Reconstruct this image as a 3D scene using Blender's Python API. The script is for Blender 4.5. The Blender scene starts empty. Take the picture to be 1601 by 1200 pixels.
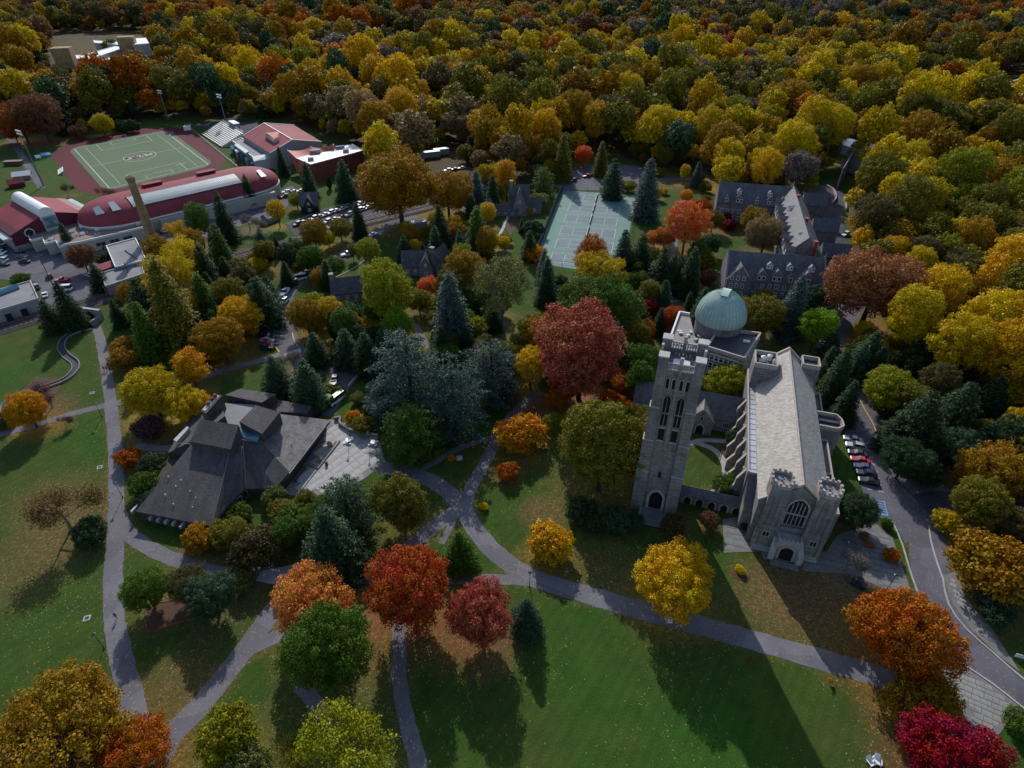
import bpy, math, random
import numpy as np
from mathutils import Vector, Matrix
random.seed(7); RNG = np.random.default_rng(11)
S = bpy.context.scene
R = math.radians

# ---------------------------------------------------------------- camera, sky, sun, exposure
FOC, PITCH, CAMH = 952.0, R(36.06), 104.0
cam = bpy.data.cameras.new('camera'); co = bpy.data.objects.new('camera', cam)
S.collection.objects.link(co); S.camera = co
cam.sensor_fit = 'HORIZONTAL'; cam.sensor_width = 36.0; cam.lens = 36.0 * FOC / 1601.0
cam.clip_start = 1.0; cam.clip_end = 6000
co.location = (0, 0, CAMH); co.rotation_euler = (R(90) - PITCH, 0, 0)

SUN_EL, SUN_AZ = R(33.5), R(-9.7)          # azimuth from +Y towards +X
w = bpy.data.worlds.new('World'); S.world = w; w.use_nodes = True
nt = w.node_tree; bg = nt.nodes['Background']
sky = nt.nodes.new('ShaderNodeTexSky'); sky.sky_type = 'NISHITA'; sky.sun_disc = False
sky.sun_elevation = SUN_EL; sky.sun_rotation = SUN_AZ % (2 * math.pi)
nt.links.new(sky.outputs[0], bg.inputs[0]); bg.inputs[1].default_value = 0.15
sl = bpy.data.lights.new('sun', 'SUN'); sl.energy = 4.0; sl.angle = R(0.55); sl.color = (1.0, 0.955, 0.90)
so = bpy.data.objects.new('sun', sl); S.collection.objects.link(so)
sv = Vector((math.sin(SUN_AZ) * math.cos(SUN_EL), math.cos(SUN_AZ) * math.cos(SUN_EL), math.sin(SUN_EL)))
so.rotation_euler = (-sv).to_track_quat('-Z', 'Y').to_euler(); so.location = (-100, 600, 400)
S.view_settings.view_transform = 'Standard'; S.view_settings.look = 'None'
S.view_settings.exposure = 0.1; S.view_settings.gamma = 1.0; S.view_settings.use_curve_mapping = False
S.render.engine = 'CYCLES'
S.cycles.max_bounces = 4; S.cycles.diffuse_bounces = 2; S.cycles.transmission_bounces = 2
S.cycles.transparent_max_bounces = 4; S.cycles.use_denoising = True

# ---------------------------------------------------------------- helpers
_c, _s = math.cos(PITCH), math.sin(PITCH)
def G(u, v, z=0.0):                        # survey point of the photograph -> place on the level z
    a, b = u - 800.5, -(v - 600)
    d = (a, FOC * _c + b * _s, -FOC * _s + b * _c); t = (z - CAMH) / d[2]
    return (d[0] * t, d[1] * t)
def P(x, y, z=0.0):
    dz = z - CAMH; Z = y * _c - dz * _s
    return (800.5 + FOC * x / Z, 600 - FOC * (y * _s + dz * _c) / Z, FOC / Z)
def G3(u, v, z): x, y = G(u, v, z); return (x, y, z)

class NT:
    def __init__(s, name):
        s.m = bpy.data.materials.new(name); s.m.use_nodes = True; s.t = s.m.node_tree
        s.b = s.t.nodes['Principled BSDF']; s.o = s.t.nodes['Material Output']
    def n(s, typ, **kw):
        nd = s.t.nodes.new(typ)
        for k, v in kw.items():
            if k.startswith('i_'):
                k = k[2:]; k = int(k) if k.isdigit() else k
                nd.inputs[k].default_value = v
            else: setattr(nd, k, v)
        return nd
    def l(s, a, b): s.t.links.new(a, b)
    def mix(s, fac, a, b, typ='MIX'):
        m = s.n('ShaderNodeMix', data_type='RGBA', blend_type=typ)
        for sock, val in ((m.inputs[0], fac), (m.inputs[6], a), (m.inputs[7], b)):
            if isinstance(val, bpy.types.NodeSocket): s.l(val, sock)
            else: sock.default_value = val if not isinstance(val, tuple) else (*val[:3], 1)
        return m.outputs[2]
    def math(s, op, a, b=0.0, clamp=False):
        m = s.n('ShaderNodeMath', operation=op, use_clamp=clamp)
        for sock, val in ((m.inputs[0], a), (m.inputs[1], b)):
            if isinstance(val, bpy.types.NodeSocket): s.l(val, sock)
            else: sock.default_value = val
        return m.outputs[0]
    def ramp(s, fac, stops):
        r = s.n('ShaderNodeValToRGB'); e = r.color_ramp.elements
        while len(e) < len(stops): e.new(0.5)
        for i, (p, c) in enumerate(stops):
            e[i].position = p; e[i].color = (*c, 1) if isinstance(c, tuple) else (c, c, c, 1)
        s.l(fac, r.inputs[0]); return r.outputs[0]
    def noise(s, vec, scale, detail=3, rough=0.55):
        nn = s.n('ShaderNodeTexNoise', i_Scale=scale, i_Detail=detail, i_Roughness=rough)
        if vec is not None: s.l(vec, nn.inputs['Vector'])
        return nn.outputs[0]
    def geo(s): return s.n('ShaderNodeNewGeometry').outputs['Position']
    def obj(s): return s.n('ShaderNodeTexCoord').outputs['Object']

def mat(name, col, rough=0.8, var=0.25, scale=0.4, col2=None, fine=6.0, metal=0.0, spec=0.3, pattern=None, psize=(0.6, 0.25), bump=0.0):
    """a painted / stone / roofing surface: base colour, broad weathering, fine grain, optional coursing"""
    k = NT(name); pos = k.obj()
    c2 = col2 or tuple(x * 0.62 for x in col)
    n1 = k.noise(pos, scale, 4); f1 = k.ramp(n1, [(0.35, 0.0), (0.7, 1.0)])
    c = k.mix(k.math('MULTIPLY', f1, min(1, var * 2.2)), col, c2)
    n2 = k.noise(pos, fine, 2)
    c = k.mix(0.55 * min(1, var * 2), c, k.mix(k.ramp(n2, [(0.3, 0.45), (0.7, 1.5)]), (0, 0, 0), c, 'MULTIPLY') if False else k.mix(1.0, c, k.ramp(n2, [(0.3, 0.55), (0.72, 1.0)]), 'MULTIPLY'))
    if pattern:
        sp = k.n('ShaderNodeSeparateXYZ'); k.l(pos, sp.inputs[0])
        cb = k.n('ShaderNodeCombineXYZ')
        k.l(k.math('ADD', sp.outputs[0], sp.outputs[1] if pattern == 'wall' else 0.0), cb.inputs[0])
        k.l(sp.outputs[2] if pattern == 'wall' else k.math('ADD', sp.outputs[1], k.math('MULTIPLY', sp.outputs[2], 0.6)), cb.inputs[1])
        br = k.n('ShaderNodeTexBrick', i_Scale=1.0); k.l(cb.outputs[0], br.inputs['Vector'])
        br.inputs['Color1'].default_value = (0.72, 0.72, 0.72, 1); br.inputs['Color2'].default_value = (1.15, 1.13, 1.08, 1)
        br.inputs['Mortar'].default_value = (0.6, 0.6, 0.6, 1)
        br.inputs['Mortar Size'].default_value = 0.05 * psize[1]; br.inputs['Brick Width'].default_value = psize[0]
        br.inputs['Row Height'].default_value = psize[1]; br.inputs['Bias'].default_value = -0.1
        c = k.mix(1.0, c, br.outputs[0], 'MULTIPLY')
        mp = k.n('ShaderNodeMapping'); k.l(pos, mp.inputs[0]); mp.inputs['Scale'].default_value = (1.3, 1.3, 0.12) if pattern == 'wall' else (0.9, 0.16, 0.16)
        c = k.mix(0.8 if pattern == 'wall' else (0.25 if col[0] > .3 else 0.6), c, k.ramp(k.noise(mp.outputs[0], 1.0, 4, 0.65), [(0.32, 0.62), (0.62, 1.08)]), 'MULTIPLY')
        bm = k.n('ShaderNodeBump', i_Strength=0.35, i_Distance=0.08); k.l(br.outputs[1], bm.inputs['Height']); bm.invert = True
        k.l(bm.outputs[0], k.b.inputs['Normal'])
    k.l(c, k.b.inputs['Base Color'])
    k.b.inputs['Roughness'].default_value = rough; k.b.inputs['Metallic'].default_value = metal
    k.b.inputs['Specular IOR Level'].default_value = spec
    return k.m

M = {}
M['stone'] = mat('stone', (0.295, 0.28, 0.28), var=0.3, scale=0.35, fine=3.0, pattern='wall', psize=(0.95, 0.38))
M['stone_pale'] = mat('stone_pale', (0.40, 0.39, 0.38), var=0.25, scale=0.8, fine=5)
M['stone_dorm'] = mat('stone_dorm', (0.26, 0.24, 0.26), var=0.3, scale=0.3, fine=2.5, pattern='wall', psize=(1.0, 0.45))
M['coping'] = mat('coping', (0.40, 0.34, 0.31), var=0.2, scale=1.0)
M['slate'] = mat('slate', (0.15, 0.148, 0.175), var=0.35, scale=0.2, fine=2.2, rough=0.6, pattern='roof', psize=(0.6, 0.35))
M['slate_hall'] = mat('slate_hall', (0.40, 0.38, 0.35), var=0.12, scale=0.25, fine=1.6, rough=0.75, pattern='roof', psize=(0.55, 0.35), col2=(0.33, 0.31, 0.27))
M['shingle'] = mat('shingle', (0.10, 0.089, 0.095), var=0.35, scale=0.25, fine=2.0, rough=0.75, pattern='roof', psize=(0.5, 0.3))
M['cottage_slate'] = mat('cottage_slate', (0.13, 0.135, 0.155), var=0.5, scale=0.9, fine=1.4, rough=0.65, pattern='roof', psize=(0.7, 0.45))
M['membrane'] = mat('membrane', (0.055, 0.06, 0.075), var=0.4, scale=0.15, rough=0.55)
M['flat_grey'] = mat('flat_grey', (0.22, 0.22, 0.24), var=0.35, scale=0.12, rough=0.8)
M['flat_tan'] = mat('flat_tan', (0.27, 0.20, 0.17), var=0.4, scale=0.12, rough=0.9)
M['gravel_roof'] = mat('gravel_roof', (0.30, 0.27, 0.25), var=0.3, scale=0.4, rough=0.9)
M['white'] = mat('white_paint', (0.72, 0.72, 0.72), var=0.12, scale=0.5, rough=0.5)
M['cream'] = mat('cream_wall', (0.42, 0.40, 0.36), var=0.2, scale=0.15, rough=0.8)
M['wall_grey'] = mat('wall_grey', (0.28, 0.28, 0.30), var=0.25, scale=0.15)
M['metal'] = mat('pale_metal', (0.50, 0.52, 0.54), rough=0.4, metal=0.6, var=0.2, scale=0.4)
M['metal_dark'] = mat('dark_metal', (0.05, 0.055, 0.06), rough=0.45, metal=0.3, var=0.2)
M['red_roof'] = mat('red_roof', (0.27, 0.055, 0.07), rough=0.75, var=0.3, scale=0.08, spec=0.12)
M['red_roof_seam'] = mat('red_roof_seam', (0.25, 0.05, 0.06), rough=0.5, var=0.2, scale=0.1)
M['maroon'] = mat('maroon_wall', (0.11, 0.014, 0.028), rough=0.6, var=0.2, scale=0.1)
M['brick'] = mat('brick', (0.28, 0.075, 0.055), rough=0.85, var=0.2, scale=0.3, pattern='wall', psize=(0.5, 0.2))
M['tan_brick'] = mat('tan_brick', (0.40, 0.27, 0.14), rough=0.9, var=0.3, scale=0.25, pattern='wall', psize=(0.5, 0.3), col2=(0.24, 0.15, 0.08))
M['awning'] = mat('awning', (0.50, 0.13, 0.10), rough=0.7, var=0.15, scale=0.2)
M['copper'] = mat('green_copper', (0.40, 0.53, 0.46), rough=0.7, spec=0.15, var=0.35, scale=0.35, col2=(0.27, 0.41, 0.36), fine=1.5)
M['copper_seam'] = mat('copper_seam', (0.31, 0.43, 0.37), rough=0.7, var=0.2)
M['skylight'] = mat('skylight', (0.40, 0.47, 0.48), rough=0.35, var=0.15, scale=0.2)
M['glass'] = mat('window_glass', (0.02, 0.025, 0.035), rough=0.12, var=0.1, spec=0.6)
M['glass_blue'] = mat('blue_glass', (0.05, 0.16, 0.22), rough=0.15, var=0.2, spec=0.6)
M['dark'] = mat('recess_shade', (0.012, 0.011, 0.012), rough=0.9, var=0.2)  # near-black colour stands in for the shade inside openings built flat
M['wood'] = mat('wood', (0.16, 0.10, 0.06), var=0.3, scale=2)
M['pole_green'] = mat('pole_green', (0.10, 0.20, 0.24), rough=0.5, metal=0.2, var=0.1)
M['bark'] = mat('bark', (0.075, 0.06, 0.048), rough=0.95, var=0.4, scale=2.0, fine=8)
M['bark_pale'] = mat('bark_pale', (0.20, 0.175, 0.15), rough=0.95, var=0.4, scale=2.0, fine=8)
M['asphalt'] = mat('asphalt', (0.135, 0.13, 0.155), spec=0.1, rough=0.9, var=0.3, scale=0.12, fine=2.5, col2=(0.085, 0.082, 0.095))
M['asphalt_dark'] = mat('asphalt_dark', (0.075, 0.074, 0.09), spec=0.1, rough=0.9, var=0.3, scale=0.1, fine=2.0)
M['path'] = mat('path_tarmac', (0.165, 0.16, 0.178), rough=0.85, var=0.3, scale=0.2, fine=3.5, col2=(0.115, 0.112, 0.135), spec=0.1)
M['concrete'] = mat('concrete', (0.42, 0.41, 0.40), rough=0.85, var=0.35, scale=0.3, fine=2.0)
M['flag'] = mat('flagstone', (0.27, 0.27, 0.26), rough=0.85, var=0.4, scale=0.7, fine=2.5, col2=(0.17, 0.175, 0.18))
M['flag_joint'] = mat('flagstone_joint', (0.19, 0.185, 0.175), rough=0.95, var=0.3, scale=0.7)
M['track'] = mat('running_track', (0.12, 0.02, 0.03), rough=0.85, var=0.35, scale=0.03, fine=0.6, col2=(0.075, 0.02, 0.03), spec=0.1)
M['turf'] = mat('artificial_turf', (0.072, 0.125, 0.058), rough=0.9, var=0.25, scale=0.05, fine=0.6, col2=(0.10, 0.14, 0.075))
M['court_green'] = mat('court_green', (0.085, 0.20, 0.17), rough=0.8, var=0.35, scale=0.04, fine=0.4, col2=(0.15, 0.25, 0.21))
M['court_blue'] = mat('court_blue', (0.12, 0.175, 0.20), rough=0.8, var=0.25, scale=0.06, fine=0.6)
M['line'] = mat('line_paint', (0.66, 0.68, 0.68), rough=0.7, var=0.15)
M['line_faded'] = mat('faded_line', (0.46, 0.50, 0.47), rough=0.8, var=0.4, scale=0.3)
M['line_yellow'] = mat('line_yellow', (0.55, 0.36, 0.05), rough=0.7, var=0.15)
M['line_blue'] = mat('line_blue', (0.10, 0.33, 0.55), rough=0.7, var=0.15)
M['ballast'] = mat('ballast', (0.085, 0.07, 0.07), spec=0.05, rough=0.95, var=0.4, scale=0.3, fine=4)
M['rail'] = mat('rail_steel', (0.22, 0.2, 0.2), rough=0.6, metal=0.3, var=0.2)
M['mulch'] = mat('mulch', (0.10, 0.055, 0.035), rough=0.95, var=0.4, scale=0.8, fine=4)
M['tyre'] = mat('tyre', (0.02, 0.02, 0.022), rough=0.8, var=0.1)
M['skin'] = mat('skin', (0.45, 0.27, 0.19), rough=0.6, var=0.05)
M['denim'] = mat('denim', (0.05, 0.07, 0.12), rough=0.9, var=0.1)
def leafy(m_, dens):                       # fallen leaves lying on paving, and old patch repairs
    t = m_.node_tree; b_ = t.nodes['Principled BSDF']; src = b_.inputs['Base Color'].links[0].from_socket
    def n(ty, **kw):
        nd = t.nodes.new(ty); [setattr(nd, a, c) for a, c in kw.items()]; return nd
    g_ = n('ShaderNodeNewGeometry'); v_ = n('ShaderNodeTexVoronoi'); v_.inputs['Scale'].default_value = 2.6; t.links.new(g_.outputs['Position'], v_.inputs['Vector'])
    s_ = n('ShaderNodeSeparateColor'); t.links.new(v_.outputs['Color'], s_.inputs[0]); ns = n('ShaderNodeTexNoise'); ns.inputs['Scale'].default_value = .12; ns.inputs['Detail'].default_value = 4; t.links.new(g_.outputs['Position'], ns.inputs['Vector'])
    a1 = n('ShaderNodeMath', operation='MULTIPLY'); t.links.new(ns.outputs[0], a1.inputs[0]); a1.inputs[1].default_value = dens
    a2 = n('ShaderNodeMath', operation='LESS_THAN'); t.links.new(s_.outputs[0], a2.inputs[0]); t.links.new(a1.outputs[0], a2.inputs[1])
    a3 = n('ShaderNodeMath', operation='LESS_THAN'); t.links.new(v_.outputs['Distance'], a3.inputs[0]); a3.inputs[1].default_value = .3
    a4 = n('ShaderNodeMath', operation='MULTIPLY'); t.links.new(a2.outputs[0], a4.inputs[0]); t.links.new(a3.outputs[0], a4.inputs[1])
    v2 = n('ShaderNodeTexVoronoi'); v2.inputs['Scale'].default_value = .16; t.links.new(g_.outputs['Position'], v2.inputs['Vector']); s2 = n('ShaderNodeSeparateColor'); t.links.new(v2.outputs['Color'], s2.inputs[0])
    mr = n('ShaderNodeMapRange'); t.links.new(s2.outputs[1], mr.inputs[0]); mr.inputs[3].default_value = .84; mr.inputs[4].default_value = 1.1
    m0 = n('ShaderNodeMix', data_type='RGBA', blend_type='MULTIPLY'); m0.inputs[0].default_value = 1; t.links.new(src, m0.inputs[6]); t.links.new(mr.outputs[0], m0.inputs[7])
    m1 = n('ShaderNodeMix', data_type='RGBA'); t.links.new(a4.outputs[0], m1.inputs[0]); t.links.new(m0.outputs[2], m1.inputs[6]); m1.inputs[7].default_value = (.33, .22, .09, 1); t.links.new(m1.outputs[2], b_.inputs['Base Color'])
for q_, d_ in (('path', .5), ('asphalt', .22), ('flag2' if 'flag2' in M else 'flag', .25), ('asphalt_dark', .25)): leafy(M[q_], d_)

def tint_mat(name, rough, spec=0.5, coat=0.0, metal=0.0):    # colour comes from the object it is on (car paint, cloth)
    k = NT(name); oi = k.n('ShaderNodeObjectInfo')
    n = k.noise(k.obj(), 3.0, 2)
    k.l(k.mix(1.0, oi.outputs['Color'], k.ramp(n, [(0.3, 0.85), (0.7, 1.0)]), 'MULTIPLY'), k.b.inputs['Base Color'])
    k.b.inputs['Roughness'].default_value = rough; k.b.inputs['Coat Weight'].default_value = coat
    k.b.inputs['Metallic'].default_value = metal; k.b.inputs['Specular IOR Level'].default_value = spec
    return k.m
M['paint'] = tint_mat('car_paint', 0.35, 0.5, 0.6); M['cloth'] = tint_mat('cloth', 0.9, 0.2)

def foliage_mat(name, far=False):
    k = NT(name)
    if far:
        at = k.n('ShaderNodeAttribute', attribute_type='INSTANCER', attribute_name='tint'); base = at.outputs['Color']
    else:
        base = k.n('ShaderNodeObjectInfo').outputs['Color']
    rnd = k.n('ShaderNodeNewGeometry').outputs['Random Per Island']
    pos = k.n('ShaderNodeTexCoord').outputs['Object']
    n = k.noise(pos, 1.3, 2)
    hs = k.n('ShaderNodeHueSaturation', i_Saturation=1.08)
    k.l(base, hs.inputs['Color'])
    k.l(k.math('ADD', k.math('MULTIPLY', n, 0.12), 0.44), hs.inputs['Hue'])       # drifts between neighbouring hues over the crown
    k.l(k.math('ADD', k.math('MULTIPLY', rnd, 0.62), 0.72), hs.inputs['Value'])
    c = hs.outputs[0]
    k.l(c, k.b.inputs['Base Color']); k.b.inputs['Roughness'].default_value = 0.65
    k.b.inputs['Specular IOR Level'].default_value = 0.18
    tr = k.n('ShaderNodeBsdfTranslucent'); k.l(c, tr.inputs[0])
    mx = k.n('ShaderNodeMixShader', i_0=0.25); k.l(k.b.outputs[0], mx.inputs[1]); k.l(tr.outputs[0], mx.inputs[2])
    k.l(mx.outputs[0], k.o.inputs[0])
    return k.m
M['leaf'] = foliage_mat('foliage'); M['leaf_far'] = foliage_mat('foliage_far', True)

def put(o, parent=None):
    S.collection.objects.link(o)
    if parent is not None: o.parent = parent
    return o
def thing(name, label, cat, loc=(0, 0, 0), rz=0.0, group=None, scale=None):
    o = bpy.data.objects.new(name, None); o.empty_display_size = 0.5
    o.location = loc if len(loc) == 3 else (*loc, 0); o.rotation_euler = (0, 0, rz)
    if scale: o.scale = scale
    o['label'] = label; o['category'] = cat
    if group: o['group'] = group
    return put(o)
def tag(o, label, cat, group=None):
    o['label'] = label; o['category'] = cat
    if group: o['group'] = group
    return o

class B:                                   # collects faces into one mesh; a local frame can be set
    def __init__(s, ox=0, oy=0, rz=0, oz=0): s.v = []; s.f = []; s.mi = []; s.fr(ox, oy, rz, oz)
    def fr(s, ox=0, oy=0, rz=0, oz=0): s.o = (ox, oy, oz); s.c, s.s = math.cos(rz), math.sin(rz); return s
    def add(s, vs, fs, mi=0):
        n = len(s.v)
        for x, y, z in vs: s.v.append((s.o[0] + x * s.c - y * s.s, s.o[1] + x * s.s + y * s.c, z + s.o[2]))
        for f in fs: s.f.append(tuple(i + n for i in f)); s.mi.append(mi)
        return s
    def box(s, x0, x1, y0, y1, z0, z1, mi=0):
        return s.add([(x0,y0,z0),(x1,y0,z0),(x1,y1,z0),(x0,y1,z0),(x0,y0,z1),(x1,y0,z1),(x1,y1,z1),(x0,y1,z1)],
              [(0,3,2,1),(4,5,6,7),(0,1,5,4),(1,2,6,5),(2,3,7,6),(3,0,4,7)], mi)
    def cbox(s, x, y, z, a, b, c, mi=0): return s.box(x-a/2, x+a/2, y-b/2, y+b/2, z, z+c, mi)
    def mass(s, top, zb, mi=0, side=None):  # a solid under a (sloped) roof outline, corners listed anticlockwise from above
        a = sum(top[i][0]*top[(i+1)%len(top)][1]-top[(i+1)%len(top)][0]*top[i][1] for i in range(len(top)))
        if a < 0: top = top[::-1]
        n = len(top); vs = list(top) + [(p[0], p[1], zb) for p in top]
        s.add(vs, [tuple(range(n))], mi); s.f.append(tuple(len(s.v) - n + i for i in range(n))[::-1]); s.mi.append(mi)
        m = len(s.v) - 2*n
        for i in range(n):
            j = (i+1) % n; s.f.append((m+n+i, m+n+j, m+j, m+i)); s.mi.append(mi if side is None else side)
        return s
    def prism(s, poly, z0, z1, mi=0, side=None): return s.mass([(p[0], p[1], z1) for p in poly], z0, mi, side)
    def gable(s, x0, x1, y0, y1, ze, zr, axis='x', oh=0.4, th=0.3, mi=0):   # a pitched roof as two thick slabs
        if axis == 'x':
            ym = (y0+y1)/2; sl = (zr-ze)/(ym-y0)
            for sg, yy in ((1, y0-oh), (-1, y1+oh)):
                zz = ze - sl*oh
                a = [(x0-oh,yy,zz),(x1+oh,yy,zz),(x1+oh,ym,zr),(x0-oh,ym,zr)]
                vs = a + [(p[0],p[1],p[2]-th) for p in a]
                s.add(vs, [(0,1,2,3),(7,6,5,4),(0,4,5,1),(1,5,6,2),(3,2,6,7),(0,3,7,4)], mi)
        else:
            xm = (x0+x1)/2; sl = (zr-ze)/(xm-x0)
            for xx in (x0-oh, x1+oh):
                zz = ze - sl*oh
                a = [(xx,y0-oh,zz),(xx,y1+oh,zz),(xm,y1+oh,zr),(xm,y0-oh,zr)]
                vs = a + [(p[0],p[1],p[2]-th) for p in a]
                s.add(vs, [(0,1,2,3),(7,6,5,4),(0,4,5,1),(1,5,6,2),(3,2,6,7),(0,3,7,4)], mi)
        return s
    def gwall(s, x0, x1, y0, y1, ze, zr, axis='x', mi=0, z0=0):   # walls with gable ends
        if axis == 'x':
            ym = (y0+y1)/2
            v = [(x0,y0,z0),(x1,y0,z0),(x1,y1,z0),(x0,y1,z0),(x0,y0,ze),(x1,y0,ze),(x1,y1,ze),(x0,y1,ze),(x0,ym,zr),(x1,ym,zr)]
            f = [(0,1,5,4),(2,3,7,6),(1,2,6,9,5),(3,0,4,8,7),(4,5,9,8),(6,7,8,9)]
        else:
            xm = (x0+x1)/2
            v = [(x0,y0,z0),(x1,y0,z0),(x1,y1,z0),(x0,y1,z0),(x0,y0,ze),(x1,y0,ze),(x1,y1,ze),(x0,y1,ze),(xm,y0,zr),(xm,y1,zr)]
            f = [(1,2,6,5),(3,0,4,7),(0,1,5,8,4),(2,3,7,9,6),(4,8,9,7),(5,6,9,8)]
        return s.add(v, f, mi)
    def cyl(s, x, y, z0, z1, r, r2=None, n=12, mi=0, cap=True):
        r2 = r if r2 is None else r2
        vs = [(x+r*math.cos(2*math.pi*i/n), y+r*math.sin(2*math.pi*i/n), z0) for i in range(n)] + \
             [(x+r2*math.cos(2*math.pi*i/n), y+r2*math.sin(2*math.pi*i/n), z1) for i in range(n)]
        fs = [(i, (i+1)%n, n+(i+1)%n, n+i) for i in range(n)]
        if cap: fs += [tuple(range(n, 2*n)), tuple(range(n))[::-1]]
        return s.add(vs, fs, mi)
    def tube(s, pts, rad, n=6, mi=0):
        pts = [Vector(p) for p in pts]; rings = []
        for i, p in enumerate(pts):
            d = (pts[min(i+1, len(pts)-1)] - pts[max(i-1, 0)]).normalized()
            a = d.orthogonal().normalized(); b = d.cross(a); r = rad[i] if hasattr(rad, '__len__') else rad
            rings.append([tuple(p + (a*math.cos(2*math.pi*k/n) + b*math.sin(2*math.pi*k/n))*r) for k in range(n)])
        vs = [q for r_ in rings for q in r_]; fs = []
        for i in range(len(pts)-1):
            for k in range(n): fs.append((i*n+k, i*n+(k+1)%n, (i+1)*n+(k+1)%n, (i+1)*n+k))
        fs += [tuple(range(n))[::-1], tuple(range(len(vs)-n, len(vs)))]
        return s.add(vs, fs, mi)
    def mesh(s, name, mats):
        me = bpy.data.meshes.new(name); me.from_pydata(s.v, [], s.f)
        for m in (mats if isinstance(mats, (list, tuple)) else [mats]): me.materials.append(m)
        me.polygons.foreach_set('material_index', s.mi); me.update(); return me
    def build(s, name, mats, parent=None, smooth=False):
        me = s.mesh(name, mats)
        if smooth: me.polygons.foreach_set('use_smooth', [True]*len(me.polygons))
        return put(bpy.data.objects.new(name, me), parent)

def struct(name, b, m, parent=None):
    o = b.build(name, m, parent)
    if parent is None: o['kind'] = 'structure'
    return o
def inst(me, name, parent, loc=(0,0,0), rz=0.0, scale=None, color=None):
    o = bpy.data.objects.new(name, me); o.location = loc; o.rotation_euler = (0, 0, rz)
    if scale: o.scale = scale if hasattr(scale, '__len__') else (scale,)*3
    if color: o.color = (*color, 1)
    return put(o, parent)

def smooth_line(pts, step=2.0):            # Catmull-Rom through the points
    p = [np.array(q, float) for q in pts]; p = [2*p[0]-p[1]] + p + [2*p[-1]-p[-2]]; out = []
    for i in range(1, len(p)-2):
        n = max(2, int(np.linalg.norm(p[i+1]-p[i]) / step))
        for k in range(n):
            t = k/n
            out.append(0.5*((2*p[i]) + (-p[i-1]+p[i+1])*t + (2*p[i-1]-5*p[i]+4*p[i+1]-p[i+2])*t*t + (-p[i-1]+3*p[i]-3*p[i+1]+p[i+2])*t**3))
    out.append(p[-2]); return out
PATHS = []                                 # centre lines kept so that fallen leaves gather along them
def offset(line, d):
    out = []
    for i, q in enumerate(line):
        t = line[min(i+1, len(line)-1)] - line[max(i-1, 0)]; t = t/ (np.linalg.norm(t)+1e-9)
        dd = d[i] if hasattr(d, '__len__') else d
        out.append((q[0]-t[1]*dd, q[1]+t[0]*dd))
    return out
ZC = [0]
def nextz(): ZC[0] += 1; return 0.010 + 0.0012*ZC[0]
def ribbon(name, px, w0, w1=None, z=0.02, m='path', edge=True, step=1.2, th=None, parent=None):
    line = smooth_line([G(*q) for q in px], step); n = len(line)
    z = nextz() if edge or m in ('asphalt', 'asphalt_dark', 'concrete') else 0.088
    w1 = w0 if w1 is None else w1; W = [(w0+(w1-w0)*i/(n-1))/2 for i in range(n)]
    if m == 'path': WL = [x + random.uniform(-.16, .12) for x in W]; WR = [x + random.uniform(-.16, .12) for x in W]
    else: WL = WR = W
    L, Rr = offset(line, WL), offset(line, [-x for x in WR]); b = B()
    b.add([(x, y, z) for x, y in L] + [(x, y, z) for x, y in Rr], [(n+i, n+i+1, i+1, i) for i in range(n-1)])
    if edge: PATHS.append((np.array(line), w0/2, w1/2))
    return struct(name, b, M[m], parent)
def strip(b, line, w, z0, z1, mi=0):       # a low kerb or wall along a line
    L, Rr = offset(line, w/2), offset(line, -w/2)
    for i in range(len(line)-1):
        q = [L[i], Rr[i], Rr[i+1], L[i+1]]
        b.add([(x, y, z0) for x, y in q] + [(x, y, z1) for x, y in q], [(4,5,6,7),(0,1,5,4),(1,2,6,5),(2,3,7,6),(3,0,4,7)], mi)
def poly(name, px, z, m, world=False, parent=None):
    if not world: z = nextz()
    pts = px if world else [G(*q) for q in px]
    a = sum(pts[i][0]*pts[(i+1)%len(pts)][1]-pts[(i+1)%len(pts)][0]*pts[i][1] for i in range(len(pts)))
    if a < 0: pts = pts[::-1]
    b = B(); b.add([(x, y, z) for x, y in pts], [tuple(range(len(pts)))]); return struct(name, b, M[m], parent)
def inpoly(x, y, pg):
    c = False; n = len(pg)
    for i in range(n):
        (x1, y1), (x2, y2) = pg[i], pg[i-1]
        if (y1 > y) != (y2 > y) and x < (x2-x1)*(y-y1)/(y2-y1)+x1: c = not c
    return c

_wm = {}
def window(parent, x, y, z, w, h, face=0.0, cols=2, rows=2, frame='white', proud=0.12, glass='glass'):
    """a frame standing proud of the wall with its pane set back in it; face = direction it looks, 0 is local -y"""
    key = (round(w, 2), round(h, 2), cols, rows, frame, glass)
    if key not in _wm:
        b = B(); t = 0.16
        for q in ((-w/2, -w/2+t, 0, h), (w/2-t, w/2, 0, h), (-w/2+t, w/2-t, 0, t), (-w/2+t, w/2-t, h-t, h)):
            b.box(q[0], q[1], -proud, 0.1, q[2], q[3])
        for i in range(1, cols): xx = -w/2 + w*i/cols; b.box(xx-0.06, xx+0.06, -proud*0.8, 0.05, t, h-t)
        for i in range(1, rows): zz = h*i/rows; b.box(-w/2+t, w/2-t, -proud*0.7, 0.04, zz-0.05, zz+0.05)
        p = B(); p.add([(-w/2+t, -0.03, t), (w/2-t, -0.03, t), (w/2-t, -0.03, h-t), (-w/2+t, -0.03, h-t)], [(0,1,2,3)])
        _wm[key] = (b.mesh('window', M[frame]), p.mesh('pane', M[glass]))
    a, c = _wm[key]; o = inst(a, 'window', parent, (x, y, z), face); inst(c, 'pane', o); return o
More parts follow.
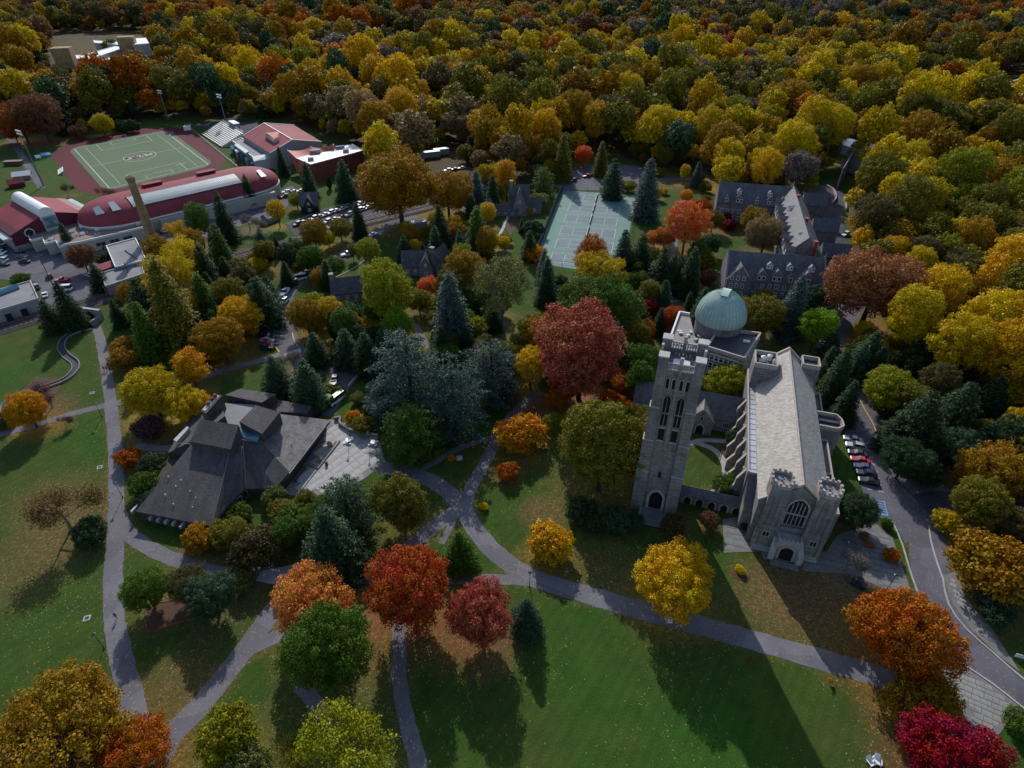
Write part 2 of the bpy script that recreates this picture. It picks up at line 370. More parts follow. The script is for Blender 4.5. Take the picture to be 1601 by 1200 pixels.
def arch_pts(w, h, n=7, pointed=True):     # outline of an arched opening, base centre at the origin
    r = w/2; hs = h - (w*0.75 if pointed else r); pts = [(-r, 0), (r, 0)]
    for i in range(n+1):
        t = i/n
        if pointed: a = t*math.acos(0.333); pts.append((-r*0.5 + 1.5*r*math.cos(a), hs + 1.5*r*math.sin(a)*((h-hs)/(1.5*r*math.sin(math.acos(0.333))))))
        else: a = math.pi*t; pts.append((r*math.cos(a), hs+(h-hs)*math.sin(a)))
    if pointed: pts += [(-x, z) for x, z in pts[2:-1]][::-1]
    return pts
def arch(parent, name, x, y, z, w, h, face=0.0, fw=0.35, proud=0.25, m='stone_pale', inner='dark', pointed=True, bars=0):
    o = arch_pts(w, h, pointed=pointed); k = (w+2*fw)/w; b = B(); n = len(o)
    O = [(px*k, pz*(h+fw)/h if pz > 0 else 0) for px, pz in o]
    vs = [(px, -proud, pz) for px, pz in O] + [(px, -proud, pz) for px, pz in o] + [(px, 0.05, pz) for px, pz in O] + [(px, 0.05, pz) for px, pz in o]
    fs = []
    for i in range(1, n):
        j = (i+1) % n; fs += [(i, j, n+j, n+i), (2*n+i, 2*n+j, j, i), (n+i, n+j, 3*n+j, 3*n+i)]
    b.add(vs, fs)
    for i in range(1, bars+1):
        xx = -w/2 + w*i/(bars+1); b.box(xx-0.07, xx+0.07, -proud*0.8, 0, 0, h*0.93 - abs(xx)/(w/2)*h*0.2)
    if bars: b.box(-w/2, w/2, -proud*0.7, 0, h*0.40, h*0.44)
    f = b.build(name, M[m], parent); f.location = (x, y, z); f.rotation_euler = (0, 0, face)
    g = B(); g.add([(px, -0.03, pz) for px, pz in o], [tuple(range(n))]); g.build('doorway_shade' if name == 'doorway' else 'pane', M[inner], f)  # in the dark material this flat face paints in the shade of a recess
    return f
def merlons(b, x0, x1, y0, y1, z, t=0.35, hb=0.7, hm=0.7, step=1.3, mi=0):
    """battlemented parapet round a rectangle"""
    b.box(x0, x1, y0, y0+t, z, z+hb, mi); b.box(x0, x1, y1-t, y1, z, z+hb, mi)
    b.box(x0, x0+t, y0+t, y1-t, z, z+hb, mi); b.box(x1-t, x1, y0+t, y1-t, z, z+hb, mi)
    for L, f in ((x1-x0, lambda a, c: ((x0+a, x0+c, y0, y0+t), (x0+a, x0+c, y1-t, y1))), (y1-y0, lambda a, c: ((x0, x0+t, y0+a, y0+c), (x1-t, x1, y0+a, y0+c)))):
        n = max(2, round(L/step)); 
        for i in range(n):
            a = L*(i+0.22)/n; c = L*(i+0.78)/n
            if i == 0: a = 0.02
            if i == n-1: c = L-0.02
            for q in f(a, c): b.box(*q, z+hb, z+hb+hm, mi)
# ---------------------------------------------------------------- tree survey (crown centre and width in the photograph, kind, colour, label)
COL = dict(gold=(.54,.31,.010), yellow=(.50,.35,.012), lemon=(.56,.45,.03), olive=(.155,.14,.02), ygreen=(.22,.23,.02), green=(.07,.13,.018),
  lime=(.16,.27,.02), dgreen=(.034,.068,.026), pine=(.042,.085,.04), blue=(.058,.10,.085), spruce=(.085,.13,.115), red=(.38,.085,.035),
  brick=(.32,.085,.06), crimson=(.25,.014,.03), orange=(.50,.16,.016), rust=(.34,.11,.022), brown=(.15,.075,.04), tan=(.23,.16,.075), tanrust=(.27,.125,.06), fuzz=(.14,.095,.035), dusk=(.40,.115,.075), grey=(.17,.14,.12),
  coral=(.64,.17,.07), dull=(.10,.085,.03), salmon=(.52,.22,.07), bronze=(.29,.165,.022), orgold=(.56,.25,.012), sage=(.16,.17,.05), purple=(.12,.055,.06))
# kind: (height / crown radius, crown centre height / crown radius)
KIND = dict(O=(2.05,1.08), F=(3.05,1.85), A=(3.0,1.9), B=(1.5,.72), C=(3.9,1.75), D=(2.6,1.35), Y=(5.2,2.5), N=(2.1,1.3), P=(3.0,1.7), V=(2.6,1.3), W=(4.2,2.6))
HAND = '''
85 1150 195 O bronze|huge rust gold oak filling the bottom left corner
210 1175 120 O rust|rusty pink oak at the bottom beside the diagonal path
60 1215 170 O brown|brown purple oak crown at the very bottom left edge
355 1152 100 B ygreen|round yellow green tree near the bottom edge left of the middle path
385 1192 80 B sage|cream olive bush below the round yellow green tree
535 1172 135 A ygreen|airy yellow green tree at the bottom centre left of the narrow path
465 1178 70 A olive|sparse olive tree top between two yellow green trees at the bottom
1492 1188 150 O crimson|crimson maple in the bottom right corner
1438 1087 112 B bronze|dark bronze dome shaped tree above the crimson maple
1420 990 155 O rust|large rust orange maple beside the flagstone terrace by the road
1598 1130 50 B green|green shrub cut by the right edge near the bottom
645 918 142 O red|big red maple in the middle of the lawn with an orange skirt
752 965 112 O brick|dark red maple with drooping red branches right of the big red maple
484 942 122 O salmon|salmon orange maple beside the diagonal path
512 1020 145 V green|large glossy green tree in front of the salmon maple
823 957 58 P pine|dark blue green cone evergreen at the path edge of the great lawn
718 853 62 P green|bright tipped green conifer below the path junction
857 848 74 B gold|round golden yellow tree alone on the lawn above the main path
1058 905 112 V gold|large golden tree beside the main path in the tower's shadow
795 737 38 B rust|small rusty orange round tree above the star path junction
816 677 76 B orgold|bright orange gold tree at the end of the tree lined path
868 662 42 O ygreen|small yellow green tree right of the bright orange gold tree
942 700 142 V olive|tall olive green tree leaning on the left side of the bell tower
1000 660 50 F olive|olive crown pressed against the bell tower wall
910 795 56 B dgreen|dark shrub at the foot of the tall olive tree
960 812 50 B pine|dark evergreen bush left of the bell tower steps
930 815 40 B dgreen|low dark bush between two evergreens left of the bell tower
990 815 34 B pine|dark bush touching the bell tower's left corner
627 782 90 V olive|olive gold tree behind the dark conifers by the terrace
540 785 88 D pine|dark green cedar overhanging the flagstone terrace
515 835 105 P pine|dark green conifer in front of the terrace cedar
640 668 88 D green|deep green spreading conifer right of the terrace
640 588 125 D blue|blue grey cedar at the back left of the cedar group
708 622 105 D blue|large pale blue cedar at the front of the cedar group
768 575 92 D blue|blue cedar at the right of the cedar group
600 620 60 D spruce|dark blue conifer at the left edge of the cedar group
705 485 66 C spruce|tall blue spruce north of the blue cedars
352 833 56 B olive|mounded olive green shrub in front of the shingled hall
405 852 88 B dull|wide olive brown mound of shrubs below the shingled hall
440 800 50 B olive|shrub by the terrace corner of the shingled hall
375 800 40 B green|green shrub against the shingled hall's lower roof
306 842 52 B bronze|gold brown shrub at the front corner of the shingled hall
428 775 40 B sage|tan green shrub beside the terrace wall
460 815 60 B green|low green shrubs before the dark conifer
242 722 48 B dgreen|round dark evergreen shrub by the shingled hall's left side
222 757 48 B green|round green shrub by the long path
232 783 40 B dgreen|dark shrub below the round green shrub
232 668 50 B purple|dark red brown bush beyond the shingled hall
200 713 42 B rust|rust orange bush at the edge of the long path
235 612 92 O yellow|bright yellow tree beside the path crossing
293 632 62 O yellow|yellow tree behind the shingled hall
295 571 46 W orgold|orange narrow tree above the yellow trees
190 560 44 B bronze|gold green egg shaped tree beside the long path
345 532 76 O bronze|brown gold tree above the side path
373 494 70 O gold|golden tree left of the parked cars
268 485 82 C olive|tall olive green conifer left of the golden tree
228 518 58 C green|green conifer below the rail embankment
262 425 80 A yellow|loose yellow olive tree below the smokestack
250 400 50 F bronze|bronze tree at the smokestack's foot
42 640 66 O orgold|orange gold tree by the left edge on the side path
97 655 26 N purple|small bare purple sapling beside the side path
78 775 120 N fuzz|wide half bare brown tree on the left lawn
135 832 62 B dgreen|dark green shrub on the left lawn by the long path
65 605 60 N purple|bare purple spreading cherry beside the curved ramp
5 655 34 B dgreen|dark bush cut by the left edge at the path's end
228 925 78 O green|dark green tree in the mulched island below the shingled hall
298 912 66 O dull|brownish tree behind the mulched island
332 932 80 O pine|dark bushy tree in the mulched island
376 902 48 B sage|small grey green bush right of the mulched island
478 495 60 O bronze|gold green tree on the bend of the campus road
492 540 42 P dgreen|dark conifer inside the road bend
520 512 18 Y dgreen|thin dark cypress by the slate roofed house
540 535 50 P pine|dark spruce at the left of the hedge by the road
572 545 52 P dgreen|dark spruce in the middle of the hedge by the road
602 535 48 P pine|spruce at the right of the hedge by the road
622 555 34 P spruce|blue green conifer near the road's end
645 545 22 C lime|small lime green cone arborvitae
634 552 16 C ygreen|tiny yellow green cone by the road's end
513 550 24 B orgold|little orange bush beside the kerb
430 585 55 P pine|dark conifer left of the loading yard
478 590 66 P pine|dense dark conifer behind the loading yard
455 555 50 N grey|leafless tree among the conifers by the loading yard
508 610 28 B olive|olive shrub beside the parked truck
605 455 84 F ygreen|big yellow green tree beside the slate roofed house
655 470 40 O olive|olive tree right of the big yellow green tree
670 447 36 O coral|small brilliant red tree behind the tall blue spruce
590 470 40 O brown|brown leaved tree in front of the slate roofed house
725 418 58 F bronze|bronze tree beside the stone cottages
746 365 44 C green|tall green conifer at the left of the cottage lawn
785 440 95 A sage|tall airy olive tree with a bare leaning trunk
845 520 62 F bronze|bronze gold tree left of the great red maple
830 570 52 F gold|gold tree just below the bronze gold tree
835 395 38 B orgold|orange gold tree at the lower left corner of the tennis courts
855 440 44 C pine|dark conifer below the tennis courts
910 550 142 V dusk|great red maple in the centre of the campus
938 472 118 O green|wide green tree south of the tennis courts
935 425 78 O yellow|yellow tree overlapping the tennis courts
924 397 52 F rust|rust brown conifer in front of the tennis courts
975 395 38 C pine|green conifer at the lower right corner of the tennis courts
1003 392 42 P dgreen|dark conifer right of the tennis courts
1036 415 46 P dgreen|dark conifer beside the path to the dormitory
1012 302 48 C spruce|tall blue grey spruce at the right side of the tennis courts
1015 482 34 O crimson|small crimson tree left of the dome
1053 500 44 O red|red tree just left of the domed observatory
1002 518 48 O rust|red brown tree above the dark shrubs near the bell tower
1002 565 66 O green|deep green tree behind the bell tower's left side
1032 505 24 C dgreen|small black green conifer between red trees
1038 465 34 C pine|green conifer left of the dome
1075 350 62 F coral|coral orange maple by the dormitory courtyard
1073 305 24 O orgold|small gold orange tree above the coral maple
1040 370 32 O salmon|pale orange tree left of the coral maple
1050 430 34 C pine|dark green conifer below the coral maple
1080 430 44 C dgreen|dark conifer by the crossing of paths
1100 405 42 B olive|olive shrub beside the dormitory's left gable
1107 432 30 B brown|brown red low shrubs by the dormitory gable
1126 452 14 B lime|lime green bush just behind the dome
1190 492 66 O olive|olive tree right of the dome
1196 470 40 O bronze|bronze tree behind the dome's right side
1140 595 64 O ygreen|yellow green tree between the observatory and the great hall
1108 588 26 B green|green bush at the observatory wall
1182 342 44 O bronze|bronze tree in the dormitory courtyard
1197 368 58 O tan|pale brown twiggy tree in the dormitory courtyard
1140 351 24 B crimson|crimson bush in the dormitory courtyard
1130 340 26 B crimson|low dark red bush along the dormitory wall
1176 432 24 Y dgreen|left dark cypress against the dormitory
1268 428 22 Y dgreen|right dark cypress against the dormitory
1240 485 54 C spruce|blue green conifer in front of the dormitory
1280 510 52 F lime|bright green tree at the bend of the right road
1310 590 54 C dgreen|big dark arborvitae right of the great hall
1292 575 36 C pine|dark arborvitae nearest the great hall's rear tower
1325 630 42 C dgreen|dark arborvitae at the head of the car row
1368 450 128 O tanrust|wide rust brown oak beside the dormitory
1415 440 90 O bronze|bronze oak right of the wide rust oak
1430 500 84 F yellow|spreading yellow tree above the right road
1500 540 90 F yellow|yellow tree second along the wooded slope
1470 455 84 F gold|golden tree behind the spreading yellow tree
1560 500 96 F yellow|wide yellow tree at the right of the woods
1590 420 90 F gold|golden tree at the right edge above the slope
1390 605 74 O ygreen|yellow green tree beside the right road
1362 545 60 P dgreen|dark conifer over the right road
1440 655 80 P dgreen|dark conifer on the slope by the road
1415 720 72 O dgreen|dark green holly at the road edge
1500 640 76 P dgreen|black green conifer on the wooded slope
1506 700 70 O pine|grey green tree below the black green conifer
1475 662 24 B coral|little orange tuft among the dark conifers
1550 620 60 P dgreen|dark pine near the right edge
1585 560 96 F gold|gold tree with bare trunks at the right edge
1560 735 100 O bronze|rust gold tree at the right edge
1530 785 92 O olive|olive green tree above the road junction
1485 817 52 B yellow|yellow shrub at the road junction
1562 888 125 B bronze|broad gold olive yew hedge dome right of the road
1555 950 62 B pine|dark green bush below the gold olive dome
1590 825 70 O dull|dark olive tree at the right edge behind the yew dome
1342 800 62 O dgreen|dark holly tree at the front right corner of the great hall
1055 822 46 B dull|dark olive bush right of the bell tower door
1108 812 32 O brown|small purple brown tree below the gallery
1130 757 42 O green|glossy green magnolia in the cloister garden
1150 685 34 O dgreen|dark ivy like tree at the great hall's wall
1095 590 20 B lime|lime bush behind the bell tower
1168 820 24 B dgreen|dark bush at the great hall's aisle corner
1395 867 26 B orange|bright orange bush beside the right road
1386 818 20 B green|small green bush at the end of the car row
1332 868 60 N grey|bare grey tree in front of the great hall's right tower
1352 842 44 N brown|twiggy brown shrub by the great hall's yard
1157 890 17 B lemon|tiny lemon yellow sapling in a mulch ring
1177 1032 13 N rust|tiny brown sapling beside the main path
1298 1065 15 N rust|thin brown sapling nearest the rust maple
757 790 16 B lemon|tiny yellow sapling right of the star junction
706 716 14 B orgold|tiny orange sapling in the triangle of paths
75 490 38 P dgreen|left dark cone tree beside the railway
106 482 42 C dgreen|right dark cone tree beside the railway
30 436 28 B green|round green bush above the flat roofed depot
128 402 44 O brown|dark brown tree before the low school wing
60 376 24 B rust|red brown bush at the gymnasium wing's end
104 372 24 C pine|tall dark spruce in front of the gymnasium wing
150 428 34 P dgreen|dark conifer beside the parking yard
345 392 42 C green|green cone conifer left of the rail bend
350 345 40 C dgreen|dark spruce in front of the barrel roofed field house
322 425 44 C dgreen|dark conifer below the field house
408 375 36 P pine|green conifer on the railway bank
405 462 64 P dgreen|dark evergreen beside the white parked trucks
388 300 26 C dgreen|spruce before the field house skylight
440 254 24 C dgreen|dark conifer by the red roofed sports hall
482 286 30 C pine|left conifer before the white flat roof
538 282 36 C pine|right conifer before the white flat roof
514 284 9 Y dgreen|slim cypress between two conifers by the white flat roof
432 328 30 F yellow|yellow tree in the lane beside the field house
560 345 30 C dgreen|dark conifer at the end of the railway car park
576 388 36 F ygreen|yellow green tree beside the campus road
485 402 46 O green|green tree above the campus road
520 417 36 O green|small green tree beside the white pickup
505 265 20 B olive|olive tree behind the conifers by the white flat roof
463 312 28 O ygreen|light green tree beside the dark cottage
278 362 34 A gold|gold tree right of the smokestack
300 380 36 F bronze|bronze tree by the heating plant
622 285 118 O bronze|great gold brown tree above the railway
700 300 76 O bronze|olive brown tree right of the great gold tree
688 358 34 C dgreen|dark cone tree in the lawn by the cottages
600 258 26 W orange|narrow orange tree rising above the great gold tree
632 385 28 P dgreen|dark bush by the twin gabled house
792 272 34 W orgold|narrow orange gold tree behind the cottage
852 255 24 O lemon|bright yellow tree left of the tall green spire
880 250 38 C olive|tall olive spire beside the tennis courts
912 243 30 O coral|coral tree beyond the tennis court corner
960 275 42 P pine|dark round evergreen at the head of the tennis courts
984 290 24 B ygreen|yellow green bush right of the dark round evergreen
940 250 28 C olive|thin olive tree behind the court car park
842 312 34 B sage|pale bush at the left fence of the tennis courts
822 325 24 B gold|golden bush in front of the stone cottage
835 355 34 B pine|dark hedge beside the cottage lawn
828 380 32 P dgreen|dark evergreen at the tennis court fence
850 280 38 D green|layered green cedar beside the cottage
1090 275 20 C spruce|slim blue spruce left of the dormitory
1115 345 36 O olive|olive brown tree at the dormitory's left corner
755 330 28 O brown|brown tree behind the tall green conifer
30 190 60 O rust|rusty brown tree left of the running track
62 182 70 O brown|large brown tree beyond the track's bend
158 192 34 O yellow|yellow tree at the back of the running track
20 205 30 O red|red brown tree at the left edge by the track
215 345 26 B rust|low rust shrub by the lane of the field house
560 622 24 B sage|pale flowering bush above the terrace wall
553 650 28 B orgold|orange flower bed behind the curved terrace wall
568 664 34 B olive|olive bush behind the curved terrace wall
577 640 22 B dgreen|clipped dark hedge beside the spreading conifer
532 612 22 B green|low bush by the pale angled wall
308 346 46 F green|green tree in front of the field house's middle
288 402 62 A yellow|yellow olive tree between the smokestack and the dark conifers
267 322 20 C spruce|small spruce before the field house skylight's left part
162 404 26 B dgreen|green bush beside the dark brown tree
222 470 60 P dgreen|dark wide conifer below the store building
262 470 50 F dull|dull green tree beside the tall olive green conifer
320 470 46 C green|green cone conifer above the golden tree
420 455 40 P dgreen|black green conifer by the truck line
447 428 24 C dgreen|small conifer at the road bend
456 382 22 P green|small green tree above the railway bend
474 388 26 B dgreen|dark bush on the railway bank
501 350 20 P dgreen|small dark conifer in the railway car park verge
386 338 34 N grey|bare tree in front of the field house entrance
400 345 28 N grey|second bare tree near the field house entrance
100 290 26 N brown|bare dark shrub behind the gymnasium
160 298 34 N brown|bare dark shrubs at the track's near bend
186 194 26 B green|green bush behind the running track
205 196 26 B dgreen|dark bush behind the running track's centre
120 205 30 B brown|brown bush at the track's far bend
352 418 34 P dgreen|dark conifer among the railway trees
380 430 40 F dull|dull green tree above the golden tree
1024 372 28 O salmon|small pale orange tree beside the courts' lower conifers
1018 398 30 O olive|olive tree between the court conifers
1092 394 40 O green|round green tree under the coral maple
1070 412 30 P dgreen|dark conifer at the crossing before the dormitory
850 420 30 C spruce|thin spruce at the courts' lower left
876 440 30 B dgreen|dark bush below the courts
760 545 40 O olive|olive shrub between the cedar group and bronze tree
790 560 44 F olive|loose olive tree behind the cedars
770 490 36 P dgreen|black green shrub under the airy olive tree
690 530 44 P dgreen|dark conifer at the spruce's foot
735 545 26 N grey|bare tree near the blue cedars
1000 590 50 F green|green tree by the cloister wing's end
975 600 40 O rust|rusty tree under the great red maple
880 605 44 O rust|rust lower branches tree beside the great red maple
860 600 34 O olive|olive tree left of the great red maple's foot
745 300 30 C spruce|blue spruce near the cottages' railway side
770 300 30 C dgreen|dark conifer behind the small gabled cottage
1160 480 40 O olive|olive tree directly right of the dome
1215 500 34 O bronze|bronze bush beside the blue green conifer
1300 540 40 P dgreen|dark conifer beside the right road's bend
1345 560 50 P pine|deep green conifer across the right road
1370 575 36 C dgreen|dark cone over the right road kerb
1400 670 50 P dgreen|dark conifer above the road's outer kerb
1385 640 34 B dull|dull bush along the road's outer kerb
1450 740 50 O dgreen|dark green tree behind the road kerb
1425 620 50 F olive|olive tree behind the yellow green roadside tree
1470 600 60 F dull|dull green tree on the wooded slope
1540 690 60 P dgreen|black conifer above the rust gold tree
1590 680 60 F dgreen|dark tree at the right edge of the slope
500 480 26 O lime|light green bush inside the road bend
'''
TREES = []
def solve(u, v, w, kind, f=1.0):
    hk, ck = KIND[kind]; zc = 6.0
    for _ in range(8):
        x, y = G(u, v, zc); r = w / 2 / P(x, y, zc)[2]; zc = ck * r * f
    return x, y, r
for ln in HAND.strip().split('\n'):
    a, lab = ln.split('|'); u, v, wd, kd, cn = a.split()
    x, y, r = solve(float(u), float(v), float(wd), kd)
    TREES.append(dict(x=x, y=y, r=r, k=kd, c=cn, label=lab, group=None))

# woods: dart-thrown trees inside regions given by their ground outline in the photograph
WOODS = [
 [(-500,190),(60,190),(95,215),(150,205),(205,188),(280,183),(345,188),(400,186),(450,190),(510,215),(570,232),(590,262),(600,285),(665,262),(700,300),(760,300),(800,290),(845,285),(880,270),(880,250),(960,240),(1000,262),(1100,262),(1122,285),(1128,314),(1262,314),(1272,283),(1300,262),(1312,240),(1380,240),(1500,240),(2200,240),(2200,-60),(-500,-60)],
 [(1318,262),(1390,262),(1900,262),(1900,560),(1640,560),(1420,520),(1360,480),(1345,430),(1330,400),(1325,340),(1345,300)],
 [(1400,560),(1640,560),(1900,560),(1900,790),(1640,790),(1560,770),(1500,740),(1440,700),(1400,640),(1385,590)],
 [(1640,790),(1900,790),(1900,1000),(1640,960)],
 [(-300,215),(-60,215),(-40,330),(-300,330)],
]
WOODS_W = [[G(max(u, -9999), v) if v > -60 else G(u, -60) for u, v in pg] for pg in WOODS]
GAPS = [(78,242,50,106),(78,150,100,124),(540,602,18,42),(572,668,60,92),(1305,1332,262,298),(1312,1385,222,258),(868,1030,66,84),(1515,1660,120,180),(655,745,232,300),(1395,1440,500,560)]   # clearings in the woods
def gap(x, y):
    u, v, _ = P(x, y, 0)
    return any(a <= u <= b_ and c <= v <= d for a, b_, c, d in GAPS)
def regcol(u, v, rnd):                     # which colours stand where; darker mixes far off also stand in for shade
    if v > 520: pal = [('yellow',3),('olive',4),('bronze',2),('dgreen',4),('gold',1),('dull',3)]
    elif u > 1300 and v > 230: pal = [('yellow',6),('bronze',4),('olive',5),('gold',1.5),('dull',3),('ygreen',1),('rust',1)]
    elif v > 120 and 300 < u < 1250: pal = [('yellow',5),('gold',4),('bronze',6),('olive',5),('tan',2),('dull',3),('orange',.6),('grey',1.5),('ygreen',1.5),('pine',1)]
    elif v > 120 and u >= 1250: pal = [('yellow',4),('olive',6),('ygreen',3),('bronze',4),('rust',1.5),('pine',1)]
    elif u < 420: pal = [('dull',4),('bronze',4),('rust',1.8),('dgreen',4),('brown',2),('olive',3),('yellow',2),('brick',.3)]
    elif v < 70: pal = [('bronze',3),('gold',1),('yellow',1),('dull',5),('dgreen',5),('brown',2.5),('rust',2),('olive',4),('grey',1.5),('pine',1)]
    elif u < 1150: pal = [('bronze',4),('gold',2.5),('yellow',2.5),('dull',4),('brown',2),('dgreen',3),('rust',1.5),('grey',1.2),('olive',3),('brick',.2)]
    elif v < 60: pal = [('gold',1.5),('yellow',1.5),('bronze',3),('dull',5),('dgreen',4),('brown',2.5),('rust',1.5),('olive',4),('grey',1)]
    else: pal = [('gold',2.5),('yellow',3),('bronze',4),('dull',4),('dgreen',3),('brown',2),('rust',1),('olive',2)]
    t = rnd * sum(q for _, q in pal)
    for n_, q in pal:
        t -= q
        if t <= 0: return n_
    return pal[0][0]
SEED = RNG.uniform((-1300, 100), (1300, 1500), (420, 2)); SEEDR = RNG.uniform(0, 1, 420)
cand = []; cell = {}
for t in TREES: cell.setdefault((int(t['x']//20), int(t['y']//20)), []).append((t['x'], t['y'], t['r']))
bb = [(min(p[0] for p in g), max(p[0] for p in g), min(p[1] for p in g), min(1500, max(p[1] for p in g))) for g in WOODS_W]
for gi, g in enumerate(WOODS_W):
    x0, x1, y0, y1 = bb[gi]; x0 = max(x0, -1300); x1 = min(x1, 1300)
    n = int((x1-x0)*(y1-y0)/ (38 if gi else 70))
    X = RNG.uniform(x0, x1, n); Y = y0 + (y1-y0)*RNG.uniform(0, 1, n)**(1.0 if gi else 0.9)
    for x, y in zip(X, Y):
        if abs(x) > 0.86*y + 75: continue
        if not inpoly(x, y, g) or gap(x, y): continue
        u, v, s_ = P(x, y, 0)
        r = float(np.clip(RNG.normal(6.8 if y < 520 else 6.6, 2.0), 3.2, 11))
        if 60 < u < 262 and 96 < v < 158: r *= .55
        ok = True; ci, cj = int(x//20), int(y//20)
        for i in (-1, 0, 1):
            for j in (-1, 0, 1):
                for (a, b_, rr) in cell.get((ci+i, cj+j), ()):
                    if (a-x)**2 + (b_-y)**2 < ((0.60 if y > 380 else .66)*(r+rr))**2: ok = False; break
                if not ok: break
            if not ok: break
        if not ok: continue
        cell.setdefault((ci, cj), []).append((x, y, r))
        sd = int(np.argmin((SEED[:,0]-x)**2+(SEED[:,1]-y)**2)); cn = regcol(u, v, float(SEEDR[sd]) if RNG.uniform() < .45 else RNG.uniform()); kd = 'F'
        if cn in ('pine', 'dgreen'): kd = 'C' if RNG.uniform() < .6 else 'F'
        if kd == 'C': r *= 0.62
        elif cn in ('grey',) : kd = 'A'
        elif RNG.uniform() < .3: kd = 'O'
        cand.append((r*s_, x, y, r, kd, cn, u, v))
cand.sort(key=lambda q: -q[0])
WORD = dict(gold='golden', yellow='yellow', olive='olive green', bronze='bronze gold', dgreen='dark green', dull='dull brown green', rust='rusty', brown='brown',
            tan='pale tan', orange='orange', grey='grey thinning', ygreen='yellow green', pine='deep green', brick='brick red')
def zone(u, v):
    if v > 560: return 'on the wooded slope right of the road'
    if u > 1300 and v > 262: return 'in the dense woods right of the dormitory'
    if u > 1120: return 'in the woods behind the dormitory'
    if u > 860: return 'in the woods behind the tennis courts'
    if u > 560: return 'in the woods behind the cottages'
    if u > 300: return 'in the woods behind the red roofed sports halls'
    return 'in the woods behind the running track'
N_IND = 70; seen_ = 0; FARW = []
for q in cand:
    _, x, y, r, kd, cn, u, v = q
    if seen_ < N_IND and -25 < u < 1626 and v < 1200:
        seen_ += 1; zz = zone(u, v)
        TREES.append(dict(x=x, y=y, r=r, k=kd, c=cn, label='%s %s %s' % (WORD[cn], {'C': 'conifer', 'O': 'broad crowned tree', 'F': 'tall tree', 'A': 'bare limbed tree'}[kd], zz),
                          group='%s trees %s' % (WORD[cn], zz)))
    else: FARW.append((x, y, r, kd, cn, u, v))

for gi, g in enumerate(WOODS_W):            # smaller trees and saplings filling the gaps
    x0, x1, y0, y1 = bb[gi]; x0 = max(x0, -600); x1 = min(x1, 600); y1 = min(y1, 620)
    for x, y in zip(*(RNG.uniform(a_, b_, int((x1-x0)*(y1-y0)/30)) for a_, b_ in ((x0, x1), (y0, y1)))):
        if abs(x) > .86*y+60 or not inpoly(x, y, g) or gap(x, y): continue
        r = float(RNG.uniform(2.4, 4.2)); ci, cj = int(x//20), int(y//20)
        if any((a_-x)**2+(b_-y)**2 < (.62*(r+rr))**2 for i in (-1, 0, 1) for j in (-1, 0, 1) for (a_, b_, rr) in cell.get((ci+i, cj+j), ())): continue
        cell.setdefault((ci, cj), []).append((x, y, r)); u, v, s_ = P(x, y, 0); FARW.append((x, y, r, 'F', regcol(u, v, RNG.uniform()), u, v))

# ---------------------------------------------------------------- roads and paths (sheets above the ground)
ribbon('path', [(147,498),(154,520),(160,545),(168,590),(174,640),(180,700),(182,760),(181,830),(177,900),(178,960),(188,1020),(205,1090),(228,1180),(250,1270)], 2.7, 3.9, 0.024)
ribbon('path', [(-20,684),(60,663),(110,647),(150,637),(200,626)], 2.3, 2.6, 0.028)
ribbon('path', [(183,800),(200,832),(236,858),(290,880),(340,895),(395,897),(430,893)], 3.2, 3.2, 0.028)
ribbon('path', [(470,884),(525,890),(575,900),(620,872),(672,828),(722,790)], 3.4, 3.6, 0.028)
ribbon('path', [(235,1215),(265,1155),(320,1095),(375,1025),(428,952),(462,898),(476,880)], 4.2, 3.8, 0.032)
ribbon('path', [(396,1012),(440,992),(480,982),(525,960)], 2.8, 2.6, 0.028)
ribbon('path', [(588,728),(640,738),(676,752),(704,772),(724,795),(748,835),(786,873),(830,902),(900,924),(1000,953),(1100,979),(1200,1007),(1300,1035),(1400,1065),(1470,1090)], 4.0, 4.3, 0.036)
ribbon('path', [(724,795),(742,752),(768,705),(786,668),(815,635),(845,612)], 3.2, 2.4, 0.032)
ribbon('path', [(836,908),(790,906),(740,905),(690,905),(640,903)], 2.4, 2.4, 0.028)
ribbon('path', [(714,802),(700,830),(690,850)], 1.6, 1.6, 0.028)
ribbon('path', [(622,960),(625,1000),(624,1050),(632,1110),(650,1180),(668,1270)], 2.6, 2.7, 0.028)
ribbon('path', [(470,1070),(500,1108),(540,1150)], 2.6, 2.6, 0.028)
ribbon('path', [(640,742),(680,722),(720,700),(770,683),(790,672)], 2.0, 1.6, 0.028)
ribbon('path', [(212,696),(240,700),(270,701)], 2.2, 2.2, 0.024)
ribbon('path', [(305,592),(350,578),(400,565),(445,552)], 3.0, 2.6, 0.024)
ribbon('path', [(1022,470),(1035,440),(1050,410),(1056,370),(1064,330),(1072,300)], 2.4, 2.6, 0.024)
ribbon('path', [(1130,470),(1100,462),(1060,468),(1020,478)], 2.4, 2.4, 0.028)
ribbon('path', [(1106,334),(1160,340),(1205,350)], 1.8, 1.8, 0.024)
ribbon('path', [(795,337),(786,357),(776,377)], 1.3, 1.3, 0.024, 'concrete')
ribbon('path', [(620,500),(650,510),(668,545)], 2.2, 2.2, 0.024)
ribbon('path', [(1090,692),(1118,704),(1134,730),(1126,762),(1096,776),(1074,770)], 1.6, 1.8, 0.024, 'concrete')
ribbon('path', [(1148,688),(1150,720),(1155,765)], 1.7, 1.9, 0.028, 'concrete')
ribbon('path', [(1078,693),(1100,688),(1140,690)], 1.6, 1.6, 0.032, 'concrete')
ribbon('path', [(-20,180),(20,222),(45,262),(66,294)], 3.5, 3.5, 0.024, 'asphalt')
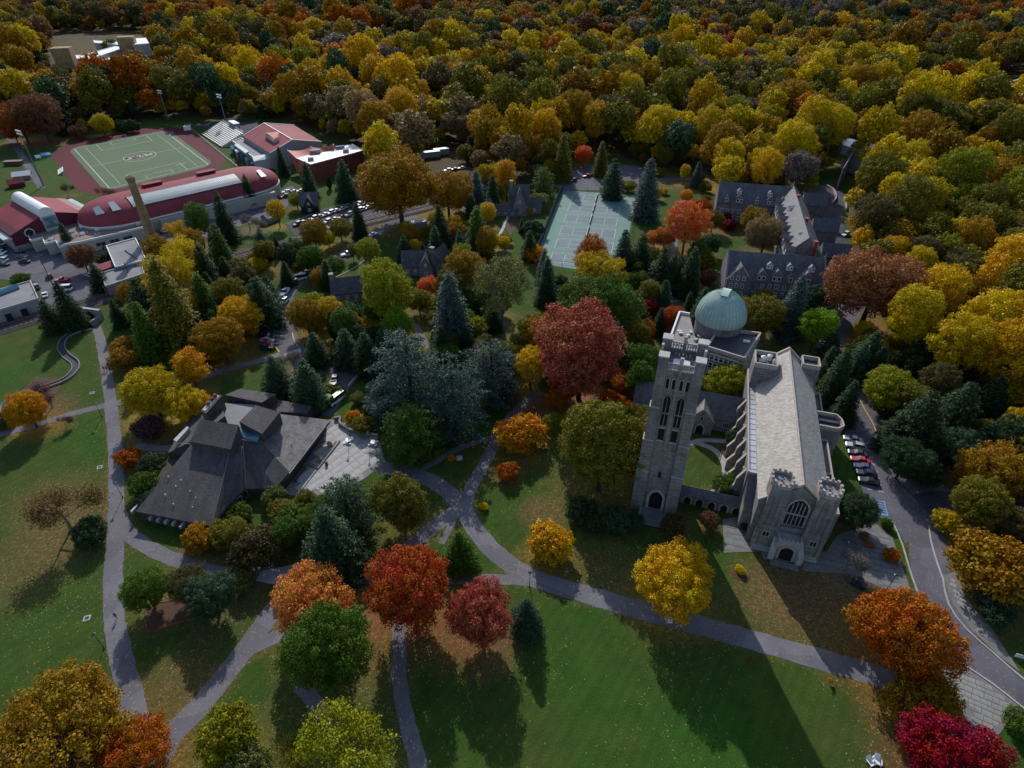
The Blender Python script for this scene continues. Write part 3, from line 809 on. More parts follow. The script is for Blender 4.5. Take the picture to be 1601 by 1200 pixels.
# campus road
ribbon('road', [(668,590),(600,577),(545,574),(500,572),(462,552),(444,520),(438,482),(456,446),(496,423),(532,402),(566,378),(606,352),(650,336)], 8.0, 6.0, 0.036, 'asphalt')
ribbon('road', [(545,580),(530,602),(512,632),(500,648)], 7.5, 6.5, 0.032, 'asphalt')
# right road
ribbon('road', [(1345,450),(1325,490),(1304,520),(1294,552),(1305,580),(1345,618),(1378,672),(1410,722),(1445,775),(1450,850),(1462,930),(1490,985),(1535,1035),(1600,1085),(1700,1150)], 7.5, 7.2, 0.036, 'asphalt')
poly('parking_area', [(1318,655),(1345,640),(1385,690),(1425,740),(1500,772),(1500,800),(1440,835),(1415,850),(1395,812),(1365,808),(1350,770),(1325,700)], 0.030, 'asphalt')
ribbon('road', [(1440,790),(1500,785),(1600,800),(1700,830)], 7.0, 7.0, 0.026, 'asphalt_dark')
poly('parking_area', [(1262,300),(1300,285),(1322,300),(1318,340),(1328,400),(1345,450),(1318,470),(1300,400),(1285,350)], 0.024, 'asphalt_dark')
poly('parking_area', [(905,262),(960,255),(1010,262),(1010,285),(985,297),(880,297),(862,288)], 0.024, 'asphalt')
ribbon('road', [(985,285),(1040,280),(1085,277),(1110,262)], 4.5, 3.5, 0.028, 'asphalt')
poly('parking_area', [(-120,350),(30,372),(60,388),(225,388),(245,395),(160,468),(95,482),(64,470),(60,440),(-120,430)], 0.024, 'asphalt')
poly('parking_area', [(90,388),(150,388),(270,350),(400,315),(455,290),(472,300),(440,332),(300,378),(200,412),(100,420)], 0.028, 'asphalt')
poly('parking_area', [(445,350),(545,318),(600,312),(640,320),(600,335),(575,345),(520,352),(462,368)], 0.024, 'asphalt_dark')
poly('parking_area', [(640,300),(680,275),(740,278),(760,300),(700,318)], 0.024, 'asphalt_dark')
poly('parking_area', [(400,232),(350,205),(300,196),(360,186),(430,196),(380,210)], 0.020, 'asphalt_dark')
poly('parking_area', [(575,78),(640,66),(665,80),(610,92)], 0.02, 'concrete')
ribbon('road', [(545,18),(575,28),(600,33),(640,36)], 8, 8, 0.02, 'concrete')
# yellow lines, bays, crossing
def paint(name, px, w, m, z): o = ribbon(name, px, w, None, z, m, False, 3.0); return o
paint('centre_line', [(1320,494),(1301,520),(1291,552)], 0.28, 'line_yellow', 0.044)
paint('centre_line', [(1343,622),(1352,640),(1366,664),(1375,692)], 0.28, 'line_yellow', 0.044)
b = B()
for k in range(7):
    x, y = G(447+k*3.6, 556-k*1.3); b.fr(x, y, R(20)).box(-0.32, 0.32, -1.3, 1.3, 0.08, 0.09)
for k in range(6):
    x, y = G(470+k*3.6, 573-k*2.3); b.fr(x, y, R(30)).box(-0.32, 0.32, -1.3, 1.3, 0.08, 0.09)
struct('crossing_stripes', b, M['line'])
b = B()
for k in range(6):
    x, y = G(431.5-k*0.6, 506+k*6.2); b.fr(x, y, R(-5)).box(-2.4, 2.4, -0.07, 0.07, 0.08, 0.09)
for k in range(8):
    x, y = G(1336+k*3.2, 690+k*10.7); b.fr(x, y, R(-17)).box(-0.3, 3.2, -0.08, 0.08, 0.08, 0.09)
for k in range(11):
    x, y = G(474+k*8.0, 361-k*3.0); b.fr(x, y, R(60)).box(-2.6, 2.6, -0.08, 0.08, 0.08, 0.09)
struct('bay_lines', b, M['line'])
b = B(); x, y = G(1372, 792); b.fr(x, y, R(-17))
for k in range(6): b.box(-1.6, 1.6, -2.2+k*0.8, -1.95+k*0.8, 0.08, 0.09)
b.box(-1.8, -1.6, -2.4, 2.4, 0.08, 0.09); b.box(1.6, 1.8, -2.4, 2.4, 0.08, 0.09); b.box(-1.6, 1.6, -2.45, -2.2, 0.08, 0.09)
struct('blue_bay_marking', b, M['line_blue'])
# kerbs
def kerb(name, px, m='concrete', w=0.3, h=0.18):
    b = B(); strip(b, smooth_line([G(*q) for q in px], 2.5), w, 0.0, h); return struct(name, b, M[m])
kerb('kerb', [(505,568),(540,570),(580,569),(600,565)], 'line_yellow', 0.35)
kerb('kerb', [(457,520),(460,532),(468,545)], 'line_yellow', 0.3)
kerb('kerb', [(431,542),(437,551)], 'line_yellow', 0.35)
kerb('kerb', [(1348,600),(1372,640),(1395,680),(1420,712),(1447,738),(1475,760)])
kerb('kerb', [(1452,822),(1455,845),(1465,880),(1474,905)])
kerb('kerb', [(1474,905),(1483,945),(1512,985),(1552,1020),(1600,1062),(1640,1085)])
kerb('kerb', [(1395,815),(1410,850),(1425,900),(1440,940)])
kerb('kerb', [(1500,1035),(1550,1068),(1601,1108)])
kerb('kerb', [(555,343),(600,330)]); kerb('kerb', [(447,350),(520,324),(600,308)])
kerb('kerb', [(524,434),(555,418),(580,398)]) ; kerb('kerb', [(436,500),(437,478),(444,455)])
# curved ramp with low walls
ramp = smooth_line([G(*q) for q in [(146,513),(125,517),(104,527),(96,542),(104,556),(117,566),(118,578),(104,592),(80,602),(40,614),(15,626),(8,640),(20,652)]], 1.5)
b = B(); L, Rr = offset(ramp, 1.0), offset(ramp, -1.0); n = len(ramp)
b.add([(x, y, .03) for x, y in L] + [(x, y, .03) for x, y in Rr], [(n+i, n+i+1, i+1, i) for i in range(n-1)]); struct('ramp', b, M['asphalt_dark'])
rw = thing('retaining_wall', 'low curving stone walls either side of the dark winding ramp on the left lawn', 'wall')
b = B(); strip(b, [np.array(q) for q in L], 0.3, 0, 0.55); b.build('wall_side', M['flat_grey'], rw)
b = B(); strip(b, [np.array(q) for q in Rr], 0.25, 0, 0.35); b.build('wall_side', M['flat_grey'], rw)

# flagstone areas: joints as the bed, each slab a piece
def flags(name, px, z, size=1.5, rz=0.3, m='flag', far_m='flag_joint', gap_=0.06, limit=300, label=None):
    pts = [G(*q) for q in px]; bed = poly(name, px, z, far_m); z = 0.010 + 0.0012*ZC[0]
    c_, s_ = math.cos(rz), math.sin(rz); loc = [(x*c_+y*s_, -x*s_+y*c_) for x, y in pts]
    x0, x1 = min(p[0] for p in loc), max(p[0] for p in loc); y0, y1 = min(p[1] for p in loc), max(p[1] for p in loc)
    row = 0; yy = y0; n = 0; me = {}
    while yy < y1:
        h = size*(0.8 + 0.3*((row*7) % 3)/2); xx = x0 - (row % 3)*size*0.4
        while xx < x1:
            wd = size*random.choice((0.8, 1.1, 1.4))
            cx, cy = xx+wd/2, yy+h/2
            cor = [(xx, yy), (xx+wd, yy), (xx+wd, yy+h), (xx, yy+h)]
            if all(inpoly(q[0]*c_-q[1]*s_, q[0]*s_+q[1]*c_, pts) for q in cor):
                k = (round(wd/size, 1), round(h, 2), n % 3)
                if k not in me:
                    bb_ = B(); bb_.box(-wd/2+gap_, wd/2-gap_, -h/2+gap_, h/2-gap_, 0, 0.03 + 0.006*(n % 3)); me[k] = bb_.mesh('paving_stone', M[m])
                inst(me[k], 'paving_stone', bed, (cx*c_-cy*s_, cx*s_+cy*c_, z), rz); n += 1
            xx += wd
        yy += h; row += 1
    return bed
M['flag2'] = mat('flagstone_grey', (0.21, 0.215, 0.22), rough=0.85, var=0.5, scale=0.5, fine=2.5, col2=(0.14, 0.145, 0.15))
flags('flagstone_terrace', [(1474,900),(1494,893),(1510,935),(1545,975),(1596,1052),(1560,1024),(1520,985),(1490,945)], 0.02, 1.15, R(-55))
flags('flagstone_terrace', [(1470,1045),(1500,1037),(1550,1070),(1601,1110),(1640,1140),(1601,1128),(1575,1130),(1548,1168),(1530,1190),(1505,1110)], 0.02, 1.15, R(-30))
flags('flagstone_forecourt', [(1130,812),(1160,806),(1176,856),(1230,872),(1292,862),(1310,836),(1365,815),(1395,840),(1428,935),(1385,922),(1330,897),(1257,893),(1255,882),(1193,874),(1190,862),(1131,864)], 0.016, 1.7, R(-17), 'flag2')
flags('terrace_paving', [(441,771),(517,655),(540,662),(590,682),(603,722),(570,748),(500,783)], 0.02, 2.3, R(52), 'concrete', 'flag', 0.03)
poly('paving', [(408,893),(470,880),(462,905),(436,915),(400,908)], 0.034, 'concrete')
for k in range(7):                          # tower steps are part of the tower, built below
    pass

# ---------------------------------------------------------------- sports ground
def fieldxy(s_, t_):                        # s along the length 0..1, t across 0..1
    a, b_, c_, d_ = (np.array(G(*q)) for q in ((108,232),(262,203),(166,298),(334,257)))
    p = (a*(1-t_)+b_*t_)*(1-s_) + (c_*(1-t_)+d_*t_)*s_
    return (float(p[0]), float(p[1]))
def rr(m0, m1, n=8, rad=0.22):              # rounded outline in field space
    out = []
    for cx, cy, a0 in ((1-m0-rad*0.7+0, 1-m1-rad, 0), (m0+rad*0.7, 1-m1-rad, 90), (m0+rad*0.7, m1+rad, 180), (1-m0-rad*0.7, m1+rad, 270)):
        for k in range(n+1):
            a = R(a0+90*k/n); out.append(fieldxy(cx+rad*0.7*math.cos(a), cy+rad*math.sin(a)))
    return out
poly('running_track', rr(-0.17, -0.19, 10, 0.5), 0.024, 'track', True)
poly('sports_field', rr(-0.01, -0.012, 6, 0.14), 0.032, 'turf', True)
b = B()
def fl(s0, t0, s1, t1, w_=0.22):
    p, q = np.array(fieldxy(s0, t0)), np.array(fieldxy(s1, t1)); strip(b, [p, q], w_, 0.034, 0.045)
for t0 in (0.04, 0.96): fl(0.03, t0, 0.97, t0, 0.5)
for t0 in (0.14, 0.86): fl(0.06, t0, 0.94, t0, 0.2)
fl(0.5, 0.04, 0.5, 0.96, 0.3)
for s0, sg in ((0.03, 1), (0.97, -1)):
    fl(s0, 0.04, s0, 0.96, 0.3); fl(s0, 0.25, s0+sg*0.17, 0.25, .3); fl(s0, 0.75, s0+sg*0.17, 0.75, .3); fl(s0+sg*0.17, 0.25, s0+sg*0.17, 0.75, .3)
    fl(s0, 0.38, s0+sg*0.07, 0.38); fl(s0, 0.62, s0+sg*0.07, 0.62); fl(s0+sg*.07, 0.38, s0+sg*0.07, 0.62)
cc = [np.array(fieldxy(0.5+0.10*math.cos(R(a)), 0.5+0.155*math.sin(R(a)))) for a in range(0, 361, 15)]; strip(b, cc, 0.35, 0.034, 0.045)
struct('field_lines', b, M['line_faded'])
# the team letters in the centre circle (red strokes with a pale outline)
fl_o = np.array(fieldxy(.5, .5)); fx = np.array(fieldxy(.5, .6))-fl_o; fx /= np.linalg.norm(fx); ang = math.atan2(fx[1], fx[0])
M['logo_red'] = mat('logo_red', (0.30, 0.03, 0.06), var=0.1); 
b1 = B(fl_o[0], fl_o[1], ang); b2 = B(fl_o[0], fl_o[1], ang)
def letter(bb_, segs, ox, s_, w_, z0, z1):
    for (xa, ya, xb, yb) in segs:
        p, q = np.array((ox+xa*s_, ya*s_)), np.array((ox+xb*s_, yb*s_))
        d = (q-p)/np.linalg.norm(q-p)*w_/2; strip(bb_, [p-d, q+d], w_, z0, z1)
GL = {'S': [(1,1,0,1),(0,1,0,.5),(0,.5,1,.5),(1,.5,1,0),(1,0,0,0)], 'W': [(0,1,.2,0),(.2,0,.5,.7),(.5,.7,.8,0),(.8,0,1,1)],
      'A': [(0,0,.5,1),(.5,1,1,0),(.25,.4,.75,.4)], 'T': [(0,1,1,1),(.5,1,.5,0)]}
for i, ch in enumerate('SWAT'):
    letter(b2, GL[ch], -7.0+i*3.7, 2.9, 1.5, 0.036, 0.046); letter(b1, GL[ch], -7.0+i*3.7, 2.9, 0.9, 0.040, 0.054)
for bb_ in (b1, b2): 
    for vi, v_ in enumerate(bb_.v): dx, dy = v_[0]-fl_o[0], v_[1]-fl_o[1]; bb_.v[vi] = (v_[0]+math.sin(ang)*1.4, v_[1]-math.cos(ang)*1.4, v_[2])
struct('field_letters_outline', b2, M['line']); struct('field_letters', b1, M['logo_red'])

# tennis courts
ta, tb, tc, td = (np.array(q) for q in (G(880,297), G(994,305), G(834,410), G(972,432)))
poly('tennis_court_surface', [G(880,297),G(994,305),G(972,432),G(834,410)], 0.018, 'court_green', True)
ctr = (ta+tb+tc+td)/4; ax = (tb-ta)/np.linalg.norm(tb-ta); tang = math.atan2(ax[1], ax[0]); ay = np.array((-ax[1], ax[0]))
Lw = np.linalg.norm(tb-ta); Ll = float(np.dot(ta-tc, ay)); pitch_ = Ll/6.05
bc, bl_ = B(ctr[0], ctr[1], tang), B(ctr[0], ctr[1], tang)
skew = float(np.dot(ta-tc, ax))/Ll
courts = []
for k in range(6):
    yc = (k-2.5)*pitch_; xc = yc*skew; courts.append((xc, yc))
    bc.box(xc-11.9, xc+11.9, yc-5.5, yc+5.5, 0.024, 0.030)
    for yy in (-5.49, -4.12, 4.12, 5.49): bl_.box(xc-11.9, xc+11.9, yc+yy-.1, yc+yy+.1, 0.030, 0.040)
    for xx in (-11.9, 11.9): bl_.box(xc+xx-.12, xc+xx+.12, yc-5.39, yc+5.39, 0.030, 0.040)
    for xx in (-6.4, 6.4): bl_.box(xc+xx-.1, xc+xx+.1, yc-4.02, yc+4.02, 0.030, 0.040)
    bl_.box(xc-6.3, xc+6.3, yc-.1, yc+.1, 0.030, 0.040)
struct('tennis_court_paint', bc, M['court_blue']); struct('tennis_court_lines', bl_, M['line_faded'])

# ---------------------------------------------------------------- railway
rl = smooth_line([G(*q) for q in [(-160,560),(-40,526),(20,508),(80,490),(130,477),(190,458),(280,426),(365,402),(430,385),(480,373),(545,354),(610,338),(660,326),(720,308),(790,280)]], 4)
b = B(); L, Rr = offset(rl, 5.2), offset(rl, -5.2); n = len(rl)
b.add([(x, y, .03) for x, y in L] + [(x, y, .03) for x, y in Rr] + [(x, y, .35) for x, y in offset(rl, 4.2)] + [(x, y, .35) for x, y in offset(rl, -4.2)],
      [q for i in range(n-1) for q in ((3*n+i, 3*n+i+1, 2*n+i+1, 2*n+i), (2*n+i, 2*n+i+1, i+1, i), (n+i, n+i+1, 3*n+i+1, 3*n+i))])
struct('railway_bed', b, M['ballast'])
for off_ in (-2.2, 2.2):
    tr = thing('railway_track', ('near' if off_ < 0 else 'far') + ' railway track of the pair crossing below the sports halls', 'railway track')
    b = B()
    for sd in (-0.72, 0.72): strip(b, [np.array(q) for q in offset(rl, off_+sd)], 0.13, 0.45, 0.62)
    b.build('rail', M['rail'], tr)
    b = B(); acc = 0
    for i in range(len(rl)-1):
        p, q = rl[i], rl[i+1]; d = q-p; Ld = np.linalg.norm(d); a_ = math.atan2(d[1], d[0])
        nn_ = np.array((-d[1], d[0]))/Ld*off_
        for k in range(int(Ld/1.3)):
            c_ = p + d*(k+.5)/max(1, int(Ld/1.3)) + nn_
            b.fr(c_[0], c_[1], a_).box(-.16, .16, -1.3, 1.3, 0.33, 0.45)
    o = b.build('sleeper', M['wood'], tr); o['kind'] = 'stuff'
# ---------------------------------------------------------------- great hall (chapel like), local frame at its front left corner
CH = R(-17.3)
hall = thing('great_hall', 'grey stone gothic hall with a pale slate roof and two battlemented front towers', 'hall', (51.0, 84.6), CH)
b = B(); b.gwall(-1.2, 12.5, 1.2, 53, 12, 17.9, 'y', 0)
b.prism([(-3.3, 9.4), (-1.2, 9.4), (-1.2, 50), (-3.3, 50)], 0, 11.3)                     # left aisle
b.prism([(12.5, 5), (15.1, 5), (15.1, 29), (12.5, 29)], 0, 8.6); b.prism([(12.5, 37.5), (15.1, 37.5), (15.1, 48), (12.5, 48)], 0, 8.6)
b.box(-3.0, -0.02, 4.2, 9.4, 0, 6.2)
b.build('wall', M['stone'], hall)
b = B(); xm, ze, zr = 5.65, 12.0, 18.2
for sg, xe in ((-1, -1.4), (1, 12.7)):
    a = [(xe, 1.75, ze-.1), (xe, 52.4, ze-.1), (xm, 52.4, zr), (xm, 1.75, zr)]
    b.add(a+[(p[0], p[1], p[2]-.35) for p in a], [(0,1,2,3) if sg > 0 else (3,2,1,0), (0,4,5,1), (1,5,6,2), (3,7,4,0)])
b.build('roof', M['slate_hall'], hall)
b = B(); b.box(xm-.16, xm+.16, 1.75, 52.4, zr-.05, zr+.22)
for yy in (1.15, 52.4):
    for sg, xe in ((-1, -1.5), (1, 12.8)):
        a = [(xe, yy, ze-.1), (xm, yy, zr+.15), (xm, yy+.6, zr+.15), (xe, yy+.6, ze-.1)]
        b.add(a+[(p[0], p[1], p[2]+.45) for p in a], [(4,5,6,7),(0,1,5,4),(2,3,7,6),(0,4,7,3),(1,2,6,5)])
b.build('coping', M['coping'], hall)
b = B(); b.box(-3.0, -1.25, 9.8, 43.5, 11.32, 11.42)
for k in range(16): b.box(-2.9, -1.5, 11+k*2.0, 11.18+k*2.0, 11.42, 11.52)
b.box(-3.05, 0, 9.45, 10.0, 11.3, 11.9)
b.build('gutter_roof', M['metal'], hall)
b = B(); b.add([(-3.0, 4.3, 6.25), (-.05, 4.3, 6.25), (-.05, 9.4, 11.3), (-3.0, 9.4, 11.3)], [(0,1,2,3)])
b.add([(-3.0, 4.3, 6.2), (-3.0, 9.4, 6.2), (-3.0, 9.4, 11.3)], [(0,1,2)][::-1]); b.box(12.52, 14.8, 5.4, 28.6, 8.62, 8.7); b.box(12.52, 14.8, 37.9, 47.6, 8.62, 8.7)
b.build('aisle_roof', M['slate'], hall)
b = B()                                     # aisle parapets
for q in ((-3.35,-3.05,9.4,50),(14.82,15.14,5,29),(14.82,15.14,37.5,48)): b.box(*q, 11.3 if q[0] < 0 else 8.6, 12.1 if q[0] < 0 else 9.3)
for yy in (5, 17, 28.7, 37.5, 47.7): b.box(12.5, 14.82, yy, yy+.3, 8.6, 9.25)
b.build('parapet', M['coping'], hall)
for k in range(6):                          # sloping buttresses on the garden side
    yy = 11.5+k*5.2; b = B()
    b.add([(-3.32, yy, 0), (-6.2, yy, 0), (-6.2, yy, 3.0), (-4.9, yy, 5.4), (-4.7, yy, 7.4), (-3.32, yy, 10.3)] + [(p[0], yy+.65, p[2]) for p in [(-3.32,0,0),(-6.2,0,0),(-6.2,0,3.0),(-4.9,0,5.4),(-4.7,0,7.4),(-3.32,0,10.3)]],
          [(0,1,2,3,4,5),(11,10,9,8,7,6),(1,7,8,2),(2,8,9,3),(3,9,10,4),(4,10,11,5)])
    o = b.build('buttress', M['stone'], hall)
    b = B(); b.add([(-6.35, yy-.1, 2.95), (-4.9, yy-.1, 5.5), (-4.9, yy+.75, 5.5), (-6.35, yy+.75, 2.95), (-4.8, yy-.1, 7.35), (-3.32, yy-.1, 10.5), (-3.32, yy+.75, 10.5), (-4.8, yy+.75, 7.35)], [(0,1,2,3),(4,5,6,7),(1,4,7,2)]); b.build('weathering', M['coping'], o)
for k in range(6):
    arch(hall, 'window', -3.33, 14.5+k*5.2, 3.2, 2.2, 5.0, R(-90), .3, .2, 'stone_pale', 'glass', bars=2)
    arch(hall, 'window', 15.13, 7.5+k*3.6, 2.4, 1.6, 3.8, R(90), .25, .2, 'stone_pale', 'glass', bars=1)
for side, x0 in (('l', 0.0), ('r', 8.75)):  # front towers
    b = B(); b.box(x0-.15, x0+3.85, -.1, 4.4, 0, 7.2); b.box(x0, x0+3.7, 0.05, 4.2, 7.2, 17.6)
    b.box(x0-.45, x0+.35, -.4, .6, 0, 6.0); b.box(x0+3.35, x0+4.1, -.4, .6, 0, 6.0); b.box(x0-.2, x0+.5, -.2, .5, 6, 12); b.box(x0+3.2, x0+3.9, -.2, .5, 6, 12)
    b.box(x0+1.25, x0+1.5, -.12, .1, 7.2, 16); b.box(x0+2.2, x0+2.45, -.12, .1, 7.2, 16)
    tw = b.build('tower', M['stone'], hall)
    b = B(); e = .9                         # chamfered battlements
    out = [(x0+e-.1,-.05),(x0+3.8-e,-.05),(x0+3.8,e),(x0+3.8,4.3-e),(x0+3.8-e,4.3),(x0+e-.1,4.3),(x0-.1,4.3-e),(x0-.1,e)]
    for i in range(8):
        p, q = np.array(out[i]), np.array(out[(i+1) % 8]); strip(b, [p, q], .4, 17.5, 18.35)
        d = (q-p); Ln = np.linalg.norm(d); m_ = 2 if Ln > 1.6 else 1
        for k in range(m_): c0 = p+d*(k+.28)/m_; c1 = p+d*(k+.72)/m_; strip(b, [c0, c1], .44, 18.35, 19.0)
    b.build('battlement', M['coping'], tw)
    b = B(); b.box(x0+.2, x0+3.5, .3, 3.9, 17.6, 17.72); b.cyl(x0+1.8, 2.0, 17.72, 18.3, .25, .2, 8); b.build('tower_roof', M['flat_grey'], tw)
    window(hall, x0+(1.8 if side == 'l' else 2.2), -.12, 3.6, 1.5, 1.7, 0, 2, 1, 'stone_pale')
    b = B(); b.box(x0-.3, x0+3.9, -1.0, -.42, 0, .5); b.box(x0-.2, x0+3.8, -.42, -.12, 0, .85); b.build('plinth', M['stone_pale'], hall)
arch(hall, 'window', 6.25, 1.15, 7.3, 3.7, 7.4, 0, .35, .3, 'stone_pale', 'glass', bars=4)
b = B(); b.box(3.9, 8.75, 0.7, 1.2, 0, 6.9); b.build('front_wall', M['stone'], hall)
porch = B(); porch.prism([(4.0, -2.0), (8.6, -2.0), (8.6, .7), (4.0, .7)], 0, 5.2)
porch.mass([(3.0, -2.7, 2.2), (4.1, -2.9, 2.4), (4.4, -2.0, 4.2), (4.0, .2, 4.8), (3.5, .2, 4.8)], 0); porch.mass([(8.2, -2.0, 4.2), (8.5, -2.9, 2.4), (9.6, -2.7, 2.2), (9.1, .2, 4.8), (8.6, .2, 4.8)], 0)
po = porch.build('porch', M['stone_pale'], hall)
b = B(); b.box(4.0, 8.6, -2.15, -1.85, 5.2, 5.8)
for k in range(6): b.box(4.05+k*.8, 4.5+k*.8, -2.15, -1.85, 5.8, 6.2)
b.box(4.0, 4.3, -1.85, .6, 5.2, 5.8); b.box(8.3, 8.6, -1.85, .6, 5.2, 5.8); b.build('battlement', M['stone_pale'], po)
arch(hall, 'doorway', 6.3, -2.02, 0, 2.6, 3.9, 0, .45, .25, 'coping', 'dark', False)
b = B(); b.box(3.6, 9.0, -4.2, -2.9, 0, .18); b.box(3.9, 8.7, -3.9, -2.9, .18, .36); b.build('step', M['flag2'], hall)
b = B(); b.prism([(-3.0, 43), (2.6, 43), (2.6, 49.5), (-3.0, 49.5)], 0, 17.2)             # rear towers and bay
b.build('rear_tower', M['stone'], hall); b = B(); b.prism([(9.2, 49.4), (13.6, 49.4), (13.6, 54), (9.2, 54)], 0, 15.2); b.build('rear_tower', M['stone'], hall); b = B()
BAY = [(12.5, 31.2), (16.8, 31.0), (18.4, 32.6), (18.2, 35.0), (17.2, 36.6), (12.5, 36.6)]
b.prism(BAY, 0, 10.6); b.build('bay', M['stone'], hall)
b = B()
def rim(b, pts, z0, z1, w_=.35):
    for i in range(len(pts)): strip(b, [np.array(pts[i], float), np.array(pts[(i+1) % len(pts)], float)], w_, z0, z1)
rim(b, [(-2.8, 43.2), (2.4, 43.2), (2.4, 49.3), (-2.8, 49.3)], 17.2, 18.5); b.build('parapet', M['coping'], hall); b = B(); rim(b, [(9.4, 49.6), (13.4, 49.6), (13.4, 53.8), (9.4, 53.8)], 15.2, 16.4); b.build('parapet', M['coping'], hall); b = B(); rim(b, BAY, 10.6, 11.7); b.build('parapet', M['coping'], hall)
b = B(); b.box(-2.6, 2.2, 43.4, 49.1, 17.2, 17.3); b.build('flat_roof', M['membrane'], hall); b = B(); b.box(9.6, 13.2, 49.8, 53.6, 15.2, 15.3); b.build('flat_roof', M['membrane'], hall); b = B(); b.prism([(12.7, 31.5), (16.7, 31.3), (18.0, 32.7), (17.9, 34.9), (17.0, 36.3), (12.7, 36.3)], 10.6, 10.7); b.box(12.6, 17.8, 33.6, 33.9, 10.7, 11.2)
b.build('flat_roof', M['membrane'], hall)
for x_, y_, r_ in ((-.8, 46.2, .75), (.7, 47.2, .7), (1.6, 45.4, .35)):
    b = B(); b.cyl(x_, y_, 17.3, 18.6, r_*.75, r_*.75, 10); b.cyl(x_, y_, 18.6, 19.0, r_, r_*.3, 10); b.build('roof_vent', M['white'], hall)

# ---------------------------------------------------------------- bell tower
TR = R(-18.0)
tw = thing('bell_tower', 'tall square grey stone bell tower with corner piers and pierced parapets', 'tower', (33.0, 98.2), TR)
b = B(); b.box(-3.95, 3.95, -3.95, 3.95, 0, 37.0)
for sx in (-1, 1): 
    for sy in (-1, 1):
        for (z0, z1, o_, w_) in ((0, 12, 4.95, 2.5), (12, 20.5, 4.75, 2.3), (20.5, 29, 4.5, 2.05), (29, 40.8, 4.3, 1.85)):
            x0, x1 = sorted((sx*o_, sx*(o_-w_))); y0, y1 = sorted((sy*o_, sy*(o_-w_))); b.box(x0, x1, y0, y1, z0, z1)
for a in range(4):
    b.fr(0, 0, a*math.pi/2); b.box(-.35, .35, -4.3, -3.9, 19, 39.6); b.box(-2.4, -2.15, -4.2, -3.9, 19, 37); b.box(2.15, 2.4, -4.2, -3.9, 19, 37); b.box(-2.5, 2.5, -4.05, -3.7, 37, 38.1)
b.fr(); b.build('shaft', M['stone'], tw)
for sx in (-1, 1):
    for sy in (-1, 1):
        for (z_, o_, w_, t_) in ((12, 5.0, 2.6, .22), (20.5, 4.77, 2.35, .22), (29, 4.53, 2.1, .22), (40.8, 4.38, 2.0, .3)):
            x0, x1 = sorted((sx*o_, sx*(o_-w_))); y0, y1 = sorted((sy*o_, sy*(o_-w_))); b = B(); b.box(x0, x1, y0, y1, z_, z_+t_); b.build('pier_cap', M['stone_pale'], tw)
for a in range(4):
    b = B(); b.fr(0, 0, a*math.pi/2)
    for x0, x1 in ((-2.4, -.4), (.4, 2.4)):
        b.box(x0, x1, -4.1, -3.85, 38.1, 38.4); b.box(x0, x1, -4.1, -3.85, 39.5, 39.8)
        for k in range(4):
            xx = x0+(x1-x0)*(k+.5)/4; b.box(xx-.09, xx+.09, -4.07, -3.88, 38.4, 39.5)
        for k in range(3):
            xx = x0+(x1-x0)*(k+.5)/3; b.add([(xx-.3, -4.0, 38.9), (xx, -4.0, 38.6), (xx+.3, -4.0, 38.9), (xx, -4.0, 39.4)], [(0,1,2,3),(3,2,1,0)])
    b.box(-.35, .35, -4.25, -3.8, 39.6, 41.2); b.build('pierced_parapet', M['stone_pale'], tw)
b = B(); b.box(-3.7, 3.7, -3.7, 3.7, 37.0, 37.12); b.build('tower_roof', M['flat_grey'], tw)
b = B(); b.box(-1.6, 1.6, -1.6, .6, 37.12, 37.9); b.build('bell_hatch', M['metal'], tw)
for k in range(5): b = B(); b.cyl(-1.4+k*.7, 1.9, 37.12, 38.4-.1*(k % 2), .12, .12, 6); b.build('chime_pipe', M['metal'], tw)
for a in range(4):
    fa = a*math.pi/2; c_, s_ = math.cos(fa), math.sin(fa)
    def at(x, y): return (x*c_-y*s_, x*s_+y*c_)
    for x_ in (-1.3, 1.3):
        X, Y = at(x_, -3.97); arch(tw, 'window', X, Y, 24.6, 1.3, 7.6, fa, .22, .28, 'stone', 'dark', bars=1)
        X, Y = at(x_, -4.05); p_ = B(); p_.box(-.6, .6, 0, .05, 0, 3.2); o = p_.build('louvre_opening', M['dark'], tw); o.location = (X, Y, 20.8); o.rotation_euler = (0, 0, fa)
        p_ = B(); p_.box(-.75, .75, -.25, 0, -.3, 0); p_.build('sill', M['stone_pale'], o); p_ = B(); p_.box(-.7, .7, -.25, 0, 3.2, 3.45); p_.build('lintel', M['stone_pale'], o)
        for dx in (-.58, .58):
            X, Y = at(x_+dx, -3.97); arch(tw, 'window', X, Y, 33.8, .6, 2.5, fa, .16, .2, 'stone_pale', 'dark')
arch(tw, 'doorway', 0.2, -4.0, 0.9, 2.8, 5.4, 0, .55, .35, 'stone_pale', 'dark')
b = B(); b.box(-.3, .3, -4.02, -3.9, 10.3, 11.8); b.build('slit_window', M['dark'], tw)
b = B(); b.box(-2.3, 2.4, -6.6, -4.0, 0, .9); b.build('landing', M['flag2'], tw)
for k in range(6): b = B(); b.box(-2.3, 2.4, -6.6-.42*(k+1), -6.6-.42*k, 0, .9-.15*(k+1)); b.build('step', M['flag2'], tw)
b = B(); b.box(-2.95, -2.35, -8.8, -5.0, 0, 1.5); b.build('stair_wall', M['stone'], tw); b = B(); b.box(2.45, 3.0, -7.6, -5.0, 0, 1.4); b.build('stair_wall', M['stone'], tw)

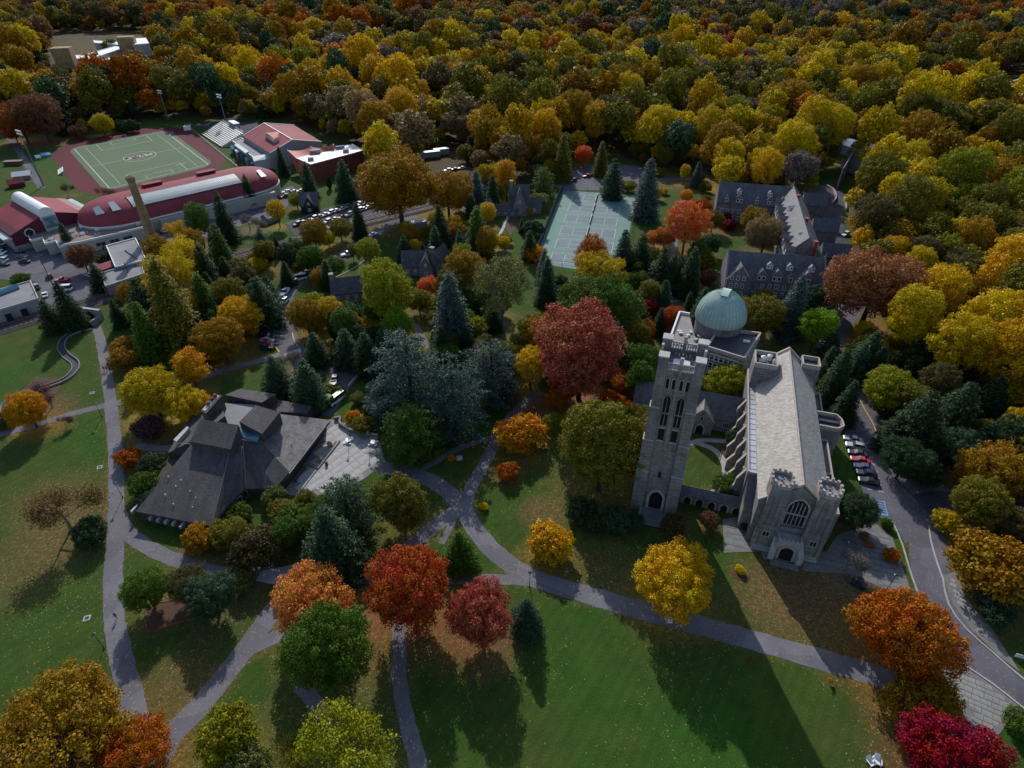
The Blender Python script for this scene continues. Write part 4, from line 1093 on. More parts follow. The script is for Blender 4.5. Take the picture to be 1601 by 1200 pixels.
# gallery between tower and hall, cloister wing behind
x0, y0 = G(1062, 784); x1, y1 = G(1158, 806); ga = math.atan2(y1-y0, x1-x0); gl = math.hypot(x1-x0, y1-y0)
gal = thing('cloister_gallery', 'long low slate roofed stone gallery linking the bell tower and the great hall', 'gallery', (x0, y0), ga)
b = B(); b.gwall(0, gl+.6, 0, 2.8, 2.9, 4.0, 'x')
b.build('wall', M['stone'], gal); b = B(); b.gable(.3, gl+.4, 0, 2.8, 2.9, 4.15, 'x', .25, .22); b.build('roof', M['slate'], gal)
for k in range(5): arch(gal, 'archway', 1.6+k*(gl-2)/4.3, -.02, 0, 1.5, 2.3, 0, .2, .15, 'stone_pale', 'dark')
x0, y0 = G(990, 648); x1, y1 = G(1172, 668); ca = R(-17.3)
cw = thing('cloister_wing', 'low slate roofed stone wing with a gabled porch behind the bell tower', 'building', (32.5, 128.6), ca)
b = B(); b.gwall(0, 30, 0, 8.6, 4.2, 8.6, 'x'); b.gwall(14.6, 20.8, -2.6, 3, 4.2, 7.6, 'y'); b.build('wall', M['stone'], cw)
b = B(); b.gable(0, 30, 0, 8.6, 4.2, 8.8, 'x', .3, .28); b.gable(14.9, 20.5, -2.3, 4, 4.25, 7.55, 'y', 0, .2); b.build('roof', M['slate'], cw)
b = B()
for sg in (-1, 1):
    a = [(17.7+sg*3.4, -2.75, 3.95), (17.7, -2.75, 7.85), (17.7, -2.3, 7.85), (17.7+sg*3.4, -2.3, 3.95)]
    b.add(a+[(p[0], p[1], p[2]+.3) for p in a], [(4,5,6,7),(7,6,5,4),(0,1,5,4),(4,5,1,0),(2,3,7,6)])
b.build('coping', M['coping'], cw)
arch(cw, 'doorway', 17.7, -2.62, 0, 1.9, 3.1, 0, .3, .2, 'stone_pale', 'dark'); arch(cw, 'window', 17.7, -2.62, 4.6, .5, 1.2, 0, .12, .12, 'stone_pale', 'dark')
for x_ in (2.5, 6, 9.5, 24, 27.5): window(cw, x_, -.05, 1.4, 1.5, 1.8, 0, 3, 1, 'stone_pale')

# ---------------------------------------------------------------- observatory with its copper dome
ob = thing('observatory', 'stone science building with a big pale green copper dome and flat dark roof', 'observatory', (0, 0))
OX, OY = 61.6, 157.2; OR = 7.35
b = B(); b.cyl(OX, OY, 0, 13.6, OR-.5, OR-.5, 36); b.build('drum', M['stone_dorm'], ob)
b = B(); b.cyl(OX, OY, 13.6, 14.2, OR-.2, OR-.2, 36); b.build('cornice', M['coping'], ob)
b = B(); nn = 40
prof = [(OR*math.cos(R(a)), 14.2+OR*1.12*math.sin(R(a))) for a in (-2, 6, 16, 26, 36, 46, 56, 65, 74, 82)]
vs = [(OX+r_*math.cos(2*math.pi*i/nn)*(1.0), OY+r_*math.sin(2*math.pi*i/nn), z_) for r_, z_ in prof for i in range(nn)] + [(OX, OY, 14.2+OR*1.12)]
fs = [(j*nn+i, j*nn+(i+1) % nn, (j+1)*nn+(i+1) % nn, (j+1)*nn+i) for j in range(len(prof)-1) for i in range(nn)] + [((len(prof)-1)*nn+i, (len(prof)-1)*nn+(i+1) % nn, len(vs)-1) for i in range(nn)]
b.add(vs, fs); dome = b.build('dome', M['copper'], ob, True)
b = B()
for i in range(nn):
    a = 2*math.pi*i/nn; b.tube([(OX+(r_+.03)*math.cos(a), OY+(r_+.03)*math.sin(a), z_) for r_, z_ in prof], .085, 3)
b.build('seam', M['copper_seam'], dome)
b = B(); sa = R(62)                        # shutter over the slit
for off_ in (-1.05, 1.05):
    pts = []
    for a in range(38, 118, 8):
        r_ = (OR+.12)*math.cos(R(a)); z_ = 14.2+(OR*1.12+.12)*math.sin(R(a)); pts.append((OX+r_*math.cos(sa)-off_*math.sin(sa), OY+r_*math.sin(sa)+off_*math.cos(sa), z_+.12))
    b.tube(pts, .16, 4)
vs = []
for a in range(38, 118, 8):
    r_ = (OR+.3)*math.cos(R(a)); z_ = 14.2+(OR*1.12+.3)*math.sin(R(a))
    for off_ in (-1.0, 1.0): vs.append((OX+r_*math.cos(sa)-off_*math.sin(sa), OY+r_*math.sin(sa)+off_*math.cos(sa), z_))
b.add(vs, [(2*i, 2*i+1, 2*i+3, 2*i+2) for i in range(len(vs)//2-1)]); b.build('shutter', M['copper'], dome)
FR = [G(1105, 545, 11), G(1123, 517, 11), G(1188, 524, 11), G(1163, 563, 11)]
b = B(); b.prism(FR, 0, 11); b.build('wall', M['stone_dorm'], ob)
b = B(); rim(b, FR, 10.9, 12.0, .5); rim(b, FR, 9.7, 10.0, .7); b.build('cornice', M['coping'], ob)
b = B(); b.prism([((p[0]*.96+sum(q[0] for q in FR)/4*.04), (p[1]*.96+sum(q[1] for q in FR)/4*.04)) for p in FR], 11.0, 11.12); b.build('flat_roof', M['membrane'], ob)
x_, y_ = G(1167, 534, 11.2); b = B(x_, y_, R(-15)); b.box(-.9, .9, -.5, .5, 11.12, 11.6); b.build('roof_hatch', M['white'], ob)
def facade(parent, p, q, z0, n, w_, h_, rows_, dz, cols=2, frame='white', m0=1.2, m1=1.2, skip=()):
    p, q = np.array(p, float), np.array(q, float); d = q-p; L_ = np.linalg.norm(d); a = math.atan2(d[1], d[0])
    for r_ in range(rows_):
        for k in range(n):
            if (r_, k) in skip: continue
            t = (m0+(L_-m0-m1)*(k+.5)/n)/L_; c_ = p+d*t; window(parent, c_[0], c_[1], z0+r_*dz, w_, h_, a, cols, 2, frame)
facade(ob, FR[0], FR[3], 2.2, 6, 1.3, 2.2, 3, 2.9, 1); facade(ob, FR[3], FR[2], 2.2, 5, 1.3, 2.2, 3, 2.9, 1)
OT = [G(1042, 545, 9), G(1062, 490, 9), G(1078, 493, 9), G(1086, 525, 9), G(1105, 548, 9), G(1092, 556, 9)]
b = B(); b.prism(OT, 0, 9); b.build('terrace_block', M['stone_dorm'], ob)
b = B(); rim(b, OT[:3], 9, 9.9, .5) if False else [strip(b, [np.array(OT[i]), np.array(OT[i+1])], .5, 9, 9.9) for i in (0, 1)]; b.build('terrace_parapet', M['white'], ob)
b = B(); b.prism(OT, 9.0, 9.08); b.build('terrace_roof', M['gravel_roof'], ob)
for k in range(9):
    x_, y_ = G(1062+(k*13) % 34, 518+(k*7) % 26, 9.1); b = B(x_, y_, .4*k); b.box(-.6, .6, -.4, .4, 9.1, 9.5+.1*(k % 3)); b.build('roof_unit', M['metal'], ob)

# ---------------------------------------------------------------- dormitory: three steep slate wings round a courtyard
dm = thing('dormitory', 'u shaped stone dormitory with steep slate roofs and rows of dormers', 'dormitory', (0, 0))
def wing(ax_, ay_, bx_, by_, depth, ze, zr, dormers=(), gables=(), rows=2, nwin=9, flip=1, upper=(), z0=1.2, win=True):
    L_ = math.hypot(bx_-ax_, by_-ay_); rz = math.atan2(by_-ay_, bx_-ax_); fr = (ax_, ay_, rz); Y1 = depth
    b = B(*fr); b.gwall(0, L_, 0, Y1, ze, zr, 'x'); b.build('wall', M['stone_dorm'], dm)
    b = B(*fr); b.gable(.5, L_-.5, 0, Y1, ze, zr+.1, 'x', .35, .3); rf = b.build('roof', M['slate'], dm)
    b = B(*fr)
    for xx in (-.1, L_-.45):
        for yy, s_ in ((-.5, 1), (Y1+.5, -1)):
            a = [(xx, yy, ze-.4), (xx+.55, yy, ze-.4), (xx+.55, Y1/2, zr+.35), (xx, Y1/2, zr+.35)]
            b.add(a+[(p[0], p[1], p[2]+.35) for p in a], [(4,5,6,7),(7,6,5,4),(0,3,7,4),(4,7,3,0),(1,2,6,5),(5,6,2,1)])
        b.tube([(xx+.27, Y1/2, zr+.3), (xx+.27, Y1/2, zr+2.0)], [.25, .05], 5)
    b.box(.2, L_-.2, -.12, 0, ze-3.2, ze-2.95); b.build('coping', M['coping'], dm)
    c_, s_ = math.cos(rz), math.sin(rz)
    def at(x, y): return (ax_+x*c_-y*s_, ay_+x*s_+y*c_)
    sl = (zr-ze)/(Y1/2)
    for (x, w_, kind) in dormers:           # gabled wall dormers at the eaves
        b = B(*fr); h_ = 2.1 if kind == 1 else 2.7; b.gwall(x-w_/2, x+w_/2, -.15, 3.2, ze+h_-.6, ze+h_+w_*.42, 'y', 0, ze-.2); d_ = b.build('dormer', M['stone_dorm'], dm)
        b = B(*fr); b.gable(x-w_/2+.1, x+w_/2-.1, .15, 3.6, ze+h_-.5, ze+h_+w_*.42, 'y', .12, .12); b.build('dormer_roof', M['slate'], d_)
        b = B(*fr)
        for sg in (-1, 1):
            a = [(x+sg*w_*.58, -.32, ze+h_-.75), (x, -.32, ze+h_+w_*.46), (x, .1, ze+h_+w_*.46), (x+sg*w_*.58, .1, ze+h_-.75)]
            b.add(a+[(p[0], p[1], p[2]+.22) for p in a], [(4,5,6,7),(7,6,5,4),(0,1,5,4),(4,5,1,0)])
        b.build('dormer_coping', M['coping'], d_)
        for k in range(1 if w_ < 2.6 else 2):
            X, Y = at(x+(0 if w_ < 2.6 else (-.75, .75)[k]), -.17); window(d_, X, Y, ze+.35, 1.15, 1.5, rz, 1, 1)
    for x in upper:                         # small hipped white dormers high in the roof
        yb = Y1/2*.52; zb = ze+sl*yb
        b = B(*fr); b.box(x-1.0, x+1.0, yb-.9, yb+1.6, zb-.5, zb+1.2); u_ = b.build('roof_dormer', M['white'], dm)
        b = B(*fr); b.gable(x-1.0, x+1.0, yb-.9, yb+2.0, zb+1.2, zb+1.9, 'y', .2, .12); b.build('dormer_roof', M['slate'], u_)
        for dx in (-.45, .45): X, Y = at(x+dx, yb-.92); window(u_, X, Y, zb-.1, .7, 1.1, rz, 1, 1)
    if win:
        for r_ in range(rows):
            for k in range(nwin):
                if (k+r_) % 7 == 5: continue
                X, Y = at(1.5+(L_-3)*(k+.5)/nwin, -.05); window(dm, X, Y, z0+r_*3.0, 1.0 if k % 3 else 1.5, 1.6, rz, 1 if k % 3 else 2, 2)
    return fr, at, rf
N0 = G(1121, 314, 9); N1 = G(1222, 322, 9); S0 = G(1135, 434, 9.5); S1 = G(1288, 446, 9.5)
wing(*N0, N1[0]+3, N1[1]-1, 12, 9, 16, [(4, 2.2, 1), (9.5, 3.4, 2), (17, 2.4, 1), (22.5, 3.4, 2), (27.5, 3, 2)], upper=(9, 22), nwin=11)
wing(*S0, *S1, 13, 9.5, 16.8, [(11.5, 3, 2), (16.5, 3.4, 2), (21, 2.4, 1), (26, 3.6, 2)], upper=(14, 20.5, 27.5), rows=3, nwin=12, z0=.9)
MW1 = G(1219, 322, 9); MW0 = G(1240, 404, 9)
_, at_m, mrf = wing(MW1[0], MW1[1]+8, MW0[0]-2, MW0[1]+3, 13.5, 9, 16.2, [(9+k*5.3, 2.4, 1 if k % 2 else 2) for k in range(12)], upper=(), rows=2, nwin=18)
# cross gables on the south wing and chimneys
for (x0, w_) in ((0.2, 8.2), (30.5, 6.5)):
    fr = (*S0, math.atan2(S1[1]-S0[1], S1[0]-S0[0]))
    b = B(*fr); b.gwall(x0, x0+w_, -1.4, 6, 9.5, 9.5+w_*.62, 'y'); b.build('gable_front', M['stone_dorm'], dm)
    b = B(*fr); b.gable(x0+.25, x0+w_-.25, -1.1, 6.5, 9.5, 9.5+w_*.62+.1, 'y', .2, .25); b.build('roof', M['slate'], dm)
    b = B(*fr)
    for sg in (-1, 1):
        xm_ = x0+w_/2; a = [(xm_+sg*(w_*.5+.3), -1.6, 9.2), (xm_, -1.6, 9.5+w_*.62+.25), (xm_, -1.1, 9.5+w_*.62+.25), (xm_+sg*(w_*.5+.3), -1.1, 9.2)]
        b.add(a+[(p[0], p[1], p[2]+.35) for p in a], [(4,5,6,7),(7,6,5,4),(0,1,5,4),(4,5,1,0)])
    b.build('coping', M['coping'], dm)
    c_, s_ = math.cos(fr[2]), math.sin(fr[2])
    for r_ in range(4):
        for k in range(3 if r_ else 4):
            xx = x0+w_*(k+.8)/(4.2 if r_ else 5); window(dm, S0[0]+xx*c_+1.45*s_, S0[1]+xx*s_-1.45*c_, .9+r_*2.9, 1.0, 1.6, fr[2], 1, 2)
for (u_, v_, z_) in ((1249, 302, 17.2), (1277, 374, 17.2), (1262, 338, 16.4)):
    x_, y_ = G(u_, v_, z_); b = B(x_, y_, R(-10)); b.box(-.6, .6, -.9, .9, 9, z_-.8); b.box(-.7, .7, -1.0, 1.0, z_-.8, z_-.55); b.build('chimney', M['brick'], dm)
for (u_, v_, z_) in ((1236, 327, 13.5), (1253, 369, 13.5)):
    x_, y_ = G(u_, v_, z_); b = B(x_, y_, R(-78)); b.box(-.9, .9, -.8, 1.6, z_-1, z_+1.0); b.gable(-.9, .9, -.8, 1.8, z_+1.0, z_+1.7, 'y', .15, .1); b.build('roof_dormer', M['white'], dm)
for u_, v_ in ((1272, 316), (1288, 356), (1304, 396)):
    x_, y_ = G(u_, v_, 8.5); b = B(x_, y_, R(-12)); b.gwall(-5, 5, -3.2, 3.2, 8.5, 12.5, 'x'); b.build('rear_wing', M['stone_dorm'], dm); b = B(x_, y_, R(-12)); b.gable(-4.6, 5, -3.2, 3.2, 8.5, 12.6, 'x', .3, .25); b.build('roof', M['slate'], dm)

# ---------------------------------------------------------------- shingled dining hall
sh = thing('dining_hall', 'low dark shingled modern hall with sloping roofs and boxy roof monitors', 'hall', (0, 0))
def Q(*p): return [G3(*q) for q in p]
def mass(nm, pts, zb, m, par=sh): b = B(); b.mass(Q(*pts), zb); return b.build(nm, M[m], par)
mass('roof', [(212,799,3.2),(330,822,3.2),(358,706,9.2),(299,694,9.2)], 2.9, 'shingle')
mass('roof', [(330,822,3.2),(352,795,3.2),(384,762,3.2),(380,700,8.6),(376,686,9.4),(358,706,9.2)], 2.8, 'shingle')
mass('roof', [(384,764,3.2),(432,762,3.2),(452,737,4.2),(408,690,8.2),(376,686,9.3)], 2.8, 'shingle')
leafy(M['flag'], .2)
M['shingle_pale'] = mat('shingle_weathered', (0.23, 0.215, 0.22), var=0.5, scale=0.5, fine=1.6, rough=0.7, pattern='roof', psize=(0.55, 0.35), col2=(0.12, 0.11, 0.12))
mass('roof', [(452,737,4.2),(514,656,4.6),(437,647,7.6),(406,690,8.2)], 3.4, 'shingle_pale')
mass('roof', [(298,690,8.6),(262,708,4.0),(300,645,4.6),(340,618,5.0),(352,650,8.6)], 2.8, 'shingle')
def body(nm, pts, z, m): b = B(); b.prism([G(u_, v_, z) for u_, v_ in pts], 0, z); return b.build(nm, M[m], sh)
body('wall', [(216,800),(330,822),(382,764),(428,764),(450,742),(508,660),(440,645),(350,640),(268,706)], 2.9, 'bark')
mass('roof_monitor', [(313,655,13.2),(373,664,13.2),(361,702,10.8),(297,690,10.8)], 8.0, 'shingle')
mass('roof_monitor', [(374,659,11.8),(400,633,12.4),(437,644,11.8),(410,678,10.4)], 8.0, 'shingle')
mass('roof_block', [(352,617,7.6),(376,607,7.8),(431,616,7.6),(409,629,7.4)], 0, 'shingle')
mass('roof_block', [(431,624,5.0),(487,634,4.6),(480,646,4.4),(418,642,4.8)], 0, 'shingle')
mass('wall_block', [(314,642,10.6),(338,616,10.6),(347,618,10.6),(322,646,10.6)], 0, 'shingle')
b = B(); b.mass(Q((316,640,10.8),(338,617,10.8),(343,618.5,10.8),(321,642,10.8)), 10.6); b.build('flue_cap', M['concrete'], sh)
for u_, v_ in ((326,632),(332,625),(337,620)):
    x_, y_ = G(u_, v_, 10.8); b = B(); b.cyl(x_, y_, 10.8, 11.6, .45, .45, 8); b.build('flue', M['brick'], sh)
mass('wall_block', [(271,687,7.2),(292,666,7.2),(296,668,7.2),(276,690,7.2)], 0, 'concrete')
b = B(); b.prism([G(*q, 6.4) for q in ((352,630),(400,632),(378,668),(352,662),(345,650))], 4, 6.4); b.build('metal_roof', M['flat_grey'], sh)
b = B(); b.mass(Q((374,668,9.2),(407,680,9.4),(402,690,9.0),(377,684,9.0)), 8.2); b.build('skylight', M['glass_blue'], sh)
b = B(); b.mass(Q((420,640,9.6),(438,645,9.6),(434,652,9.6),(418,646,9.6)), 7); b.build('skylight', M['skylight'], sh)
b = B()                                      # flashing lines along the ridges
for p, q in (((299,696,9.4),(359,707,9.4)), ((359,707,9.4),(378,687,9.6)), ((378,687,9.6),(407,691,8.5)), ((407,691,8.5),(438,648,7.9)), ((359,707,9.35),(331,822,3.4)), ((380,690,9.4),(385,764,3.4)), ((271,692,6.8),(300,694,9)),):
    b.tube(Q(p, q), .07, 4)
b.build('flashing', M['flat_grey'], sh)
for k, (u_, v_) in enumerate(((282,748),(274,757),(296,765),(257,770),(305,775),(270,785),(318,735),(330,748),(345,730),(300,790),(262,742),(415,720),(425,705),(455,690))):   # small pipes through the shingles
    z_ = 3.4+(820-v_)/120*5.6 if k < 11 else 6.2; x_, y_ = G(u_, v_, z_); b = B(x_, y_); b.cyl(0, 0, z_-1.4, z_-.35, .11, .11, 6); b.build('vent_pipe', M['white'], sh)
b = B()                                      # rain chain blocks along the terrace eave
for k in range(40):
    t = k/39; x_, y_, z_ = (a*(1-t)+c*t for a, c in zip(G3(453,739,4.3), G3(515,657,4.7))); b.cbox(x_, y_, z_-.1, .3, .3, .2)
b.build('eave_trim', M['concrete'], sh)
for u_, v_ in ((208,798),(236,809),(248,812),(260,815),(272,818),(284,822)):   # beams poking out under the lower eave
    x_, y_ = G(u_, v_, 2.2); b = B(x_, y_, R(-12)); b.box(-.25, .25, -.5, 1.6, 1.8, 2.5); b.build('beam_end', M['concrete'], sh)
for u_, v_ in ((372,782),(380,772),(437,752)):
    x_, y_ = G(u_, v_, 1.4); window(sh, x_, y_-.6, .4, 2.6, 2.3, R(40), 3, 1, 'metal')
b = B(); a0, a1, a2 = np.array(G(478,726)), np.array(G(497,733)), np.array(G(531,690)); strip(b, [a0, a1, a2], .5, .03, .45); strip(b, [a0+(0, .9), a1+(-.4, .9), a2+(-.9, 0)], .35, .03, .3)
tag(b.build('terrace_wall', M['stone']), 'low dark L shaped wall in the middle of the dining hall terrace', 'wall')
b = B(); strip(b, [np.array(G(461,754)), np.array(G(477,731))], .6, .45, .58); o = b.build('bench', M['wood']); tag(o, 'long timber bench along the dining hall terrace edge', 'bench')
b = B(); strip(b, [np.array(G(462,753)), np.array(G(463,752))], .5, 0, .45); strip(b, [np.array(G(475,734)), np.array(G(476,732.5))], .5, 0, .45); b.build('leg', M['metal_dark'], o)
b = B(); strip(b, [np.array(q) for q in (G(531,662), G(534,666), G(548,675), G(575,681), G(592,684))], .6, 0, 1.1); tag(b.build('garden_wall', M['stone']), 'curved stone retaining wall behind the terrace tables', 'wall')
b = B(); strip(b, [np.array(q) for q in (G(523,657), G(533,655))], .5, 0, 1.1); strip(b, [np.array(q) for q in (G(533,655), G(531,664))], .5, 0, 1.0); tag(b.build('garden_wall', M['stone']), 'short straight stone wall at the top of the terrace', 'wall')
b = B(); strip(b, [np.array(q) for q in (G(545,607), G(561,587), G(585,591))], .5, 0, 1.0); tag(b.build('garden_wall', M['stone_pale']), 'pale angled wall beside the loading road', 'wall')

# ---------------------------------------------------------------- sports halls on the left
fh = thing('field_house', 'long barrel roofed field house with a pink red roof and a ribbed strip skylight', 'field house', (0, 0))
p0 = np.array(G(207, 345, 7)); p1 = np.array(G(402, 298, 7)); dl = p1-p0; FL = float(np.linalg.norm(dl)); fa = math.atan2(dl[1], dl[0])
fh.location = (p0[0], p0[1], 0); fh.rotation_euler = (0, 0, fa); W_ = 30.0; RH = 8.0
EZ, NR = 6.0, 12
def bar(t): a = math.pi*t; return (W_/2-W_/2*math.cos(a), EZ+RH*math.sin(a)**.85)
END = 17.0; cols_ = []
for k in range(0, 7): a = R(90-15*k)-0; cols_.append((-END*math.sin(a), math.cos(a)))  # left apse: shrink towards the end
cols_ = [(-END*math.sin(R(90-15*k)), math.cos(R(90-15*k))) for k in range(7)] + [(FL*i/10, 1.0) for i in range(1, 10)] + [(FL+END*math.sin(R(15*k)), math.cos(R(15*k))) for k in range(7)]
vs = []
for x_, k_ in cols_:
    for j in range(NR+1):
        y_, z_ = bar(j/NR); kk = max(k_, .02); vs.append((x_, W_/2+(y_-W_/2)*kk, EZ+(z_-EZ)*(kk**.8)))
fs = [(i*(NR+1)+j, (i+1)*(NR+1)+j, (i+1)*(NR+1)+j+1, i*(NR+1)+j+1) for i in range(len(cols_)-1) for j in range(NR)]
b = B(); b.add(vs, fs); b.build('roof', M['red_roof'], fh, True)
outl = [(x_, W_/2-W_/2*max(k_, .02)) for x_, k_ in cols_]+[(x_, W_/2+W_/2*max(k_, .02)) for x_, k_ in cols_][::-1]
b = B(); b.prism([(x_*1.0, y_) for x_, y_ in outl], 0, EZ-.05); b.build('wall', M['cream'], fh)
b = B(); rim(b, outl, EZ-.35, EZ+.25, .5); b.build('eave', M['white'], fh)
b = B()                                      # skylight ribs lie on the curve of the roof
J0, J1 = .21, .40
for i in range(60):
    x0_ = 3+(FL-8)*i/60; x1_ = 3+(FL-8)*(i+.82)/60; q = []
    for m_ in range(5):
        y_, z_ = bar(J0+(J1-J0)*m_/4); q += [(x0_, y_-.12, z_+.3), (x1_, y_-.12, z_+.3)]
    b.add(q, [(2*m_, 2*m_+1, 2*m_+3, 2*m_+2) for m_ in range(4)])
b.build('skylight_panel', M['skylight'], fh); b = B()
for tt in (J0-.006, J1+.006): y_, z_ = bar(tt); b.box(2.6, FL-4.6, y_-.2, y_+.2, z_, z_+.35)
b.box(FL*.66, FL*.66+.7, bar(J0)[0], bar(J0)[0]+.5, bar(J0)[1], bar(J0)[1]+.4)
b.build('skylight_frame', M['metal_dark'], fh)
for xx in (-9.5, -3.5, FL+6.5):
    b = B(); w__ = 1.6; q = []
    for (x_, tt) in ((xx-w__, .2), (xx+w__, .2), (xx+w__*.7, .36), (xx-w__*.7, .36)):
        kk = math.cos(math.asin(min(.98, abs(min(x_, 0) if x_ < 0 else max(0, x_-FL))/END))); y_, z_ = bar(tt); q.append((x_, W_/2+(y_-W_/2)*kk, EZ+(z_-EZ)*kk**.8+.75))
    b.add(q, [(0,1,2,3)]); b.build('end_skylight', M['skylight'], fh)
for xx in (FL*.30, FL*.74):
    b = B(); y_, z_ = bar(.60); b.box(xx-4.2, xx+4.2, y_-1.3, y_+1.3, z_-1.0, z_+1.3); b.build('roof_ventilator', M['maroon'], fh); b = B(); b.prism([(xx-4.7, y_), (xx-3.6, y_-1.7), (xx+3.6, y_-1.7), (xx+4.7, y_), (xx+3.6, y_+1.7), (xx-3.6, y_+1.7)], z_+1.3, z_+1.5); b.build('ventilator_lid', M['red_roof'], fh)
b = B(); b.box(FL+3, FL+9, .2, 1.2, 0, 4); b.build('entrance', M['brick'], fh)
b = B(); b.box(10, FL+8, -2.2, 0.4, 0, 5.2); b.build('lower_wall', M['cream'], fh)

# gymnasium with the white barrel vault
gx0 = np.array(G(19, 375, 5)); gx1 = np.array(G(148, 340, 5)); ga_ = math.atan2(gx1[1]-gx0[1], gx1[0]-gx0[0]); GLn = float(np.linalg.norm(gx1-gx0))
gm = thing('gymnasium', 'dark red gabled gymnasium with a white barrel vault along its ridge and a round window', 'gymnasium', (gx0[0], gx0[1]), ga_)
D_ = 30.0; xm_ = GLn*.48
b = B(); b.gwall(0, GLn, 0, D_, 7.0, 12.2, 'y'); b.build('wall', M['maroon'], gm)
b = B(); b.box(-.1, GLn+.1, -.35, 0, 0, 2.2); b.box(-.4, 0, 0, D_, 0, 5.0); b.box(GLn, GLn+.4, 0, D_, 0, 5.0); b.build('base_wall', M['wall_grey'], gm)
b = B(); b.gable(.6, GLn-.6, 0, D_, 7.15, 12.4, 'y', .3, .3); b.build('roof', M['red_roof'], gm)
b = B(); b.box(-2.8, .2, -.2, D_, 5.2, 6.0); b.box(GLn-.2, GLn+2.6, -.2, D_, 5.6, 6.4); b.build('side_roof', M['skylight'], gm)
b = B(); n_ = 10; vs = []
for yy in (-.4, D_+.5):
    for k in range(n_+1): a = math.pi*k/n_; vs.append((xm_-2.9*math.cos(a), yy, 11.6+2.9*math.sin(a)))
b.add(vs, [(k, k+1, n_+2+k, n_+1+k) for k in range(n_)][::1] + [tuple(range(n_+1))[::-1], tuple(range(n_+1, 2*n_+2))]); b.box(xm_-2.9, xm_+2.9, -.4, D_+.5, 9.5, 11.6); b.build('barrel_vault', M['white'], gm)
b = B(); b.box(xm_-2.7, xm_+2.7, -1.2, 0, 0, 10.8); b.build('entrance_bay', M['cream'], gm)
b = B(); b.box(xm_-2.3, xm_+2.3, -1.32, -1.2, 6.2, 10.6); b.build('bay_window', M['glass_blue'], gm)
b = B(); cx_, cz_ = GLn*.21, 6.0
for k in range(20):
    a0, a1 = 2*math.pi*k/20, 2*math.pi*(k+1)/20
    b.add([(cx_+r_*math.cos(a), y_, cz_+r_*math.sin(a)) for y_ in (-.3, 0) for a in (a0, a1) for r_ in (1.45, 1.9)], [(0,1,3,2),(1,5,7,3),(0,2,6,4)])
b.build('round_window', M['skylight'], gm)
b = B(); b.add([(cx_+1.45*math.cos(2*math.pi*k/20), -.06, cz_+1.45*math.sin(2*math.pi*k/20)) for k in range(20)], [tuple(range(20))]); b.build('pane', M['glass'], gm)
# low wing with rooflights
lw = thing('school_wing', 'long low cream wing with a tan flat roof dotted with white rooflights', 'building', (0, 0))
WPX = [(44,366),(48,377),(67,372),(71,382),(88,377),(93,387),(106,382),(126,379),(232,354),(232,347),(200,349),(168,344),(152,338),(100,352)]
WP = [G(u_, v_, 4.8) for u_, v_ in WPX]
b = B(); b.prism(WP, 0, 4.8); b.build('wall', M['cream'], lw); b = B(); b.prism(WP, 4.8, 4.9); b.build('flat_roof', M['flat_tan'], lw); b = B(); rim(b, WP, 4.6, 5.4, .35); b.build('parapet', M['white'], lw)
for (u_, v_) in ((128,355),(129,366),(147,350),(152,359),(169,353),(180,352),(198,352),(215,350),(81,374),(144,344),(101,367),(112,362)):
    x_, y_ = G(u_, v_, 5); b = B(x_, y_, ga_); b.box(-.8, .8, -.9, .9, 4.9, 5.4); b.gable(-.8, .8, -.9, .9, 5.4, 6.1, 'x', .1, .1); b.build('rooflight', M['white'], lw)
for (u_, v_) in ((136,354),(137,364),(150,367),(156,366),(85,371),(120,368)):
    x_, y_ = G(u_, v_, 5); b = B(x_, y_, .3); b.cyl(0, 0, 4.9, 5.7, .3, .3, 8); b.build('roof_vent', M['metal'], lw)
w0, w1 = np.array(G(126, 379, 4.8)), np.array(G(232, 354, 4.8)); wa = math.atan2(*(w1-w0)[::-1])
for k in range(6): c_ = w0+(w1-w0)*(.22+(k//2)*.2+(k % 2)*.07); window(lw, c_[0]+.05*math.sin(wa), c_[1]-.05*math.cos(wa), 1.7, 1.5, 1.3, wa, 2, 1, 'metal_dark')
# smokestack
sx, sy = G(243, 386)
st = thing('smokestack', 'tall tan brick smokestack beside the heating plant', 'chimney', (sx, sy))
b = B(); b.cyl(0, 0, 0, 27.5, 1.95, 1.35, 20, cap=True); b.build('shaft', M['tan_brick'], st)
b = B(); b.cyl(0, 0, 27.5, 28.3, 1.45, 1.75, 20); b.cyl(0, 0, 28.3, 29.4, 1.75, 1.6, 20); b.build('cap', M['tan_brick'], st)
b = B(); b.cyl(0, 0, 29.4, 29.45, 1.1, 1.1, 16); b.build('flue', M['dark'], st); b = B(); b.tube([(-1.7, .3, 29.6), (-2.0, .1, 0)], .09, 4); b.build('ladder', M['metal'], st)
for k in range(7): b = B(); b.cyl(0, 0, 3.5*k+3, 3.5*k+3.15, 1.98-.075*k, 1.98-.075*k, 20, cap=False); b.build('band', M['wood'], st)

# heating plant, depot, second gym, white roofed hall and its awnings
def blk(par, nm, px, z, m, roof=None, rimm=None, zb=0, rh=.5):
    pts = [G(u_, v_, z) for u_, v_ in px]; b = B(); b.prism(pts, zb, z); o = b.build(nm, M[m], par)
    if roof: b = B(); b.prism(pts, z, z+.1); b.build('flat_roof', M[roof], par)
    if rimm: b = B(); rim(b, pts, z-.1, z+rh, .35); b.build('parapet', M[rimm], par)
    return pts
hp = thing('heating_plant', 'grey flat roofed heating plant with white edges below the smokestack', 'building', (0, 0))
blk(hp, 'wall', [(167,385),(212,373),(229,407),(181,418)], 5.0, 'wall_grey', 'flat_grey', 'white')
b = B(); b.box(0, 1, 0, 1, 0, 1); x_, y_ = G(205, 398, 5.1); b = B(x_, y_, R(48)); b.box(-.15, .15, -6, 6, 5.1, 5.5); b.build('roof_beam', M['metal_dark'], hp)
